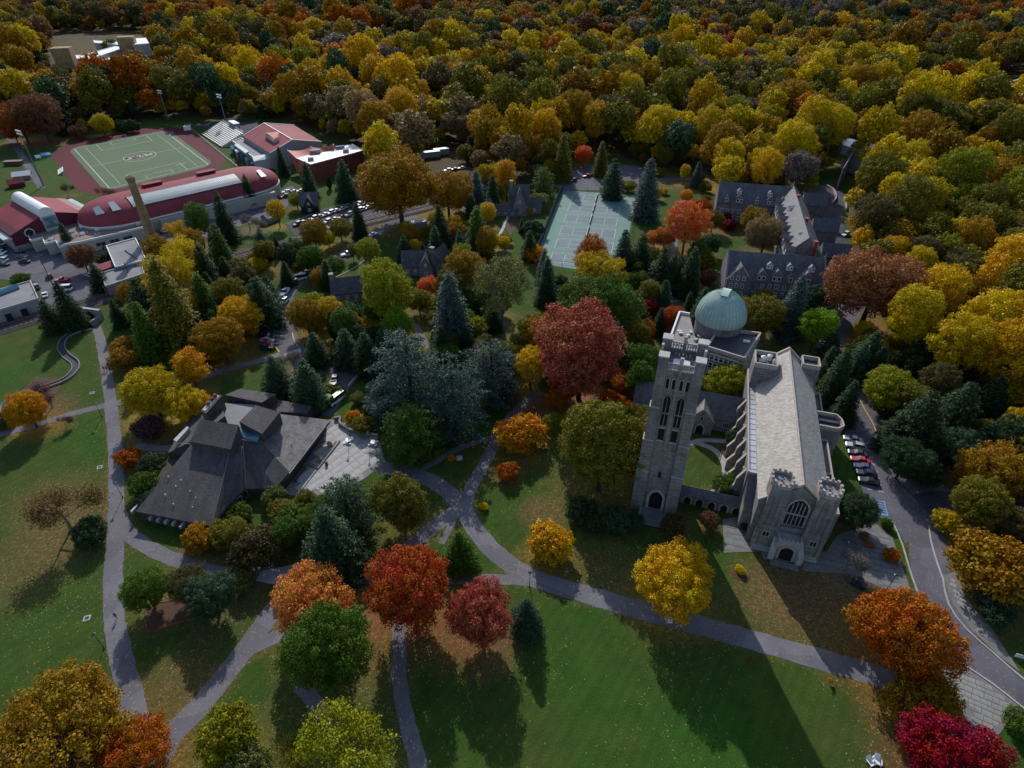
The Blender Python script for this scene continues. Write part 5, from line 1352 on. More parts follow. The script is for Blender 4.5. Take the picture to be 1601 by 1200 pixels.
sb = thing('store_building', 'small building with a red canopy and pale blue edged roof by the railway', 'building', (0, 0))
blk(sb, 'wall', [(158,428),(219,410),(226,428),(166,448)], 4.0, 'wall_grey', 'flat_grey', 'skylight')
b = B(); b.mass(Q((151,414,4.6),(178,405,4.6),(182,414,3.8),(154,424,3.8)), 3.4); b.build('canopy', M['red_roof'], sb)
b = B(); b.mass(Q((151,424,3.6),(156,424,3.6),(166,448,3.6),(161,448,3.6)), 0); b.build('red_wall', M['brick'], sb)
dp = thing('depot', 'grey flat roofed depot with a blue glazed monitor at the left edge', 'building', (0, 0))
blk(dp, 'wall', [(-60,470),(5,452),(48,440),(60,467),(0,485),(-50,500)], 4.5, 'wall_grey', 'flat_grey', 'cream')
b = B(); b.mass(Q((-30,462,6.2),(26,443,6.2),(30,449,5.2),(-26,470,5.2)), 4.5); b.build('roof_monitor', M['glass_blue'], dp)
for u_, v_ in ((14,495),(38,487)):
    x_, y_ = G(u_, v_, 2); b = B(x_, y_, R(30)); b.box(-.9, .9, -.25, .1, .2, 3.0); b.build('tall_window', M['dark'], dp)
g2 = thing('sports_hall', 'broad red gabled sports hall with white ridge lines and a raised dormer', 'sports hall', (0, 0))
A_, Bp, C_, D2, E_, F_ = G3(413,193,13), G3(457,219,13), G3(422,240,8.5), G3(380,213,8.5), G3(503,222,8.5), G3(460,196,8.5)
b = B(); b.mass([D2, C_, Bp, A_], 0.0, 0); b.mass([A_, Bp, E_, F_], 0.0, 0); b.build('wall', M['wall_grey'], g2)
def lift(q, d): return [(p[0], p[1], p[2]+d) for p in q]
b = B(); b.mass(lift([D2, C_, Bp, A_], .3), 8.2); b = B()
for q in ([D2, C_, Bp, A_], [A_, Bp, E_, F_]): b.add(lift(q, .25)+lift(q, .02), [(0,1,2,3),(3,2,1,0),(0,4,5,1),(1,5,6,2),(2,6,7,3),(3,7,4,0)])
b.build('roof', M['red_roof'], g2)
b = B()
for p, q in ((A_, Bp), (D2, A_), (C_, Bp), (Bp, E_), (A_, F_)): b.tube([(p[0], p[1], p[2]+.35), (q[0], q[1], q[2]+.35)], .3, 4)
b.build('ridge_trim', M['white'], g2)
b = B(); b.mass(Q((414,208,13.3),(435,206,14),(436,215,13.5),(428,219,12.6)), 9.5); b.build('dormer', M['cream'], g2); b = B(); b.mass(Q((416,207,13.9),(435.5,205.5,14.3),(436,213,13.9),(429,217,13.1)), 12.9); b.build('dormer_roof', M['awning'], g2)
an = thing('annex', 'grey flat roofed annex with stepped glass fronts between the track and the red sports hall', 'building', (0, 0))
blk(an, 'wall', [(364,221),(377,216),(421,240),(398,247),(388,240)], 6.0, 'wall_grey', 'flat_grey', 'metal')
b = B(); b.mass(Q((366,226,7.2),(372,224,7.2),(389,236,7.2),(384,239,7.2)), 6.0); b.build('glass_monitor', M['skylight'], an)
for k in range(5): b = B(); u_, v_ = 359+k*7.5, 228+k*5.6; b.mass(Q((u_, v_, 4-.2*k), (u_+6, v_-2, 4), (u_+10, v_+3, 4), (u_+4, v_+5, 4)), 0); b.build('glass_step', M['metal'] if k % 2 else M['glass_blue'], an)
b = B(); b.mass(Q((394,244,7),(421,240,7),(422,247,5.5),(397,252,5.5)), 0); b.build('curved_front', M['skylight'], an)
wh = thing('arts_building', 'red brick block with a brilliant white flat roof carrying grey machines', 'building', (0, 0))
WR = blk(wh, 'wall', [(463,247),(551,225.5),(568,235),(486,257)], 9.0, 'brick', 'white', 'white', rh=.3)
for (u_, v_, a, c, h_) in ((493,239,5.5,2.6,1.9),(486,250,3,2,1.5),(532,232,5,1.4,1.6),(541,237,3,2.4,1.6),(553,240,1.5,1,.6)):
    x_, y_ = G(u_, v_, 9.2); b = B(x_, y_, R(22)); b.box(-a/2, a/2, -c/2, c/2, 9.1, 9.1+h_); b.build('roof_unit', M['wall_grey'], wh)
M['white_roof'] = mat('white_roof', (0.80, 0.80, 0.80), var=0.08, rough=0.6)
aw = thing('awning', 'salmon red tensile canopy behind the white roofed arts building', 'canopy', (0, 0))
def sail(corners, sag=1.2, n=6):
    a, b_, c_, d_ = (np.array(q) for q in corners); b = B(); vs = []
    for i in range(n+1):
        for j in range(n+1):
            s_, t_ = i/n, j/n; p = (a*(1-s_)+b_*s_)*(1-t_)+(d_*(1-s_)+c_*s_)*t_; p[2] -= sag*4*(s_*(1-s_))*(1-t_*.3); vs.append(tuple(p))
    b.add(vs, [(i*(n+1)+j, (i+1)*(n+1)+j, (i+1)*(n+1)+j+1, i*(n+1)+j+1) for i in range(n) for j in range(n)]); b.add(vs, [(i*(n+1)+j, i*(n+1)+j+1, (i+1)*(n+1)+j+1, (i+1)*(n+1)+j) for i in range(0) for j in range(0)])
    return b.build('canopy_panel', M['awning'], aw, True)
sail([G3(449,234,11), G3(486,229,12), G3(492,241,9.5), G3(463,247,9.2)]); sail([G3(486,229,12), G3(521,225,12), G3(527,231,9.5), G3(492,241,9.5)]); sail([G3(452,240,9), G3(463,247,9.2), G3(482,256,9), G3(466,272,0.5)], .5)
b = B()
for q in ((449,234,11),(486,229,12),(521,225,12)): x_, y_ = G(*q); b.tube([(x_, y_, 0), (x_, y_, q[2])], .2, 5)
b.build('mast', M['metal'], aw)
# houses
def house(label, ctr_, rz, L_, W2, ze, zr, roofm='cottage_slate', wallm='stone', chim=True, wing_=None, dorm=0, cat='house', name='house'):
    h = thing(name, label, cat, ctr_, rz); b = B(); b.gwall(-L_/2, L_/2, -W2/2, W2/2, ze, zr, 'x')
    if wing_: xw, ww, lw_ = wing_; b.gwall(xw-ww/2, xw+ww/2, -W2/2-lw_, 0, ze, ze+(zr-ze)*.95, 'y')
    b.build('wall', M[wallm], h); b = B(); b.gable(-L_/2, L_/2, -W2/2, W2/2, ze, zr+.05, 'x', .45, .25)
    if wing_: b.gable(xw-ww/2, xw+ww/2, -W2/2-lw_, 1.0, ze, ze+(zr-ze)*.95+.05, 'y', .4, .25)
    b.build('roof', M[roofm], h)
    if chim: b = B(); b.box(-L_/2-.2, -L_/2+1.2, -.8, .8, 0, zr+1.6); b.box(-L_/2-.3, -L_/2+1.3, -.9, .9, zr+1.6, zr+1.85); b.build('chimney', M['stone'], h)
    for k in range(max(2, int(L_/3.4))):
        if wing_ and abs(-L_/2+1.6+k*3.2-xw) < ww/2+.6: continue
        window(h, -L_/2+1.6+k*3.2, -W2/2-.03, 1.2, 1.1, 1.4)
    if wing_: window(h, xw, -W2/2-lw_-.03, 1.2, 1.4, 1.4); window(h, xw, -W2/2-lw_-.03, ze+.2, 1.0, 1.1)
    return h
house('long stone house with a mottled slate roof and end chimney beside the campus road', G(549, 452, 3), R(14), 13, 7, 4, 8)
house('stone house with several slate gables north of the brilliant red tree', G(655, 410, 4), R(2), 12, 7, 4.5, 9, wing_=(3, 5, 2), chim=False)
house('steep gabled slate wing right of the many gabled stone house', G(686, 408, 4), R(65), 9, 6, 4.5, 9.5)
house('steep roofed stone cottage with a chimney at the top of the cottage lawn', G(812, 318, 4), R(0), 8.5, 9, 6, 13, wing_=(0, 6, 1))
house('lower slate wing at the right of the steep roofed stone cottage', G(833, 321, 3), R(-2), 8, 6, 3.8, 6.5, chim=False)
house('long low slate roofed range joining the two cottages', G(782, 325, 3), R(-5), 17, 4.5, 3, 5, chim=False)
house('small gabled stone cottage at the left end of the low range', G(762, 327, 4), R(70), 7, 5, 4.5, 8.5, chim=False)
house('slate roof half hidden behind the tall green conifer', G(726, 379, 4), R(55), 8, 6, 4, 8, chim=False)
house('small dark house with a grey gable facing the car park', G(485, 318, 3), R(10), 8, 8, 4, 8.5, 'slate', 'glass', wing_=(0, 5, 1.5), chim=False)
house('dark roofed house at the left of the great gold brown tree', G(570, 297, 3), R(30), 12, 8, 4, 8, 'slate', 'wall_grey', chim=False)
house('grey shed beside the yellow lane tree', G(423, 338, 2), R(60), 7, 4.5, 2.6, 4, 'slate', 'wall_grey', chim=False, cat='shed', name='shed')
house('dark roofed house at the far left behind the track', G(10, 178, 4), R(30), 16, 10, 5, 9, 'slate', 'wall_grey', chim=False)
x_, y_ = G(665, 245, 1.5)
for nm, px_, rz_, L_, lab in (('trailer', (668,243), 22, 15, 'grey blue trailer under the trees north of the railway'), ('trailer', (690,238), 22, 9, 'shorter grey trailer end to end with the long one'), ('trailer', (650,354), 25, 10, 'pale blue roofed trailer behind the cone tree by the cottages')):
    x_, y_ = G(*px_, 1.5); t_ = thing(nm, lab, 'trailer', (x_, y_), R(rz_)); b = B(); b.box(-L_/2, L_/2, -1.7, 1.7, .5, 3.6); b.build('body', M['wall_grey'], t_)
    b = B(); b.box(-L_/2-.1, L_/2+.1, -1.8, 1.8, 3.6, 3.85); b.build('roof', M['skylight'], t_)
    b = B(); [b.cyl(xx, yy, 0, .9, .45, .45, 8) for xx in (-L_*.3, -L_*.3+1.2) for yy in (-1.4, 1.4)]; b.build('wheel', M['tyre'], t_)
# modern drum building among the trees
dr = thing('science_centre', 'round fronted concrete building with a glazed grid and pale roof light among the trees', 'building', (0, 0))
x_, y_ = G(1345, 270); b = B(x_+8, y_+6, 0); b.cyl(0, 0, 0, 9, 15, 15, 32); b.build('drum_wall', M['concrete'], dr)
b = B(x_+8, y_+6, 0); b.cyl(0, 0, 9, 9.3, 14.5, 14.5, 32); b.build('flat_roof', M['membrane'], dr)
b = B()
p, q = np.array(G(1308, 296)), np.array(G(1328, 262))
for k in range(5):
    c_ = p+(q-p)*k/4; b.box(c_[0]-.25, c_[0]+.25, c_[1]-.25, c_[1]+.25, 0, 11)
for z_ in (.3, 4, 7.5, 10.8): strip(b, [p, q], .4, z_-.2, z_+.1)
gr_ = b.build('glazing_grid', M['flat_grey'], dr); b = B(); strip(b, [p, q], .1, 0, 10.8); b.build('pane', M['glass'], gr_)
b = B(); b.mass(Q((1316,218,13),(1328,216,13.5),(1381,229,13),(1352,236,12.5),(1318,226,13)), 8); b.build('pale_roof', M['metal'], dr)
b = B(); strip(b, smooth_line([G(1292,292), G(1303,300), G(1306,312), G(1300,320)], 1), .5, 0, 1.4); strip(b, smooth_line([G(1318,312), G(1322,320), G(1322,330)], 1), .5, 0, 1.4); tag(b.build('garden_wall', M['coping']), 'curved pale wall behind the dormitory court', 'wall')
# distant white building
fb = thing('distant_school', 'long white roofed stepped building far off in the woods', 'building', (0, 0))
for px_, z in (([(88,86),(130,86),(132,92),(86,92)],19), ([(124,88),(188,70),(197,74),(136,94)],21), ([(146,63),(196,66),(196,71),(148,67)],22), ([(204,60),(228,59),(233,68),(208,70)],25), ([(130,88),(176,90),(174,95),(128,93)],18)):
    blk(fb, 'wall', px_, z, 'concrete', 'white', 'white')
for u_, v_ in ((99,84),(199,66)): x_, y_ = G(u_, v_, 26); b = B(x_, y_, .3); b.box(-7, 7, -6, 6, 0, 31); b.build('stair_tower', M['tan_brick'], fb)
far_h = [(1205,8,'far white house near the top edge right of centre',.2), (1330,10,'far blue grey house near the top edge right of the white house',.9), (935,18,'far pale house between distant trees at top centre',.1), (905,32,'small far pale house below the top centre one',.7), (440,12,'far pale roof near the top edge left of centre',.3), (640,12,'far roof beside the distant road',-.2), (735,17,'tiny far white roof right of the distant road',.5), (1045,42,'far grey house beside the clearing',.4)]
for u_, v_, lab, a in far_h: house(lab, G(u_, v_, 5), a, 24, 14, 9, 15, 'flat_grey', 'white', chim=False)
# railway trestle at the right
tq = thing('railway_trestle', 'railway viaduct crossing above the trees at the right edge', 'viaduct', (0, 0))
b = B(); p, q = np.array(G(1540,146,16)), np.array(G(1680,95,16))
for off_ in (-2.4, 2.4): nn_ = np.array((-(q-p)[1], (q-p)[0]))/np.linalg.norm(q-p)*off_; strip(b, [p+nn_, q+nn_], 1.2, 15.4, 16.6)
b.build('rail', M['concrete'], tq); b = B(); strip(b, [p, q], 9, 14.4, 15.4); b.build('deck', M['ballast'], tq)
for k in range(7):
    c_ = p+(q-p)*k/6; b = B(); b.box(c_[0]-1, c_[0]+1, c_[1]-2.5, c_[1]+2.5, 0, 14.4); b.build('pier', M['stone'], tq)
# tunnel portal under the railway
tp = thing('underpass', 'concrete underpass mouth where the long path meets the railway bank', 'underpass', (*G(147, 497), 0), R(-14))
b = B(); b.box(-4, -1.5, -.6, .4, 0, 3.8); b.box(1.5, 4, -.6, .4, 0, 3.8); b.box(-1.5, 1.5, -.6, .4, 2.7, 3.8); b.box(-4.2, -3.6, -6, -.6, 0, 2.2); b.box(3.6, 4.2, -5, -.6, 0, 2.0); b.build('portal_wall', M['concrete'], tp)
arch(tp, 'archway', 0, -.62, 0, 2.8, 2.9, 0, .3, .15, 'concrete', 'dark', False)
# ---------------------------------------------------------------- grounds furniture
def lamp(u, v, lab, h=4.2):
    x, y = G(u, v); t = thing('street_lamp', lab, 'street lamp', (x, y))
    b = B(); b.cyl(0, 0, 0, .5, .16, .1, 8); b.cyl(0, 0, .5, h, .07, .05, 6); b.build('pole', M['metal_dark'], t)
    b = B(); b.cyl(0, 0, h, h+.55, .16, .3, 8); b.build('lantern', M['skylight'], t); b = B(); b.cyl(0, 0, h+.55, h+.75, .38, .05, 8); b.build('cap', M['metal_dark'], t)
for q in ((546,692,'left lamp post standing on the dining hall terrace'),(578.5,698,'right lamp post standing on the dining hall terrace'),(160,652,'lamp post at the path crossing left of the yellow trees'),(438,916,'lamp post at the paved corner above the salmon maple'),
          (828,918,'lamp post beside the dark cone evergreen on the main path'),(1387,922,'lamp post by the flagstones near the right road'),(163,1014,'lamp post on the lawn left of the long path'),(487,448,'lamp post at the bend of the campus road by the house'),
          (192,778,'lamp post by the dining hall on the long path'),(1372,660,'lamp post at the head of the parked car row'),(795,345,'lamp post at the top of the cottage walk')): lamp(*q)
def floodlight(u, v, top, lab):
    x, y = G(u, v); h = 10
    while P(x, y, h)[1] > top and h < 45: h += .5
    t = thing('floodlight_mast', lab, 'floodlight', (x, y), R(-30)); b = B(); b.cyl(0, 0, 0, h, .45, .2, 8); b.build('mast', M['pole_green'], t)
    b = B(); b.box(-2.2, 2.2, -.15, .15, h-.2, h+.1); b.box(-2.2, 2.2, -.15, .15, h-1.7, h-1.4); b.build('crossarm', M['metal'], t)
    for k in range(5):
        for r_ in range(2):
            b = B(); b.box(-2.1+k*.95, -1.5+k*.95, -.6, -.15, h+.1-r_*1.5, h+.75-r_*1.5); b.build('lamp_head', M['white'], t)
floodlight(263, 186, 143, 'floodlight mast behind the running track'); floodlight(356, 201, 150, 'floodlight mast beside the grandstand'); floodlight(68, 290, 206, 'tall floodlight mast by the lane left of the track')
def pole(u, v, top, lab, arm=True):
    x, y = G(u, v); h = 5
    while P(x, y, h)[1] > top and h < 20: h += .25
    t = thing('utility_pole', lab, 'utility pole', (x, y), R(60)); b = B(); b.cyl(0, 0, 0, h, .2, .13, 7); b.build('post', M['wood'], t)
    if arm: b = B(); b.box(-1.2, 1.2, -.07, .07, h-.8, h-.62); b.build('crossarm', M['wood'], t)
pole(86, 452, 398, 'tall dark utility pole in the parking yard left of the red pickup'); pole(206, 440, 411, 'utility pole before the red canopied building'); pole(562, 342, 288, 'dark utility pole at the end of the railway car park')
pole(735, 282, 240, 'dark pole beside the trailers in the woods', False)
# grandstand
p0, p1, p2 = np.array(G(345, 231)), np.array(G(314, 211)), np.array(G(368, 219))
gd = p1-p0; GL_ = float(np.linalg.norm(gd)); gs = thing('grandstand', 'pale metal grandstand with a press box beside the running track', 'grandstand', (p0[0], p0[1]), math.atan2(gd[1], gd[0]))
for k in range(12): b = B(); b.box(0, GL_, -1.4-k*1.25, -.75-k*1.25, .9+k*.5, 1.0+k*.5); b.build('bench_row', M['metal'], gs)
b = B()
for k in range(12): b.box(0, GL_, -1.95-k*1.25, -.72-k*1.25, .35+k*.5, .5+k*.5); b.box(0, GL_, -.74-k*1.25, -.68-k*1.25, 0 if k == 0 else k*.5-.1, .5+k*.5)
for k in range(7): x_ = k*GL_/6; b.add([(x_-.08, -.7, 0), (x_-.08, -15.6, 0), (x_-.08, -15.6, 6.0), (x_+.08, -.7, 0), (x_+.08, -15.6, 0), (x_+.08, -15.6, 6.0)], [(0,1,2),(5,4,3),(0,2,5,3)])
b.build('deck', M['metal'], gs)
b = B()
for k in range(4): b.box(GL_*(.1+.26*k)-.3, GL_*(.1+.26*k)+.3, -15.6, -.7, .1, .3) if False else b.mass([(GL_*(.1+.27*k)-.4, -.7, .75), (GL_*(.1+.27*k)+.4, -.7, .75), (GL_*(.1+.27*k)+.4, -15.6, 6.75), (GL_*(.1+.27*k)-.4, -15.6, 6.75)], .1) if False else None
for z_ in (6.5, 7.0, 7.5): b.box(0, GL_, -16.0, -15.9, z_, z_+.08)
for k in range(13): b.box(k*GL_/12-.04, k*GL_/12+.04, -16.0, -15.9, 5.8, 7.5)
b.build('railing', M['white'], gs); b = B(); b.box(GL_*.42, GL_*.68, -19.5, -16.2, 4.5, 8.6); b.build('press_box', M['wall_grey'], gs); b = B(); b.box(GL_*.41, GL_*.69, -19.7, -15.9, 8.6, 8.85); b.build('press_box_roof', M['white'], gs)
b = B(); b.box(GL_*.43, GL_*.67, -16.18, -16.1, 6.8, 8.0); b.build('press_box_window', M['glass'], gs)
# goals, sheds, small stands
def goal(s_, t_, lab, rz):
    x, y = fieldxy(s_, t_); t = thing('goal', lab, 'goal', (x, y), rz); b = B()
    for x_ in (-3.6, 3.6): b.tube([(x_, 0, 0), (x_, 0, 2.4)], .09, 5); b.tube([(x_, 0, 2.4), (x_, 1.6, 0)], .05, 4)
    b.tube([(-3.6, 0, 2.4), (3.6, 0, 2.4)], .09, 5); b.build('goal_frame', M['white'], t)
dA = np.array(fieldxy(1, .5))-np.array(fieldxy(0, .5)); ra = math.atan2(dA[1], dA[0])
goal(.015, .5, 'white goal at the far end of the sports field', ra+math.pi/2); goal(.985, .5, 'white goal at the near end of the sports field', ra-math.pi/2)
goal(.93, .72, 'white practice goal near the field house edge of the pitch', ra-1.2)
def small(nm, lab, cat, u, v, rz, parts):
    x, y = G(u, v); t = thing(nm, lab, cat, (x, y), R(rz))
    for pn, m_, f in parts: b = B(); f(b); b.build(pn, M[m_], t)
    return t
small('shed', 'small shed with a white striped roof on the left lawn by the track', 'shed', 37, 278, 25, [('wall', 'wall_grey', lambda b: b.gwall(-4, 4, -3, 3, 2.2, 3.6)), ('roof', 'white', lambda b: b.gable(-4, 4, -3, 3, 2.2, 3.7, 'x', .4, .15))])
small('shed', 'small red brown shed behind the gymnasium', 'shed', 28, 291, 35, [('wall', 'maroon', lambda b: b.gwall(-3.5, 3.5, -2.5, 2.5, 2.4, 3.8)), ('roof', 'red_roof', lambda b: b.gable(-3.5, 3.5, -2.5, 2.5, 2.4, 3.9, 'x', .4, .15))])
small('dugout', 'low tan roofed dugout on the left lawn beside the track', 'dugout', 23, 257, 8, [('wall', 'wood', lambda b: b.box(-4.5, 4.5, -1.6, 1.4, 0, 2.0)), ('roof', 'flat_tan', lambda b: b.box(-4.9, 4.9, -2.0, 1.8, 2.0, 2.25))])
small('bleacher', 'small white bleacher at the left side of the track', 'bleacher', 91, 270, -58, [('seat', 'white', lambda b: [b.box(-5, 5, k*.8, k*.8+.5, .4+k*.4, .5+k*.4) for k in range(4)]), ('frame', 'metal', lambda b: [b.box(x_-.06, x_+.06, 0, 3.0, 0, .4) for x_ in (-4, 0, 4)])])
small('tarpaulin', 'blue covered landing mat at the upper left of the track', 'mat', 72, 243, -50, [('mat', 'line_blue', lambda b: b.box(-3.2, 3.2, -2.4, 2.4, 0, 1.1)), ('base', 'white', lambda b: b.box(-3.4, 3.4, -5.5, -2.6, 0, .4))])
small('container', 'white box container beside the running track bend', 'container', 294, 203, 20, [('body', 'white', lambda b: b.box(-2.2, 2.2, -1.4, 1.4, .1, 2.6)), ('door', 'wall_grey', lambda b: b.box(2.2, 2.26, -1.1, 1.1, .3, 2.4))])
# tennis: nets and fences
nets_word = ['nearest', 'second nearest', 'third nearest', 'third farthest', 'second farthest', 'farthest']
for k, (xc, yc) in enumerate(courts):
    c_, s_ = math.cos(tang), math.sin(tang); t = thing('tennis_net', nets_word[k]+' tennis net of the six courts', 'net', (ctr[0]+xc*c_-yc*s_, ctr[1]+xc*s_+yc*c_), tang, 'tennis nets')
    b = B(); b.box(-.05, .05, -6.3, 6.3, .08, .98); b.build('mesh', M['metal_dark'], t); b = B(); b.box(-.07, .07, -6.3, 6.3, .98, 1.08); b.build('tape', M['white'], t)
    for y_ in (-6.4, 6.4): b = B(); b.cyl(0, y_, 0, 1.15, .08, .08, 6); b.build('post', M['metal_dark'], t)
def fence(lab, px, h=3.2, step=4.5, mesh='metal_dark', panel=True, name='fence', post='metal_dark'):
    pts = [np.array(G(*q)) for q in px]; t = thing(name, lab, 'fence', (0, 0))
    for i in range(len(pts)-1):
        d = pts[i+1]-pts[i]; n = max(1, round(np.linalg.norm(d)/step))
        for k in range(n+(i == len(pts)-2)): c_ = pts[i]+d*k/n; b = B(); b.cyl(c_[0], c_[1], 0, h+.1, .07, .07, 5); b.build('post', M[post], t)
        if panel: 
            for k in range(n): b = B(); strip(b, [pts[i]+d*k/n, pts[i]+d*(k+1)/n], .04, .1, h); b.build('panel', M[mesh], t)
        else: b = B(); [strip(b, [pts[i], pts[i+1]], .07, z_, z_+.09) for z_ in (h*.5, h)]; b.build('rail', M[post], t)
M['screen'] = mat('green_windscreen', (0.035, 0.085, 0.085), var=.2)
fence('dark green windscreen fence along the left side of the tennis courts', [(879,295),(833,411)], 3.2, 6, 'screen')
fence('open fence along the right side of the tennis courts', [(996,304),(974,432)], 3.0, 6, panel=False, post='wood'); fence('fence at the near end of the tennis courts', [(833,412),(974,434)], 3.0, 6, panel=False); fence('fence at the far end of the tennis courts', [(880,295),(996,303)], 3.0, 6, panel=False)
fence('low rail fence along the inside of the track by the grandstand', [(290,195),(372,262)], 1.2, 6, panel=False, post='metal')
fence('low fence beside the railway at the car park', [(470,368),(520,356),(560,346)], 1.2, 4, panel=False, post='metal')
# terrace things
for u, v, lab in ((545,691,'white round terrace table with seats, left one'),(584,694,'white round terrace table partly under the spreading conifer')):
    t = small('table', lab, 'table', u, v, 10, [('table_top', 'white', lambda b: b.cyl(0, 0, .72, .8, .75, .75, 14)), ('leg', 'metal', lambda b: b.cyl(0, 0, 0, .72, .12, .08, 8))])
    for k in range(4): a = k*math.pi/2+.4; b = B(); b.cyl(1.15*math.cos(a), 1.15*math.sin(a), .38, .46, .3, .3, 8); b.cyl(1.15*math.cos(a), 1.15*math.sin(a), 0, .38, .05, .05, 5); b.build('seat', M['white'], t)
M['flower'] = mat('flowers', (0.50, 0.14, 0.03), var=.6, scale=6, col2=(.5, .3, .03))
for u, v, lab in ((516,696,'upper planter of orange flowers on the terrace'),(499,719,'lower planter of orange flowers on the terrace')):
    small('planter', lab, 'planter', u, v, 0, [('pot', 'stone_pale', lambda b: b.cyl(0, 0, 0, .7, .55, .75, 10)), ('flowers', 'flower', lambda b: [b.cyl(.35*math.cos(k*1.3), .35*math.sin(k*1.3), .65, 1.0+.12*(k % 3), .34, .1, 7) for k in range(6)])])
small('litter_bin', 'black litter bin on the terrace near the lower planter', 'bin', 511, 727, 0, [('body', 'metal_dark', lambda b: b.cyl(0, 0, 0, 1.0, .35, .38, 10)), ('lid', 'metal_dark', lambda b: b.cyl(0, 0, 1.0, 1.15, .42, .2, 10))])
small('bench', 'blue white bench among the shrubs below the terrace', 'bench', 465, 805, 20, [('seat', 'white', lambda b: b.box(-.9, .9, -.3, .3, .4, .5)), ('backrest', 'line_blue', lambda b: b.box(-.9, .9, .3, .38, .5, 1.0)), ('leg', 'metal', lambda b: [b.box(x_-.05, x_+.05, -.25, .25, 0, .4) for x_ in (-.7, .7)])])
for u, v, lab in ((478,645,'dark bin by the loading yard, left one'),(489,647,'dark bin by the loading yard, right one')):
    small('bin', lab, 'bin', u, v, 20, [('body', 'metal_dark', lambda b: b.box(-.7, .7, -.6, .6, 0, 1.2)), ('lid', 'wall_grey', lambda b: b.box(-.75, .75, -.65, .65, 1.2, 1.32))])
def deckchair(u, v, rz, lab):
    small('garden_chair', lab, 'chair', u, v, rz, [('seat', 'white', lambda b: b.mass([(-.45, -.5, .42), (.45, -.5, .42), (.45, .4, .28), (-.45, .4, .28)], .24)), ('backrest', 'white', lambda b: b.mass([(-.42, .35, .3), (.42, .35, .3), (.34, .85, 1.15), (-.34, .85, 1.15)], .22)),
          ('armrest', 'white', lambda b: [b.box(x_-.08, x_+.08, -.55, .5, .6, .66) for x_ in (-.58, .58)]), ('leg', 'white', lambda b: [b.box(x_-.05, x_+.05, y_-.05, y_+.05, 0, .6) for x_ in (-.58, .58) for y_ in (-.5, .4)])])
deckchair(1361, 1193, 20, 'left white garden chair at the bottom edge of the lawn'); deckchair(1370, 1191, -25, 'right white garden chair at the bottom edge of the lawn')
small('sign', 'small pale sign at the right edge beyond the road', 'sign', 1591, 1030, -20, [('board', 'white', lambda b: b.box(-.7, .7, -.04, .04, .5, 1.4)), ('post', 'wood', lambda b: [b.box(x_-.05, x_+.05, .05, .12, 0, 1.3) for x_ in (-.5, .5)])])
for u, v, lab in ((144,614,'square access cover set in the lawn above the path crossing'),(156,730,'square access cover set in the lawn beside the long path'),(136,966,'round pale cover on the left lawn')):
    x, y = G(u, v); b = B(x, y, .3); b.box(-.6, .6, -.6, .6, 0, .05); o = b.build('access_cover', M['concrete']); tag(o, lab, 'cover'); b = B(x, y, .3); b.box(-.35, .35, -.35, .35, .05, .07); b.build('lid', M['metal_dark'], o)
for u, v, lab in ((735,771,'pale boulder beside the star junction'),(718,716,'small stone in the triangle lawn')):
    x, y = G(u, v); b = B(x, y, .6); b.cyl(0, 0, 0, .35, 1.0, .75, 7); b.cyl(.1, 0, .35, .6, .75, .3, 7); tag(b.build('boulder', M['stone_pale']), lab, 'boulder')
for u, v, w_, lab in ((1156,898,1.7,'mulch ring under the lemon yellow sapling'),):
    x, y = G(u, v); b = B(x, y); b.cyl(0, 0, .0, .12, w_, w_*.8, 16); struct('mulch_ring', b, M['mulch'])
def island(name, px, m, z, edge=None):
    line = smooth_line([G(*q) for q in px+[px[0]]], 1.0); b = B(); b.prism([tuple(q) for q in line[:-1]], 0, z); struct(name, b, M[m])
    if edge: b = B(); strip(b, line, .25, 0, z+.08); struct('bed_edging', b, M[edge])
island('mulch_bed', [(226,968),(238,946),(270,938),(310,928),(335,935),(345,955),(300,967),(260,980),(235,988)], 'mulch', .08, 'brick')
island('mulch_bed', [(40,605),(58,590),(85,592),(95,606),(75,622),(48,620)], 'mulch', .06)
island('mulch_bed', [(798,368),(812,345),(800,338),(790,352)], 'mulch', .05)

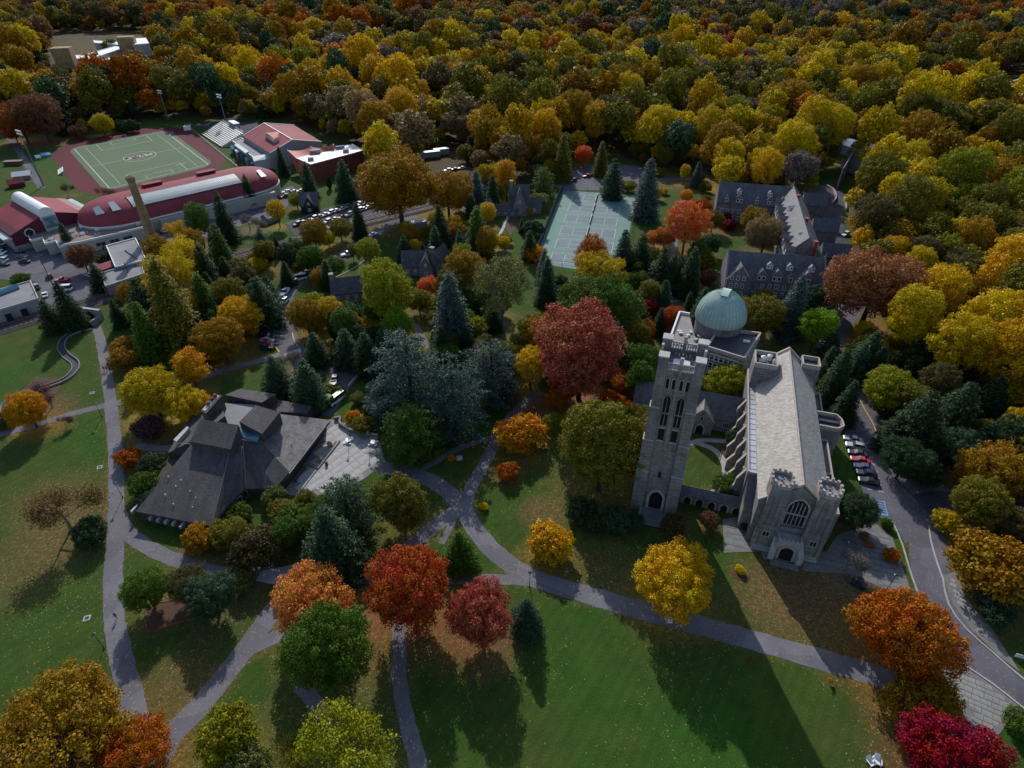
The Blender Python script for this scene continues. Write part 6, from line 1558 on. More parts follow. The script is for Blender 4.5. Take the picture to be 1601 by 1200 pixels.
# ---------------------------------------------------------------- vehicles
CARM = {}
def loft(b, secs, mi=0):                     # sections: (x, [(y, z) ...]) joined nose to tail
    n = len(secs[0][1]); vs = [(x, y, z) for x, pr in secs for y, z in pr]
    b.add(vs, [(i*n+j, (i+1)*n+j, (i+1)*n+(j+1) % n, i*n+(j+1) % n) for i in range(len(secs)-1) for j in range(n)] + [tuple(range(n)), tuple(range(len(vs)-n, len(vs)))[::-1]], mi)
def carmesh(kind):
    if kind in CARM: return CARM[kind]
    L, W2, hb, ht, spec = {'sedan': (4.6, .9, .88, 1.42, (-.95, 1.45, -.25, .85)), 'suv': (4.7, .95, 1.05, 1.75, (-.75, 2.15, -.2, 1.75)), 'pickup': (5.5, .97, 1.1, 1.85, (-.9, .9, -.3, .55)), 'van': (5.6, 1.0, 1.2, 2.4, (-2.0, 2.75, -1.3, 2.65))}[kind]
    def sec(x, w_, z0, z1): return (x, [(-w_, z0+.1), (-w_*.97, z1-.12), (-w_*.84, z1), (w_*.84, z1), (w_*.97, z1-.12), (w_, z0+.1), (w_*.9, z0), (-w_*.9, z0)])
    b = B(); h = L/2; loft(b, [sec(-h, W2*.8, .38, hb*.72), sec(-h+.25, W2*.95, .28, hb*.86), sec(-h*.4, W2, .25, hb), sec(h*.5, W2, .25, hb), sec(h-.25, W2*.97, .28, hb*.98), sec(h, W2*.86, .4, hb*.86)])
    x0, x1, x2, x3 = spec; zt = ht
    b.box(x2, x3, -W2*.72, W2*.72, zt-.07, zt)
    if kind == 'pickup': b.box(1.0, 2.6, -W2*.93, -W2*.8, hb, hb+.3); b.box(1.0, 2.6, W2*.8, W2*.93, hb, hb+.3); b.box(2.55, 2.7, -W2*.9, W2*.9, hb, hb+.3)
    body = b.mesh('body', M['paint'])
    g = B(); a = W2*.88; c = W2*.72
    g.add([(x0, -a, hb-.03), (x1, -a, hb-.03), (x1, a, hb-.03), (x0, a, hb-.03), (x2, -c, zt-.07), (x3, -c, zt-.07), (x3, c, zt-.07), (x2, c, zt-.07)], [(0,1,5,4),(1,2,6,5),(2,3,7,6),(3,0,4,7),(4,5,6,7)])
    wb = B(); wb.add([(.34*math.cos(2*math.pi*k/12), y_, .34+.34*math.sin(2*math.pi*k/12)) for y_ in (-.12, .12) for k in range(12)], [(k, (k+1) % 12, 12+(k+1) % 12, 12+k) for k in range(12)] + [tuple(range(12)), tuple(range(12, 24))[::-1]])
    lb_ = B(); [lb_.box(-h-.02, -h+.12, s_*W2*.62-.16, s_*W2*.62+.16, hb*.6, hb*.74) for s_ in (-1, 1)]
    CARM[kind] = (body, g.mesh('windows', M['glass']), wb.mesh('wheel', M['tyre']), lb_.mesh('headlights', M['skylight']), L, W2); return CARM[kind]
PC = dict(white=(.75,.75,.75), silver=(.42,.44,.46), grey=(.18,.19,.2), black=(.02,.02,.024), blue=(.03,.07,.2), red=(.45,.015,.03), navy=(.02,.03,.07), green=(.04,.12,.05), lightblue=(.25,.38,.45), tan=(.35,.3,.22))
def car(u, v, rz, col, kind, lab, group=None, z=0.03):
    body, gl, wh_, hl, L, W2 = carmesh(kind); x, y = G(u, v, .6); s_ = P(x, y)[2]
    if group: lab = '%s %s %s' % (col, {'sedan': 'car', 'suv': 'tall car', 'pickup': 'pickup', 'van': 'van'}[kind], lab)
    t = thing('car' if kind != 'van' else 'van', lab, 'car' if kind in ('sedan', 'suv') else ('truck' if kind == 'pickup' else 'van'), (x, y, z), R(rz), group)
    inst(body, 'body', t, color=PC[col]); inst(gl, 'windows', t)
    for wx in (-L*.31, L*.31):
        for wy in (-W2+.08, W2-.08): inst(wh_, 'wheel', t, (wx, wy, 0))
    if s_ > 4: inst(hl, 'headlights', t)
    return t
hallrow = [('silver','sedan','silver car at the back end of the row beside the great hall'),('silver','suv','bright silver car second in the row beside the great hall'),('black','sedan','black car between the silver car and the red car'),('red','sedan','red car in the row beside the great hall'),
           ('blue','sedan','dark blue car in front of the red car beside the great hall'),('black','suv','black car second from the front of the great hall row'),('black','sedan','black car at the front end of the row beside the great hall')]
for k, (c_, kd_, lab) in enumerate(hallrow): car(1333.5+k*3.9 + (k > 3)*1.5, 686+k*10.9, -19, c_, kd_, lab)
bend = [('silver','sedan'),('navy','suv'),('navy','sedan'),('black','sedan'),('black','suv'),('silver','sedan'),('red','sedan'),('navy','suv')]
for k, (c_, kd_) in enumerate(bend): car(420.5-k*.5, 503+k*5.6, 172, c_, kd_, 'in the short row left of the campus road', 'cars in the row left of the campus road')
for q in [(444,471,78,'white','suv','white car standing lowest in the line of parked trucks'),(445,457,82,'white','pickup','white truck behind the white car on the campus road'),(454,444,28,'black','van','long dark truck parked at the road bend'),(468,435,25,'white','van','white van ahead of the long dark truck'),
          (477,427,15,'navy','suv','dark blue car at the head of the parked trucks'),(543,397,32,'white','pickup','white pickup driving on the upper campus road'),(557,388,34,'lightblue','suv','pale blue car ahead of the white pickup'),(523,592,96,'navy','sedan','dark blue car upper of two beside the loading yard'),
          (521,606,100,'black','pickup','black car lower of two beside the loading yard'),(526,625,60,'white','van','white van beside the green truck'),(594,577,20,'white','sedan','white car under the cedar at the end of the road'),
          (97,438,5,'red','pickup','bright red pickup in the parking yard'),(77,431,-50,'black','suv','dark car beside the utility pole in the yard'),(57,447,-48,'grey','suv','dark grey car at the depot corner'),(70,460,-55,'white','sedan','white car below the depot corner car'),(100,452,10,'white','van','white van behind the left dark cone trees'),
          (142,430,-12,'silver','sedan','silver car left of the red canopy building'),(231,391,-60,'white','van','white truck beside the heating plant'),(889,284,40,'blue','sedan','blue car at the corner of the tennis courts'),(896,282,40,'black','suv','black car next to the blue car by the courts'),
          (917,275,25,'red','suv','red car in the court car park'),(925,273,25,'black','sedan','black car beside the red car in the court car park'),(1322,366,40,'white','suv','white car alone behind the dormitory'),(1281,363,20,'white','sedan','white car tucked behind the dormitory wing'),(1286,369,20,'black','sedan','dark car tucked behind the dormitory wing'),
          (998,326,0,'white','suv','white vehicle upper of two beside the tall blue grey spruce'),(998,332,5,'silver','sedan','silver vehicle lower of two beside the tall blue grey spruce'),(563,24,-15,'white','van','white van on the distant road'),(582,366,40,'white','sedan','white car half hidden by the yellow green road tree')]: car(*q)
def lot(px0, px1, n, rz, where, group, cols):
    for k in range(n):
        t = k/max(1, n-1); c_ = cols[k % len(cols)]
        if c_: car(px0[0]*(1-t)+px1[0]*t, px0[1]*(1-t)+px1[1]*t, rz+random.uniform(-3, 3), c_, ('sedan', 'suv')[(k*5) % 3 == 0], where, group)
lot((465,350),(560,317),12,62,'in the upper row of the railway car park','cars in the upper row of the railway car park',['black','silver','navy','white','silver','white','white','silver','white','grey',None,'white'])
lot((512,346),(545,335),4,62,'in the lower row of the railway car park','cars in the lower row of the railway car park',['silver','red','red','white'])
lot((562,328),(580,322),4,62,'at the far end of the railway car park','cars at the far end of the railway car park',['white','silver','white','grey'])
lot((563,319),(592,311),5,62,'behind the railway car park','cars behind the railway car park',['white','grey','silver','white','black'])
lot((155,387),(181,381),4,25,'before the low school wing','cars before the low school wing',['red','silver','white','silver'])
lot((204,375),(256,361),6,25,'between the school wing and heating plant','cars between the school wing and heating plant',['black','silver','grey','silver','navy','white'])
lot((378,325),(398,319),4,20,'in the lane below the field house','cars in the lane below the field house',['silver','blue','silver','navy'])
lot((412,314),(446,306),4,20,'at the right end of the field house lane','cars at the right end of the field house lane',['white',None,'black','black'])
lot((448,300),(470,298),3,20,'by the dark gabled house','cars by the dark gabled house',['white','silver','white'])
lot((-4,368),(6,412),8,-12,'in the column at the far left edge','cars in the column at the far left edge',['silver','black','white','navy','white','white','silver','black'])
lot((26,385),(38,408),4,-10,'in the second column near the left edge','cars in the second column near the left edge',['black','black','grey','black'])
lot((585,75),(640,68),7,10,'in the distant car park','cars in the distant car park',['white','silver','black','white'])
lot((700,266),(722,262),3,20,'beside the distant trailers','cars beside the distant trailers',['white','black','silver'])
lot((872,239),(885,237),2,10,'in the clearing beyond the courts','cars in the clearing beyond the courts',['lightblue','silver'])
# refuse truck
x, y = G(507, 634, 1); t = thing('refuse_truck', 'green refuse truck backed into the loading yard', 'truck', (x, y, .03), R(62))
b = B(); b.box(-2.6, 2.6, -1.25, 1.25, 1.1, 3.2); b.box(-2.6, 2.6, -1.35, -1.25, 1.2, 3.1); b.box(-2.6, 2.6, 1.25, 1.35, 1.2, 3.1); [b.box(x_-.08, x_+.08, -1.42, 1.42, 1.1, 3.28) for x_ in (-2.5, -1.2, 0, 1.2, 2.5)]
M['truck_green'] = mat('truck_green', (0.03, 0.11, 0.03), rough=.5, var=.2); b.build('container', M['truck_green'], t)
b = B(); b.mass([(-2.4, -1.1, 3.3), (2.4, -1.1, 3.3), (2.4, 1.1, 3.3), (-2.4, 1.1, 3.3)], 3.2); M['truck_top'] = mat('truck_cover', (0.16, 0.22, 0.04), var=.2); b.build('cover', M['truck_top'], t)
b = B(); b.box(-4.9, -2.9, -1.15, 1.15, .9, 2.5); b.box(-5.1, 3, -.9, .9, .55, 1.0); b.build('cab', M['metal_dark'], t); b = B(); b.box(-4.95, -4.9, -1.0, 1.0, 1.7, 2.4); b.build('windscreen', M['glass'], t)
for x_ in (-4.2, 1.2, 2.3):
    for y_ in (-1.05, 1.05): b = B(); b.add([(x_+.5*math.cos(2*math.pi*k/12), y_+d_, .5+.5*math.sin(2*math.pi*k/12)) for d_ in (-.15, .15) for k in range(12)], [(k, (k+1) % 12, 12+(k+1) % 12, 12+k) for k in range(12)] + [tuple(range(12)), tuple(range(12, 24))[::-1]]); b.build('wheel', M['tyre'], t)
# utility cart
x, y = G(1341, 915); t = thing('utility_cart', 'small dark utility cart on the leafy ground by the forecourt', 'cart', (x, y, 0), R(-40))
b = B(); b.box(-1.4, 1.4, -.7, .7, .35, .8); b.box(.2, 1.4, -.7, .7, .8, 1.1); b.box(-.6, .5, -.65, .65, 1.85, 1.95); [b.box(x_-.03, x_+.03, y_-.03, y_+.03, .8, 1.85) for x_ in (-.55, .45) for y_ in (-.6, .6)]; b.build('body', M['metal_dark'], t)
for x_ in (-.95, .95):
    for y_ in (-.72, .72): b = B(); b.add([(x_+.28*math.cos(2*math.pi*k/10), y_+d_, .28+.28*math.sin(2*math.pi*k/10)) for d_ in (-.1, .1) for k in range(10)], [(k, (k+1) % 10, 10+(k+1) % 10, 10+k) for k in range(10)] + [tuple(range(10)), tuple(range(10, 20))[::-1]]); b.build('wheel', M['tyre'], t)

# ---------------------------------------------------------------- people (a few pixels tall each): one skinned walking body, shared
def person_mesh(step):
    V = [(0,0,.93),(0,.0,1.15),(0,0,1.42),(0,.0,1.5),(0,-.02,1.62),(0,-.02,1.74), (.1,0,.9),(.11,-.16*step,.48),(.11,-.05*step,.08),(.11,-.2*step,.04), (-.1,0,.9),(-.11,.1*step,.48),(-.11,.32*step,.12),(-.11,.2*step,.04),
         (.2,0,1.4),(.26,.12*step,1.14),(.25,-.02,.9),(.25,-.06,.8), (-.2,0,1.4),(-.26,-.1*step,1.14),(-.25,-.22*step,.92),(-.25,-.28*step,.84)]
    E_ = [(0,1),(1,2),(2,3),(3,4),(4,5),(0,6),(6,7),(7,8),(8,9),(0,10),(10,11),(11,12),(12,13),(2,14),(14,15),(15,16),(16,17),(2,18),(18,19),(19,20),(20,21)]
    rad = [.15,.14,.16,.06,.1,.085,.1,.07,.045,.04,.1,.07,.045,.04,.075,.05,.04,.035,.075,.05,.04,.035]
    me = bpy.data.meshes.new('body'); me.from_pydata(V, E_, []); o = bpy.data.objects.new('tmp', me); S.collection.objects.link(o)
    md = o.modifiers.new('skin', 'SKIN')
    for i, r_ in enumerate(rad): me.skin_vertices[0].data[i].radius = (r_, r_*.8); me.skin_vertices[0].data[i].use_root = (i == 0)
    o.modifiers.new('sub', 'SUBSURF').levels = 1
    dg = bpy.context.evaluated_depsgraph_get(); ev = o.evaluated_get(dg); out = bpy.data.meshes.new_from_object(ev); bpy.data.objects.remove(o)
    out.name = 'body'; out.materials.clear(); [out.materials.append(M[q]) for q in ('cloth', 'denim', 'skin')]
    for p in out.polygons:
        z = p.center.z; p.material_index = 2 if z > 1.52 or (abs(p.center.x) > .21 and z < .9) else (0 if z > .95 else 1); p.use_smooth = True
    return out
pm = [person_mesh(1.0), person_mesh(.35)]
hb_ = B(); hb_.cyl(0, .01, 1.64, 1.76, .115, .105, 10); hb_.cyl(0, .01, 1.76, 1.83, .105, .03, 10); hm = hb_.mesh('hair', M['bark'])
def person(u, v, rz, col, lab, k=0):
    x, y = G(u, v); t = thing('person', lab, 'person', (x, y, .04), R(rz)); inst(pm[k], 'body', t, color=col); inst(hm, 'hair', t)
person(183, 967, 20, (.03,.05,.06), 'person in dark clothes walking alone on the long path'); person(1385, 752, 30, (.04,.04,.07), 'person walking across the sunlit road')
person(1358, 706, 0, (.02,.02,.025), 'left one of the pair in black beside the car row', 1); person(1362, 706, 0, (.03,.02,.025), 'right one of the pair in black beside the car row', 1)
person(164, 580, 180, (.03,.03,.04), 'left one of three walkers on the upper long path'); person(168, 580, 180, (.1,.1,.12), 'middle one of three walkers on the upper long path'); person(173, 581, 180, (.04,.05,.09), 'right one of three walkers on the upper long path')
person(1318, 846, 60, (.1,.25,.4), 'person in a blue top by the great hall tower', 1); person(1324, 853, 80, (.4,.5,.6), 'person in pale clothes by the great hall tower', 1)
person(1074, 969, 90, (.5,.5,.5), 'person in a pale top under the large golden tree'); person(1337, 911, 0, (.25,.45,.08), 'person in a lime green vest beside the utility cart', 1)
person(548, 686, 0, (.03,.03,.03), 'person in black at the left terrace table', 1)
# ---------------------------------------------------------------- smaller trees filling the planted parts of the campus, clear of roads and buildings
bpy.context.view_layer.update(); occ = set()
for o in list(S.objects):
    if o.type != 'MESH' or len(o.data.vertices) > 6000: continue
    mw = o.matrix_world; nv = len(o.data.vertices); co_ = np.empty(nv*3); o.data.vertices.foreach_get('co', co_); co_ = co_.reshape(-1, 3) @ np.array(mw.to_3x3()).T + np.array(mw.translation)
    for p in o.data.polygons:
        q = co_[list(p.vertices)]
        if len(q) > 4 and q[:, 2].max() < .2:
            for xx in np.arange(q[:, 0].min(), q[:, 0].max(), 2.0):
                for yy in np.arange(q[:, 1].min(), q[:, 1].max(), 2.0):
                    if inpoly(xx, yy, [tuple(t[:2]) for t in q]): occ.add((int(xx//2), int(yy//2)))
            continue
        for i in range(int(q[:, 0].min()//2), int(q[:, 0].max()//2)+1):
            for j in range(int(q[:, 1].min()//2), int(q[:, 1].max()//2)+1): occ.add((i, j))
FILL = [([(430,500),(500,440),(600,480),(780,480),(860,560),(780,640),(700,600),(600,560),(470,540)], 'between the campus road and the blue cedars', [('dgreen',3),('olive',3),('ygreen',3),('yellow',3),('bronze',2),('green',2),('lime',1)], 46),
 ([(200,395),(460,385),(560,360),(580,400),(440,470),(430,560),(330,600),(200,560),(180,480)], 'on the railway bank', [('dgreen',3),('olive',3),('green',2),('yellow',2),('ygreen',3),('bronze',2)], 56),
 ([(640,300),(860,300),(830,420),(720,430),(620,400)], 'around the cottages', [('pine',3),('olive',2),('ygreen',2),('yellow',3),('bronze',2)], 34),
 ([(990,380),(1110,380),(1120,470),(1080,560),(980,540),(960,440)], 'between the tennis courts and the dome', [('dgreen',3),('olive',2),('green',2),('brown',1.5),('rust',1)], 22),
 ([(1290,500),(1400,520),(1600,600),(1600,860),(1500,780),(1380,640)], 'on the slope right of the road', [('dgreen',3),('yellow',3),('dull',2),('olive',3)], 36),
 ([(1180,470),(1300,470),(1300,540),(1230,540)], 'below the dormitory', [('pine',3),('olive',3),('dgreen',2)], 9),
 ([(330,785),(500,760),(520,860),(330,870)], 'below the shingled hall', [('olive',3),('green',3),('sage',2)], 10),
 ([(950,570),(1010,540),(1000,650),(880,660),(840,640)], 'behind the tall olive green tree', [('rust',2),('olive',3),('dgreen',2)], 10),
 ([(990,250),(1110,255),(1120,330),(1080,340),(1000,300)], 'between the courts and the dormitory', [('bronze',3),('rust',2),('olive',3),('yellow',2)], 12),
 ([(1300,262),(1400,262),(1400,420),(1330,400)], 'behind the dormitory court', [('bronze',3),('yellow',3),('olive',3),('rust',1)], 14),
 ([(560,310),(760,290),(760,240),(590,250)], 'by the trailers', [('olive',2),('dgreen',2),('bronze',2)], 16)]
for px, where, pal, n_ in FILL:
    g = [G(*q) for q in px]; x0, x1 = min(p[0] for p in g), max(p[0] for p in g); y0, y1 = min(p[1] for p in g), max(p[1] for p in g); k_ = 0
    for _ in range(2500):
        if k_ >= n_: break
        x, y = float(RNG.uniform(x0, x1)), float(RNG.uniform(y0, y1)); r = float(RNG.uniform(2.0, 5.4))
        if not inpoly(x, y, g): continue
        uu, vv, _ = P(x, y, 0)
        if 398 < uu < 492 and 425 < vv < 620: continue
        if any((int((x+a*r*.75)//2), int((y+c*r*.75)//2)) in occ for a, c in ((0,0),(1,0),(-1,0),(0,1),(0,-1))): continue
        if any((t['x']-x)**2+(t['y']-y)**2 < (.62*(r+t['r']))**2 for t in TREES): continue
        tt = RNG.uniform()*sum(q for _, q in pal)
        for cn, q in pal:
            tt -= q
            if tt <= 0: break
        kd = 'C' if cn in ('dgreen', 'pine') and RNG.uniform() < .55 else ('B' if RNG.uniform() < .25 else ('F' if RNG.uniform() < .5 else 'O'))
        if kd == 'C': r *= .75
        if not any(c_ in cn for c_ in WORD): WORD[cn] = cn
        nm = {'C': 'conifer', 'B': 'rounded bush', 'O': 'small tree', 'F': 'slender tree'}[kd]
        TREES.append(dict(x=x, y=y, r=r, k=kd, c=cn, label='%s %s %s' % (WORD.get(cn, cn), nm, where), group='%s %ss %s' % (WORD.get(cn, cn), nm, where) if not nm.endswith('bush') else '%s rounded bushes %s' % (WORD.get(cn, cn), where))); k_ += 1
# ---------------------------------------------------------------- ground sheet: grass, with leaf litter gathered under the trees
def axis(lo, hi, flo, fhi, step):
    mid = np.arange(flo, fhi+step, step); L = flo - np.geomspace(step, flo-lo, 26)[::-1]; H = mid[-1] + np.geomspace(step, hi-mid[-1], 26)
    return np.concatenate([L, mid, H])
gx = axis(-3500, 3500, -330, 420, 2.2); gy = axis(-700, 3800, 20, 470, 2.2)
GX, GY = np.meshgrid(gx, gy); nx, ny = len(gx), len(gy); PX, PY = GX.ravel(), GY.ravel()
lit = np.zeros(len(PX)); lcol = np.zeros((len(PX), 3)); wsum = np.full(len(PX), 1e-6)
for t in TREES:
    if t['k'] in 'CDPYB' and t['c'] in ('dgreen', 'pine', 'spruce', 'blue', 'green', 'olive'): continue
    rr_ = t['r']*1.9; sel = np.where((abs(PX-t['x']) < rr_) & (abs(PY-t['y']) < rr_))[0]
    if not len(sel): continue
    d = np.hypot(PX[sel]-t['x'], PY[sel]-t['y'])/t['r']; ww = np.clip(1.35-0.75*d, 0, 1)*(0.9 if t['r'] > 2.5 else .5)
    lit[sel] = 1-(1-lit[sel])*(1-ww*0.8); wsum[sel] += ww; lcol[sel] += ww[:, None]*np.array(COL[t['c']])
for line, wa, wb in PATHS:
    x0, x1, y0, y1 = line[:,0].min()-4, line[:,0].max()+4, line[:,1].min()-4, line[:,1].max()+4
    sel = np.where((PX > x0) & (PX < x1) & (PY > y0) & (PY < y1))[0]
    if not len(sel): continue
    d = np.full(len(sel), 99.0)
    for q in line[::2]: d = np.minimum(d, np.hypot(PX[sel]-q[0], PY[sel]-q[1]))
    ww = np.clip(1.0-np.maximum(0, d-wa)/1.6, 0, 1)*0.38; lit[sel] = 1-(1-lit[sel])*(1-ww)
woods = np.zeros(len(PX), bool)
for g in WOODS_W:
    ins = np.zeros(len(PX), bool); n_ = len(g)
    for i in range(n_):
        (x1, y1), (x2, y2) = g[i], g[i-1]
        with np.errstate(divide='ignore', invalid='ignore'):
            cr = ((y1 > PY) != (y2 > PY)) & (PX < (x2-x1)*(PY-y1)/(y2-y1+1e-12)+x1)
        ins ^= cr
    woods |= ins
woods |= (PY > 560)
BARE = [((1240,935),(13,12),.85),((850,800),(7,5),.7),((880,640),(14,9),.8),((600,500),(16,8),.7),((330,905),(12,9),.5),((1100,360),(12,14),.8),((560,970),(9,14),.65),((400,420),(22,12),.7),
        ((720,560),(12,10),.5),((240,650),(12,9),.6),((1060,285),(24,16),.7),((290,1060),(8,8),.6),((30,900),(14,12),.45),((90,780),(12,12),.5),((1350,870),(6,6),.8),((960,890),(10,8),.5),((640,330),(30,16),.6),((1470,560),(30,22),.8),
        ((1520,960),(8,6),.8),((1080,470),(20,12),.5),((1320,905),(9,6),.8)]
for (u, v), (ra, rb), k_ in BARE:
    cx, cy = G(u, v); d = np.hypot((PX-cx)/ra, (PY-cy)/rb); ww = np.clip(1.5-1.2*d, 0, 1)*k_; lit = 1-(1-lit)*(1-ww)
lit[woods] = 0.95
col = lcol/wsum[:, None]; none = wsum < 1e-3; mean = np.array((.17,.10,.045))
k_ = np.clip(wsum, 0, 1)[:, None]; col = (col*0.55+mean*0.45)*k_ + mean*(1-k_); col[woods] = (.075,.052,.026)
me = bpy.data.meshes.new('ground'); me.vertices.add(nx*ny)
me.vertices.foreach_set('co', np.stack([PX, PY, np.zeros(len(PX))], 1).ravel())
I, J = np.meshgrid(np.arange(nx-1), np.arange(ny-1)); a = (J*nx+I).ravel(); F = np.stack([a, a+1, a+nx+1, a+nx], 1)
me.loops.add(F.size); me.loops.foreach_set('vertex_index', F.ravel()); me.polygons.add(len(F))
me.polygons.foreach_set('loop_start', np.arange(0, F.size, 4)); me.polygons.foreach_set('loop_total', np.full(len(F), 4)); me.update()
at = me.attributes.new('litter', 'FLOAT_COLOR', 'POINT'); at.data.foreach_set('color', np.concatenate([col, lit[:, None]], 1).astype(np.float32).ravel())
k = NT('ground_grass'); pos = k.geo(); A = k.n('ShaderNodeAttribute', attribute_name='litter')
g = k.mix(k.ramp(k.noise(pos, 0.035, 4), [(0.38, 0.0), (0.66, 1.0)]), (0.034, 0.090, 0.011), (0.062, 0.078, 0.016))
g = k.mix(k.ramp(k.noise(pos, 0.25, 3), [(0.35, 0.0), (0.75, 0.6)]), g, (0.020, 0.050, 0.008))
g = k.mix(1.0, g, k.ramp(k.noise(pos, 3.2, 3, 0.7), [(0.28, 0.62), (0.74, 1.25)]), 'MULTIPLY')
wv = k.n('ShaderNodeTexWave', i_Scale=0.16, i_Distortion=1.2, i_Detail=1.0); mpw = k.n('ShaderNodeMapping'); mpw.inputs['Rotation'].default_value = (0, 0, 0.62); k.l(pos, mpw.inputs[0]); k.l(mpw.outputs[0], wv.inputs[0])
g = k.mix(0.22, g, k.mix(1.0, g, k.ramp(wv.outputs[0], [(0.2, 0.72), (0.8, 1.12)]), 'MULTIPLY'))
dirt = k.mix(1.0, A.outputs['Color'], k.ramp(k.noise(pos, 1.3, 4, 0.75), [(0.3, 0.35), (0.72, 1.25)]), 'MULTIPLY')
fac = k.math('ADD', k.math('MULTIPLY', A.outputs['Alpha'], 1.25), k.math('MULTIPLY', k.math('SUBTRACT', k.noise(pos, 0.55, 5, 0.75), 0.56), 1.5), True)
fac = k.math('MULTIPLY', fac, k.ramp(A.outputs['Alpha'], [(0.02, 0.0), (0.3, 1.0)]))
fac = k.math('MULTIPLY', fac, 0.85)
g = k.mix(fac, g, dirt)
vo = k.n('ShaderNodeTexVoronoi', i_Scale=3.4); k.l(pos, vo.inputs['Vector'])
sp = k.n('ShaderNodeSeparateColor'); k.l(vo.outputs['Color'], sp.inputs[0])
dens = k.math('ADD', k.math('MULTIPLY', A.outputs['Alpha'], 0.5), k.math('MULTIPLY', k.ramp(k.noise(pos, 0.05, 3), [(0.42, 0.0), (0.66, 1.0)]), 0.11))
dens = k.math('MULTIPLY', dens, k.ramp(k.noise(pos, 0.45, 4, .7), [(0.36, 0.15), (0.66, 1.7)]))
leaf = k.math('MULTIPLY', k.math('LESS_THAN', sp.outputs[0], dens), k.math('LESS_THAN', vo.outputs['Distance'], 0.34))
lc = k.ramp(sp.outputs[1], [(0.0, (.20,.13,.05)), (0.45, (.36,.28,.12)), (0.8, (.30,.14,.045)), (1.0, (.40,.34,.20))])
g = k.mix(k.math('MULTIPLY', leaf, 0.8), g, lc)
k.l(g, k.b.inputs['Base Color']); k.b.inputs['Roughness'].default_value = 0.95; k.b.inputs['Specular IOR Level'].default_value = 0.1
bm = k.n('ShaderNodeBump', i_Strength=0.5, i_Distance=0.25); k.l(k.noise(pos, 2.2, 4, .7), bm.inputs['Height']); k.l(bm.outputs[0], k.b.inputs['Normal'])
me.materials.append(k.m); gr = put(bpy.data.objects.new('ground', me)); gr['kind'] = 'structure'

# ---------------------------------------------------------------- foliage
def quads(C, Nn, size, aspect=0.75):       # leaf sprays: one small face each, centre C, normal Nn
    n = len(C); Nn = Nn/np.linalg.norm(Nn, axis=1, keepdims=True)
    ref = RNG.normal(size=(n, 3)); U = np.cross(Nn, ref); U /= np.linalg.norm(U, axis=1, keepdims=True)+1e-9; V = np.cross(Nn, U)
    s_ = (size*RNG.uniform(0.6, 1.35, n))[:, None]/2; U = U*s_; V = V*s_*aspect
    bend = Nn*s_*0.35
    return np.stack([C-U-V*.55, C+U*.25-V+bend, C+U+V*.4, C-U*.2+V+bend], 1)   # irregular, slightly folded
def leafmesh(name, Q, m):
    n = len(Q); me = bpy.data.meshes.new(name); me.vertices.add(n*4); me.vertices.foreach_set('co', Q.reshape(-1).astype(np.float32))
    me.loops.add(n*4); me.loops.foreach_set('vertex_index', np.arange(n*4)); me.polygons.add(n)
    me.polygons.foreach_set('loop_start', np.arange(0, n*4, 4)); me.polygons.foreach_set('loop_total', np.full(n, 4))
    me.materials.append(m); me.update(); return me
def sph(n):
    v = RNG.normal(size=(n, 3)); return v/np.linalg.norm(v, axis=1, keepdims=True)
def lobes(nl, c, rad, lr, low=-0.45, fill=0.25, gap_=0.55):
    out = []; tries = 0; bul = sph(6); bul[:, 2] = np.abs(bul[:, 2])*.8-.1
    while len(out) < nl and tries < 5000:
        tries += 1; d = sph(1)[0]
        if d[2] < low: continue
        rr_ = RNG.uniform(0.72, 1.0) if RNG.uniform() > fill else RNG.uniform(0.2, 0.7)
        p = np.array(c) + d*np.array(rad)*rr_*(.80+.34*max(0, float((bul@d).max()))**3); r_ = RNG.uniform(*lr)*(1.25 if RNG.uniform() < .15 else 1)
        if any(np.linalg.norm(p-q[0]) < gap_*(r_+q[1]) for q in out): continue
        out.append((p, r_))
    return out
def crown(lb, n, size, up=0.35, shell=0.78, spread=0.75):
    w_ = np.array([r_**2 for _, r_ in lb]); w_ /= w_.sum(); Cs, Ns = [], []
    for (p, r_), q in zip(lb, w_):
        k_ = max(6, int(n*q)); d = sph(k_); d[:, 2] += up*0.5; d /= np.linalg.norm(d, axis=1, keepdims=True)
        bump_ = 1+0.22*np.sin(d[:, :1]*7+p[0]*9)*np.cos(d[:, 1:2]*8+p[1]*7)
        Cs.append(p + d*r_*RNG.uniform(shell-.28, 1.12, (k_, 1))*bump_); Ns.append(d + np.array([0, 0, up]) + RNG.normal(size=(k_, 3))*spread)
    Cs = np.concatenate(Cs); k_ = np.quantile(np.hypot(Cs[:, 0], Cs[:, 1]), .975); Cs[:, :2] /= k_
    return quads(Cs, np.concatenate(Ns), size)
def trunk(b, h, r0, lb, nl=7, start=0.45, lean=0.03):
    x1, y1 = RNG.normal(0, lean, 2); top = (x1*2, y1*2, h)
    b.tube([(0, 0, -0.05), (x1*.3, y1*.3, h*.25), (x1, y1, h*.6), top], [r0*1.25, r0, r0*.7, r0*.25], 7)
    idx = RNG.permutation(len(lb))[:nl]
    for i in idx:
        p, r_ = lb[i]; t = RNG.uniform(start, .9); s0 = np.array((x1*t, y1*t, h*t*.8)); mid = (s0+p)/2 + np.array((0, 0, -.06))
        b.tube([tuple(s0), tuple(mid), tuple(p)], [r0*.5, r0*.32, r0*.12], 5)
    return b
PROTO = {}
def addproto(k_, Q, b, bark='bark', m='leaf'): PROTO.setdefault(k_, []).append((leafmesh('crown', Q, M[m]), b.mesh('trunk', M[bark]) if b else None))
for i in range(5):
    lb = lobes(150, (0, 0, 1.1), (.86, .86, .88), (.085, .20), -.9, .22, .80); addproto('O', crown(lb, 26000, .042), trunk(B(), 1.5, .05, lb))
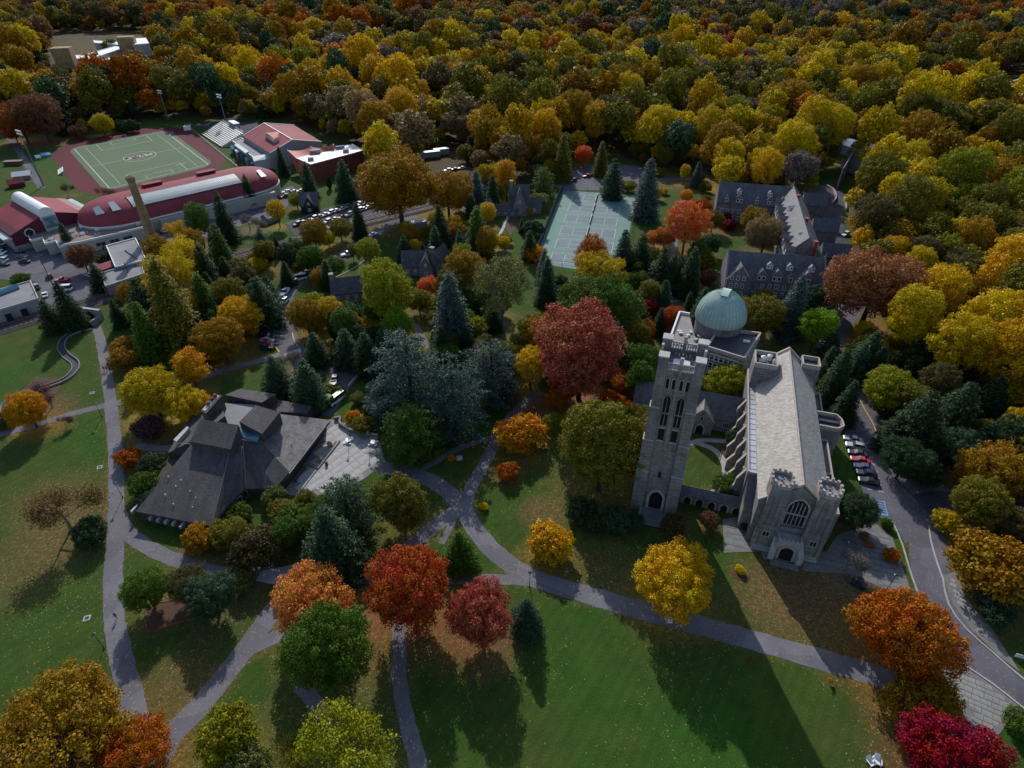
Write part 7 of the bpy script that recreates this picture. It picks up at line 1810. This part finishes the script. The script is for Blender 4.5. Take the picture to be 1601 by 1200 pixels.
for i in range(4):
    lb = lobes(150, (0, 0, 1.9), (.84, .84, 1.22), (.09, .21), -.9, .22, .80); addproto('F', crown(lb, 17000, .055), trunk(B(), 2.4, .05, lb, 8, .4))
for i in range(3):
    lb = lobes(165, (0, 0, 1.35), (.86, .86, 1.16), (.09, .20), -.98, .2, .78); addproto('V', crown(lb, 26000, .045), trunk(B(), 1.9, .05, lb, 9, .2))
for i in range(3):
    lb = lobes(34, (0, 0, 1.95), (.82, .82, .95), (.14, .26), -.6, .4); addproto('A', crown(lb, 7500, .055, spread=1), trunk(B(), 2.1, .055, lb, 16, .3), 'bark_pale')
for i in range(3):
    lb = lobes(70, (0, 0, .68), (.82, .82, .66), (.12, .24), -.8, .15, .75); addproto('B', crown(lb, 8000, .075), trunk(B(), .8, .05, lb, 4, .2))
for i in range(2):
    lb = lobes(30, (0, 0, 2.6), (.62, .62, 1.5), (.26, .42), -.9); addproto('W', crown(lb, 8000, .09), trunk(B(), 2.8, .06, lb, 5, .4))
def conifer(layers, per, H, prof, qs, n_per, droop, base, tier=0.0, blue=False):
    Cs, Ns = [], []; br = []
    for L_ in range(layers):
        t = base + (1-base)*(L_+RNG.uniform(-.3, .3))/layers; z0 = H*max(base*.8, t)
        k_ = max(4, int(per*(1-t*.6)))
        for j in range(k_):
            a = 2*math.pi*(j+RNG.uniform(-.4, .4))/k_; ln = prof(t)*RNG.uniform(.72, 1.12)
            if ln < .03: ln = .03
            m_ = max(5, int(n_per*ln)); s_ = RNG.uniform(.08, 1, m_)**.75
            px = np.cos(a)*ln*s_; py = np.sin(a)*ln*s_; pz = z0 + ln*(tier*s_ - droop*s_**1.6)
            wd = .16*ln*(1.1-s_)+.03
            c_ = np.stack([px, py, pz], 1) + RNG.normal(size=(m_, 3))*np.stack([wd, wd, wd*.38], 1)
            nn_ = np.stack([np.cos(a)*np.full(m_, .35), np.sin(a)*np.full(m_, .35), np.full(m_, 1.0)], 1) + RNG.normal(size=(m_, 3))*.5
            Cs.append(c_); Ns.append(nn_); br.append((a, ln, z0))
    b = B(); b.tube([(0, 0, -.05), (0, 0, H*.5), (0, 0, H*.98)], [.075, .045, .008], 6)
    for a, ln, z0 in br[::5]: b.tube([(0, 0, z0), (math.cos(a)*ln*.8, math.sin(a)*ln*.8, z0+ln*.8*(tier-droop*.8))], [.016, .005], 3)
    return quads(np.concatenate(Cs), np.concatenate(Ns), qs, .55), b
for i in range(3):
    Q, b = conifer(26, 19, 3.9, lambda t: (1-t)**.62*1.08 + .015, .10, 62, .30+.05*i, .04); addproto('C', Q, b)
for i in range(3):
    Q, b = conifer(19, 19, 3.0, lambda t: min(1.0, ((1-t)*1.35)**.7), .09, 72, .14, .03, .1); addproto('P', Q, b)
for i in range(3):
    ph = RNG.uniform(0, 6)
    Q, b = conifer(9, 15, 2.55, lambda t: (1.02 if t < .55 else 1.02*(1-((t-.55)/.5)**1.7)+.02)*(1+.14*math.sin(t*23+ph)), .066, 170, .12, .10, .12); addproto('D', Q, b)
for i in range(2):
    d = sph(4200); z = d[:, 2:]*.5+.5; rad = np.sin(np.clip(z, .02, 1)*math.pi)**.55*(1-.42*z)
    C = np.concatenate([d[:, :2]/np.linalg.norm(d[:, :2], axis=1, keepdims=True)*rad*RNG.uniform(.8, 1.1, (4200, 1)), .08+z*5.1], 1)
    addproto('Y', quads(C, d+np.array([0, 0, .2])+RNG.normal(size=(4200, 3))*.5, .2), B().tube([(0, 0, -.05), (0, 0, 4)], [.1, .03], 5))
def bare(b, p, d, ln, r_, dep, tips):
    q = p + d*ln; b.tube([tuple(p), tuple((p+q)/2 + RNG.normal(size=3)*ln*.06), tuple(q)], [r_, r_*.8, r_*.6], 4 if dep < 3 else 3)
    if dep >= 5: tips.append(q); return
    for k_ in range(3 if dep < 4 else 2):
        e = d + RNG.normal(size=3)*(.55 if dep else .75); e[2] = abs(e[2])*.7+.12; e /= np.linalg.norm(e); bare(b, q, e, ln*RNG.uniform(.62, .82), r_*.58, dep+1, tips); 
        if dep > 1: tips.append(q)
for i in range(2):
    b = B(); tips = []; bare(b, np.zeros(3), np.array((0, 0, 1.)), .5, .045, 0, tips); T_ = np.array(tips); T_ = T_[RNG.integers(0, len(T_), 5200)]
    addproto('N', quads(T_+RNG.normal(size=T_.shape)*.10, RNG.normal(size=T_.shape), .042), b, 'bark_pale')

NAMES = dict(V='full_tree', O='broadleaf_tree', F='woodland_tree', A='airy_tree', B='shrub', C='conifer_tree', P='evergreen_tree', D='cedar_tree', Y='cypress_tree', N='bare_tree', W='narrow_tree')
cnt = 0
for t in TREES:
    pr = PROTO[t['k']]; cr_, tk_ = pr[cnt % len(pr)]; cnt += 1
    cat_ = 'shrub' if t['k'] == 'B' and t['r'] < 4.5 else 'tree'
    if 'sapling' in t['label']: cat_ = 'sapling'
    hs = RNG.uniform(.93, 1.08); 
    o = thing(NAMES[t['k']] if cat_ != 'sapling' else 'sapling', t['label'], cat_, (t['x'], t['y'], 0), RNG.uniform(0, 6.28), t['group'], (t['r']*RNG.uniform(.9, 1.14), t['r']*RNG.uniform(.9, 1.14), t['r']*hs))
    c0 = np.array(COL[t['c']]); j = RNG.uniform(.85, 1.12); c0 = np.clip(c0*np.array((j*RNG.uniform(.94, 1.06), j, j)), 0, 1)
    inst(cr_, 'crown', o, color=tuple(float(x) for x in c0))
    if t['r']*P(t['x'], t['y'])[2] > 4: inst(tk_, 'trunk', o)

# ---------------------------------------------------------------- the far woods: one mass, instanced from four plain crowns
fc = bpy.data.collections.new('far_crowns')
for i in range(8):
    if i < 6:
        lb = lobes(70, (0, 0, 1.8), (.86, .86, 1.0), (.11, .26), -.6, .2, .78); Q = crown(lb, 2600, .125)
    else:
        Q, _ = conifer(12, 11, 3.2, lambda t: (1-t)**.75*.85+.02, .19, 30, .25, .06)
    fo = bpy.data.objects.new('far_crown_%d' % i, leafmesh('far_crown', Q, M['leaf_far'])); fc.objects.link(fo)
fw = bpy.data.meshes.new('far_woods'); n = len(FARW)
pts = np.array([(q[0], q[1], 0) for q in FARW], np.float32); fw.vertices.add(n); fw.vertices.foreach_set('co', pts.ravel())
tint = np.array([(*COL[q[4]], 1) for q in FARW], np.float32)
jit = RNG.uniform(.72, 1.15, (n, 1)).astype(np.float32); tint[:, :3] *= jit
fw.attributes.new('tint', 'FLOAT_COLOR', 'POINT').data.foreach_set('color', tint.ravel())
sc_ = np.array([q[2]*(1.2 if q[3] != 'C' else 1.35)*np.array((RNG.uniform(.85, 1.25), RNG.uniform(.85, 1.25), RNG.uniform(.75, 1.35))) for q in FARW], np.float32); fw.attributes.new('size', 'FLOAT_VECTOR', 'POINT').data.foreach_set('vector', sc_.ravel())
fw.attributes.new('turn', 'FLOAT', 'POINT').data.foreach_set('value', RNG.uniform(0, 6.28, n).astype(np.float32))
fw.attributes.new('which', 'INT', 'POINT').data.foreach_set('value', np.array([RNG.integers(6, 8) if q[3] == 'C' else RNG.integers(0, 6) for q in FARW], np.int32))
fwo = put(bpy.data.objects.new('far_woods', fw)); fwo['kind'] = 'stuff'; tag(fwo, 'mass of autumn woodland reaching to the top of the picture', 'woods')
ng = bpy.data.node_groups.new('scatter_crowns', 'GeometryNodeTree'); ng.interface.new_socket('Geometry', in_out='INPUT', socket_type='NodeSocketGeometry'); ng.interface.new_socket('Geometry', in_out='OUTPUT', socket_type='NodeSocketGeometry')
gi, go = ng.nodes.new('NodeGroupInput'), ng.nodes.new('NodeGroupOutput'); ip = ng.nodes.new('GeometryNodeInstanceOnPoints'); ci = ng.nodes.new('GeometryNodeCollectionInfo')
ci.inputs['Collection'].default_value = fc; ci.inputs['Separate Children'].default_value = True; ci.inputs['Reset Children'].default_value = True
def na(nm, ty): q = ng.nodes.new('GeometryNodeInputNamedAttribute'); q.data_type = ty; q.inputs['Name'].default_value = nm; return next(s_ for s_ in q.outputs if s_.enabled and s_.name == 'Attribute')
cx = ng.nodes.new('ShaderNodeCombineXYZ'); ng.links.new(na('turn', 'FLOAT'), cx.inputs[2])
ng.links.new(gi.outputs[0], ip.inputs['Points']); ng.links.new(ci.outputs[0], ip.inputs['Instance']); ip.inputs['Pick Instance'].default_value = True
ng.links.new(na('which', 'INT'), ip.inputs['Instance Index']); ng.links.new(na('size', 'FLOAT_VECTOR'), ip.inputs['Scale'])
rr2 = ng.nodes.new('FunctionNodeEulerToRotation'); ng.links.new(cx.outputs[0], rr2.inputs[0]); ng.links.new(rr2.outputs[0], ip.inputs['Rotation'])
ng.links.new(ip.outputs[0], go.inputs[0])
md = fwo.modifiers.new('scatter', 'NODES'); md.node_group = ng
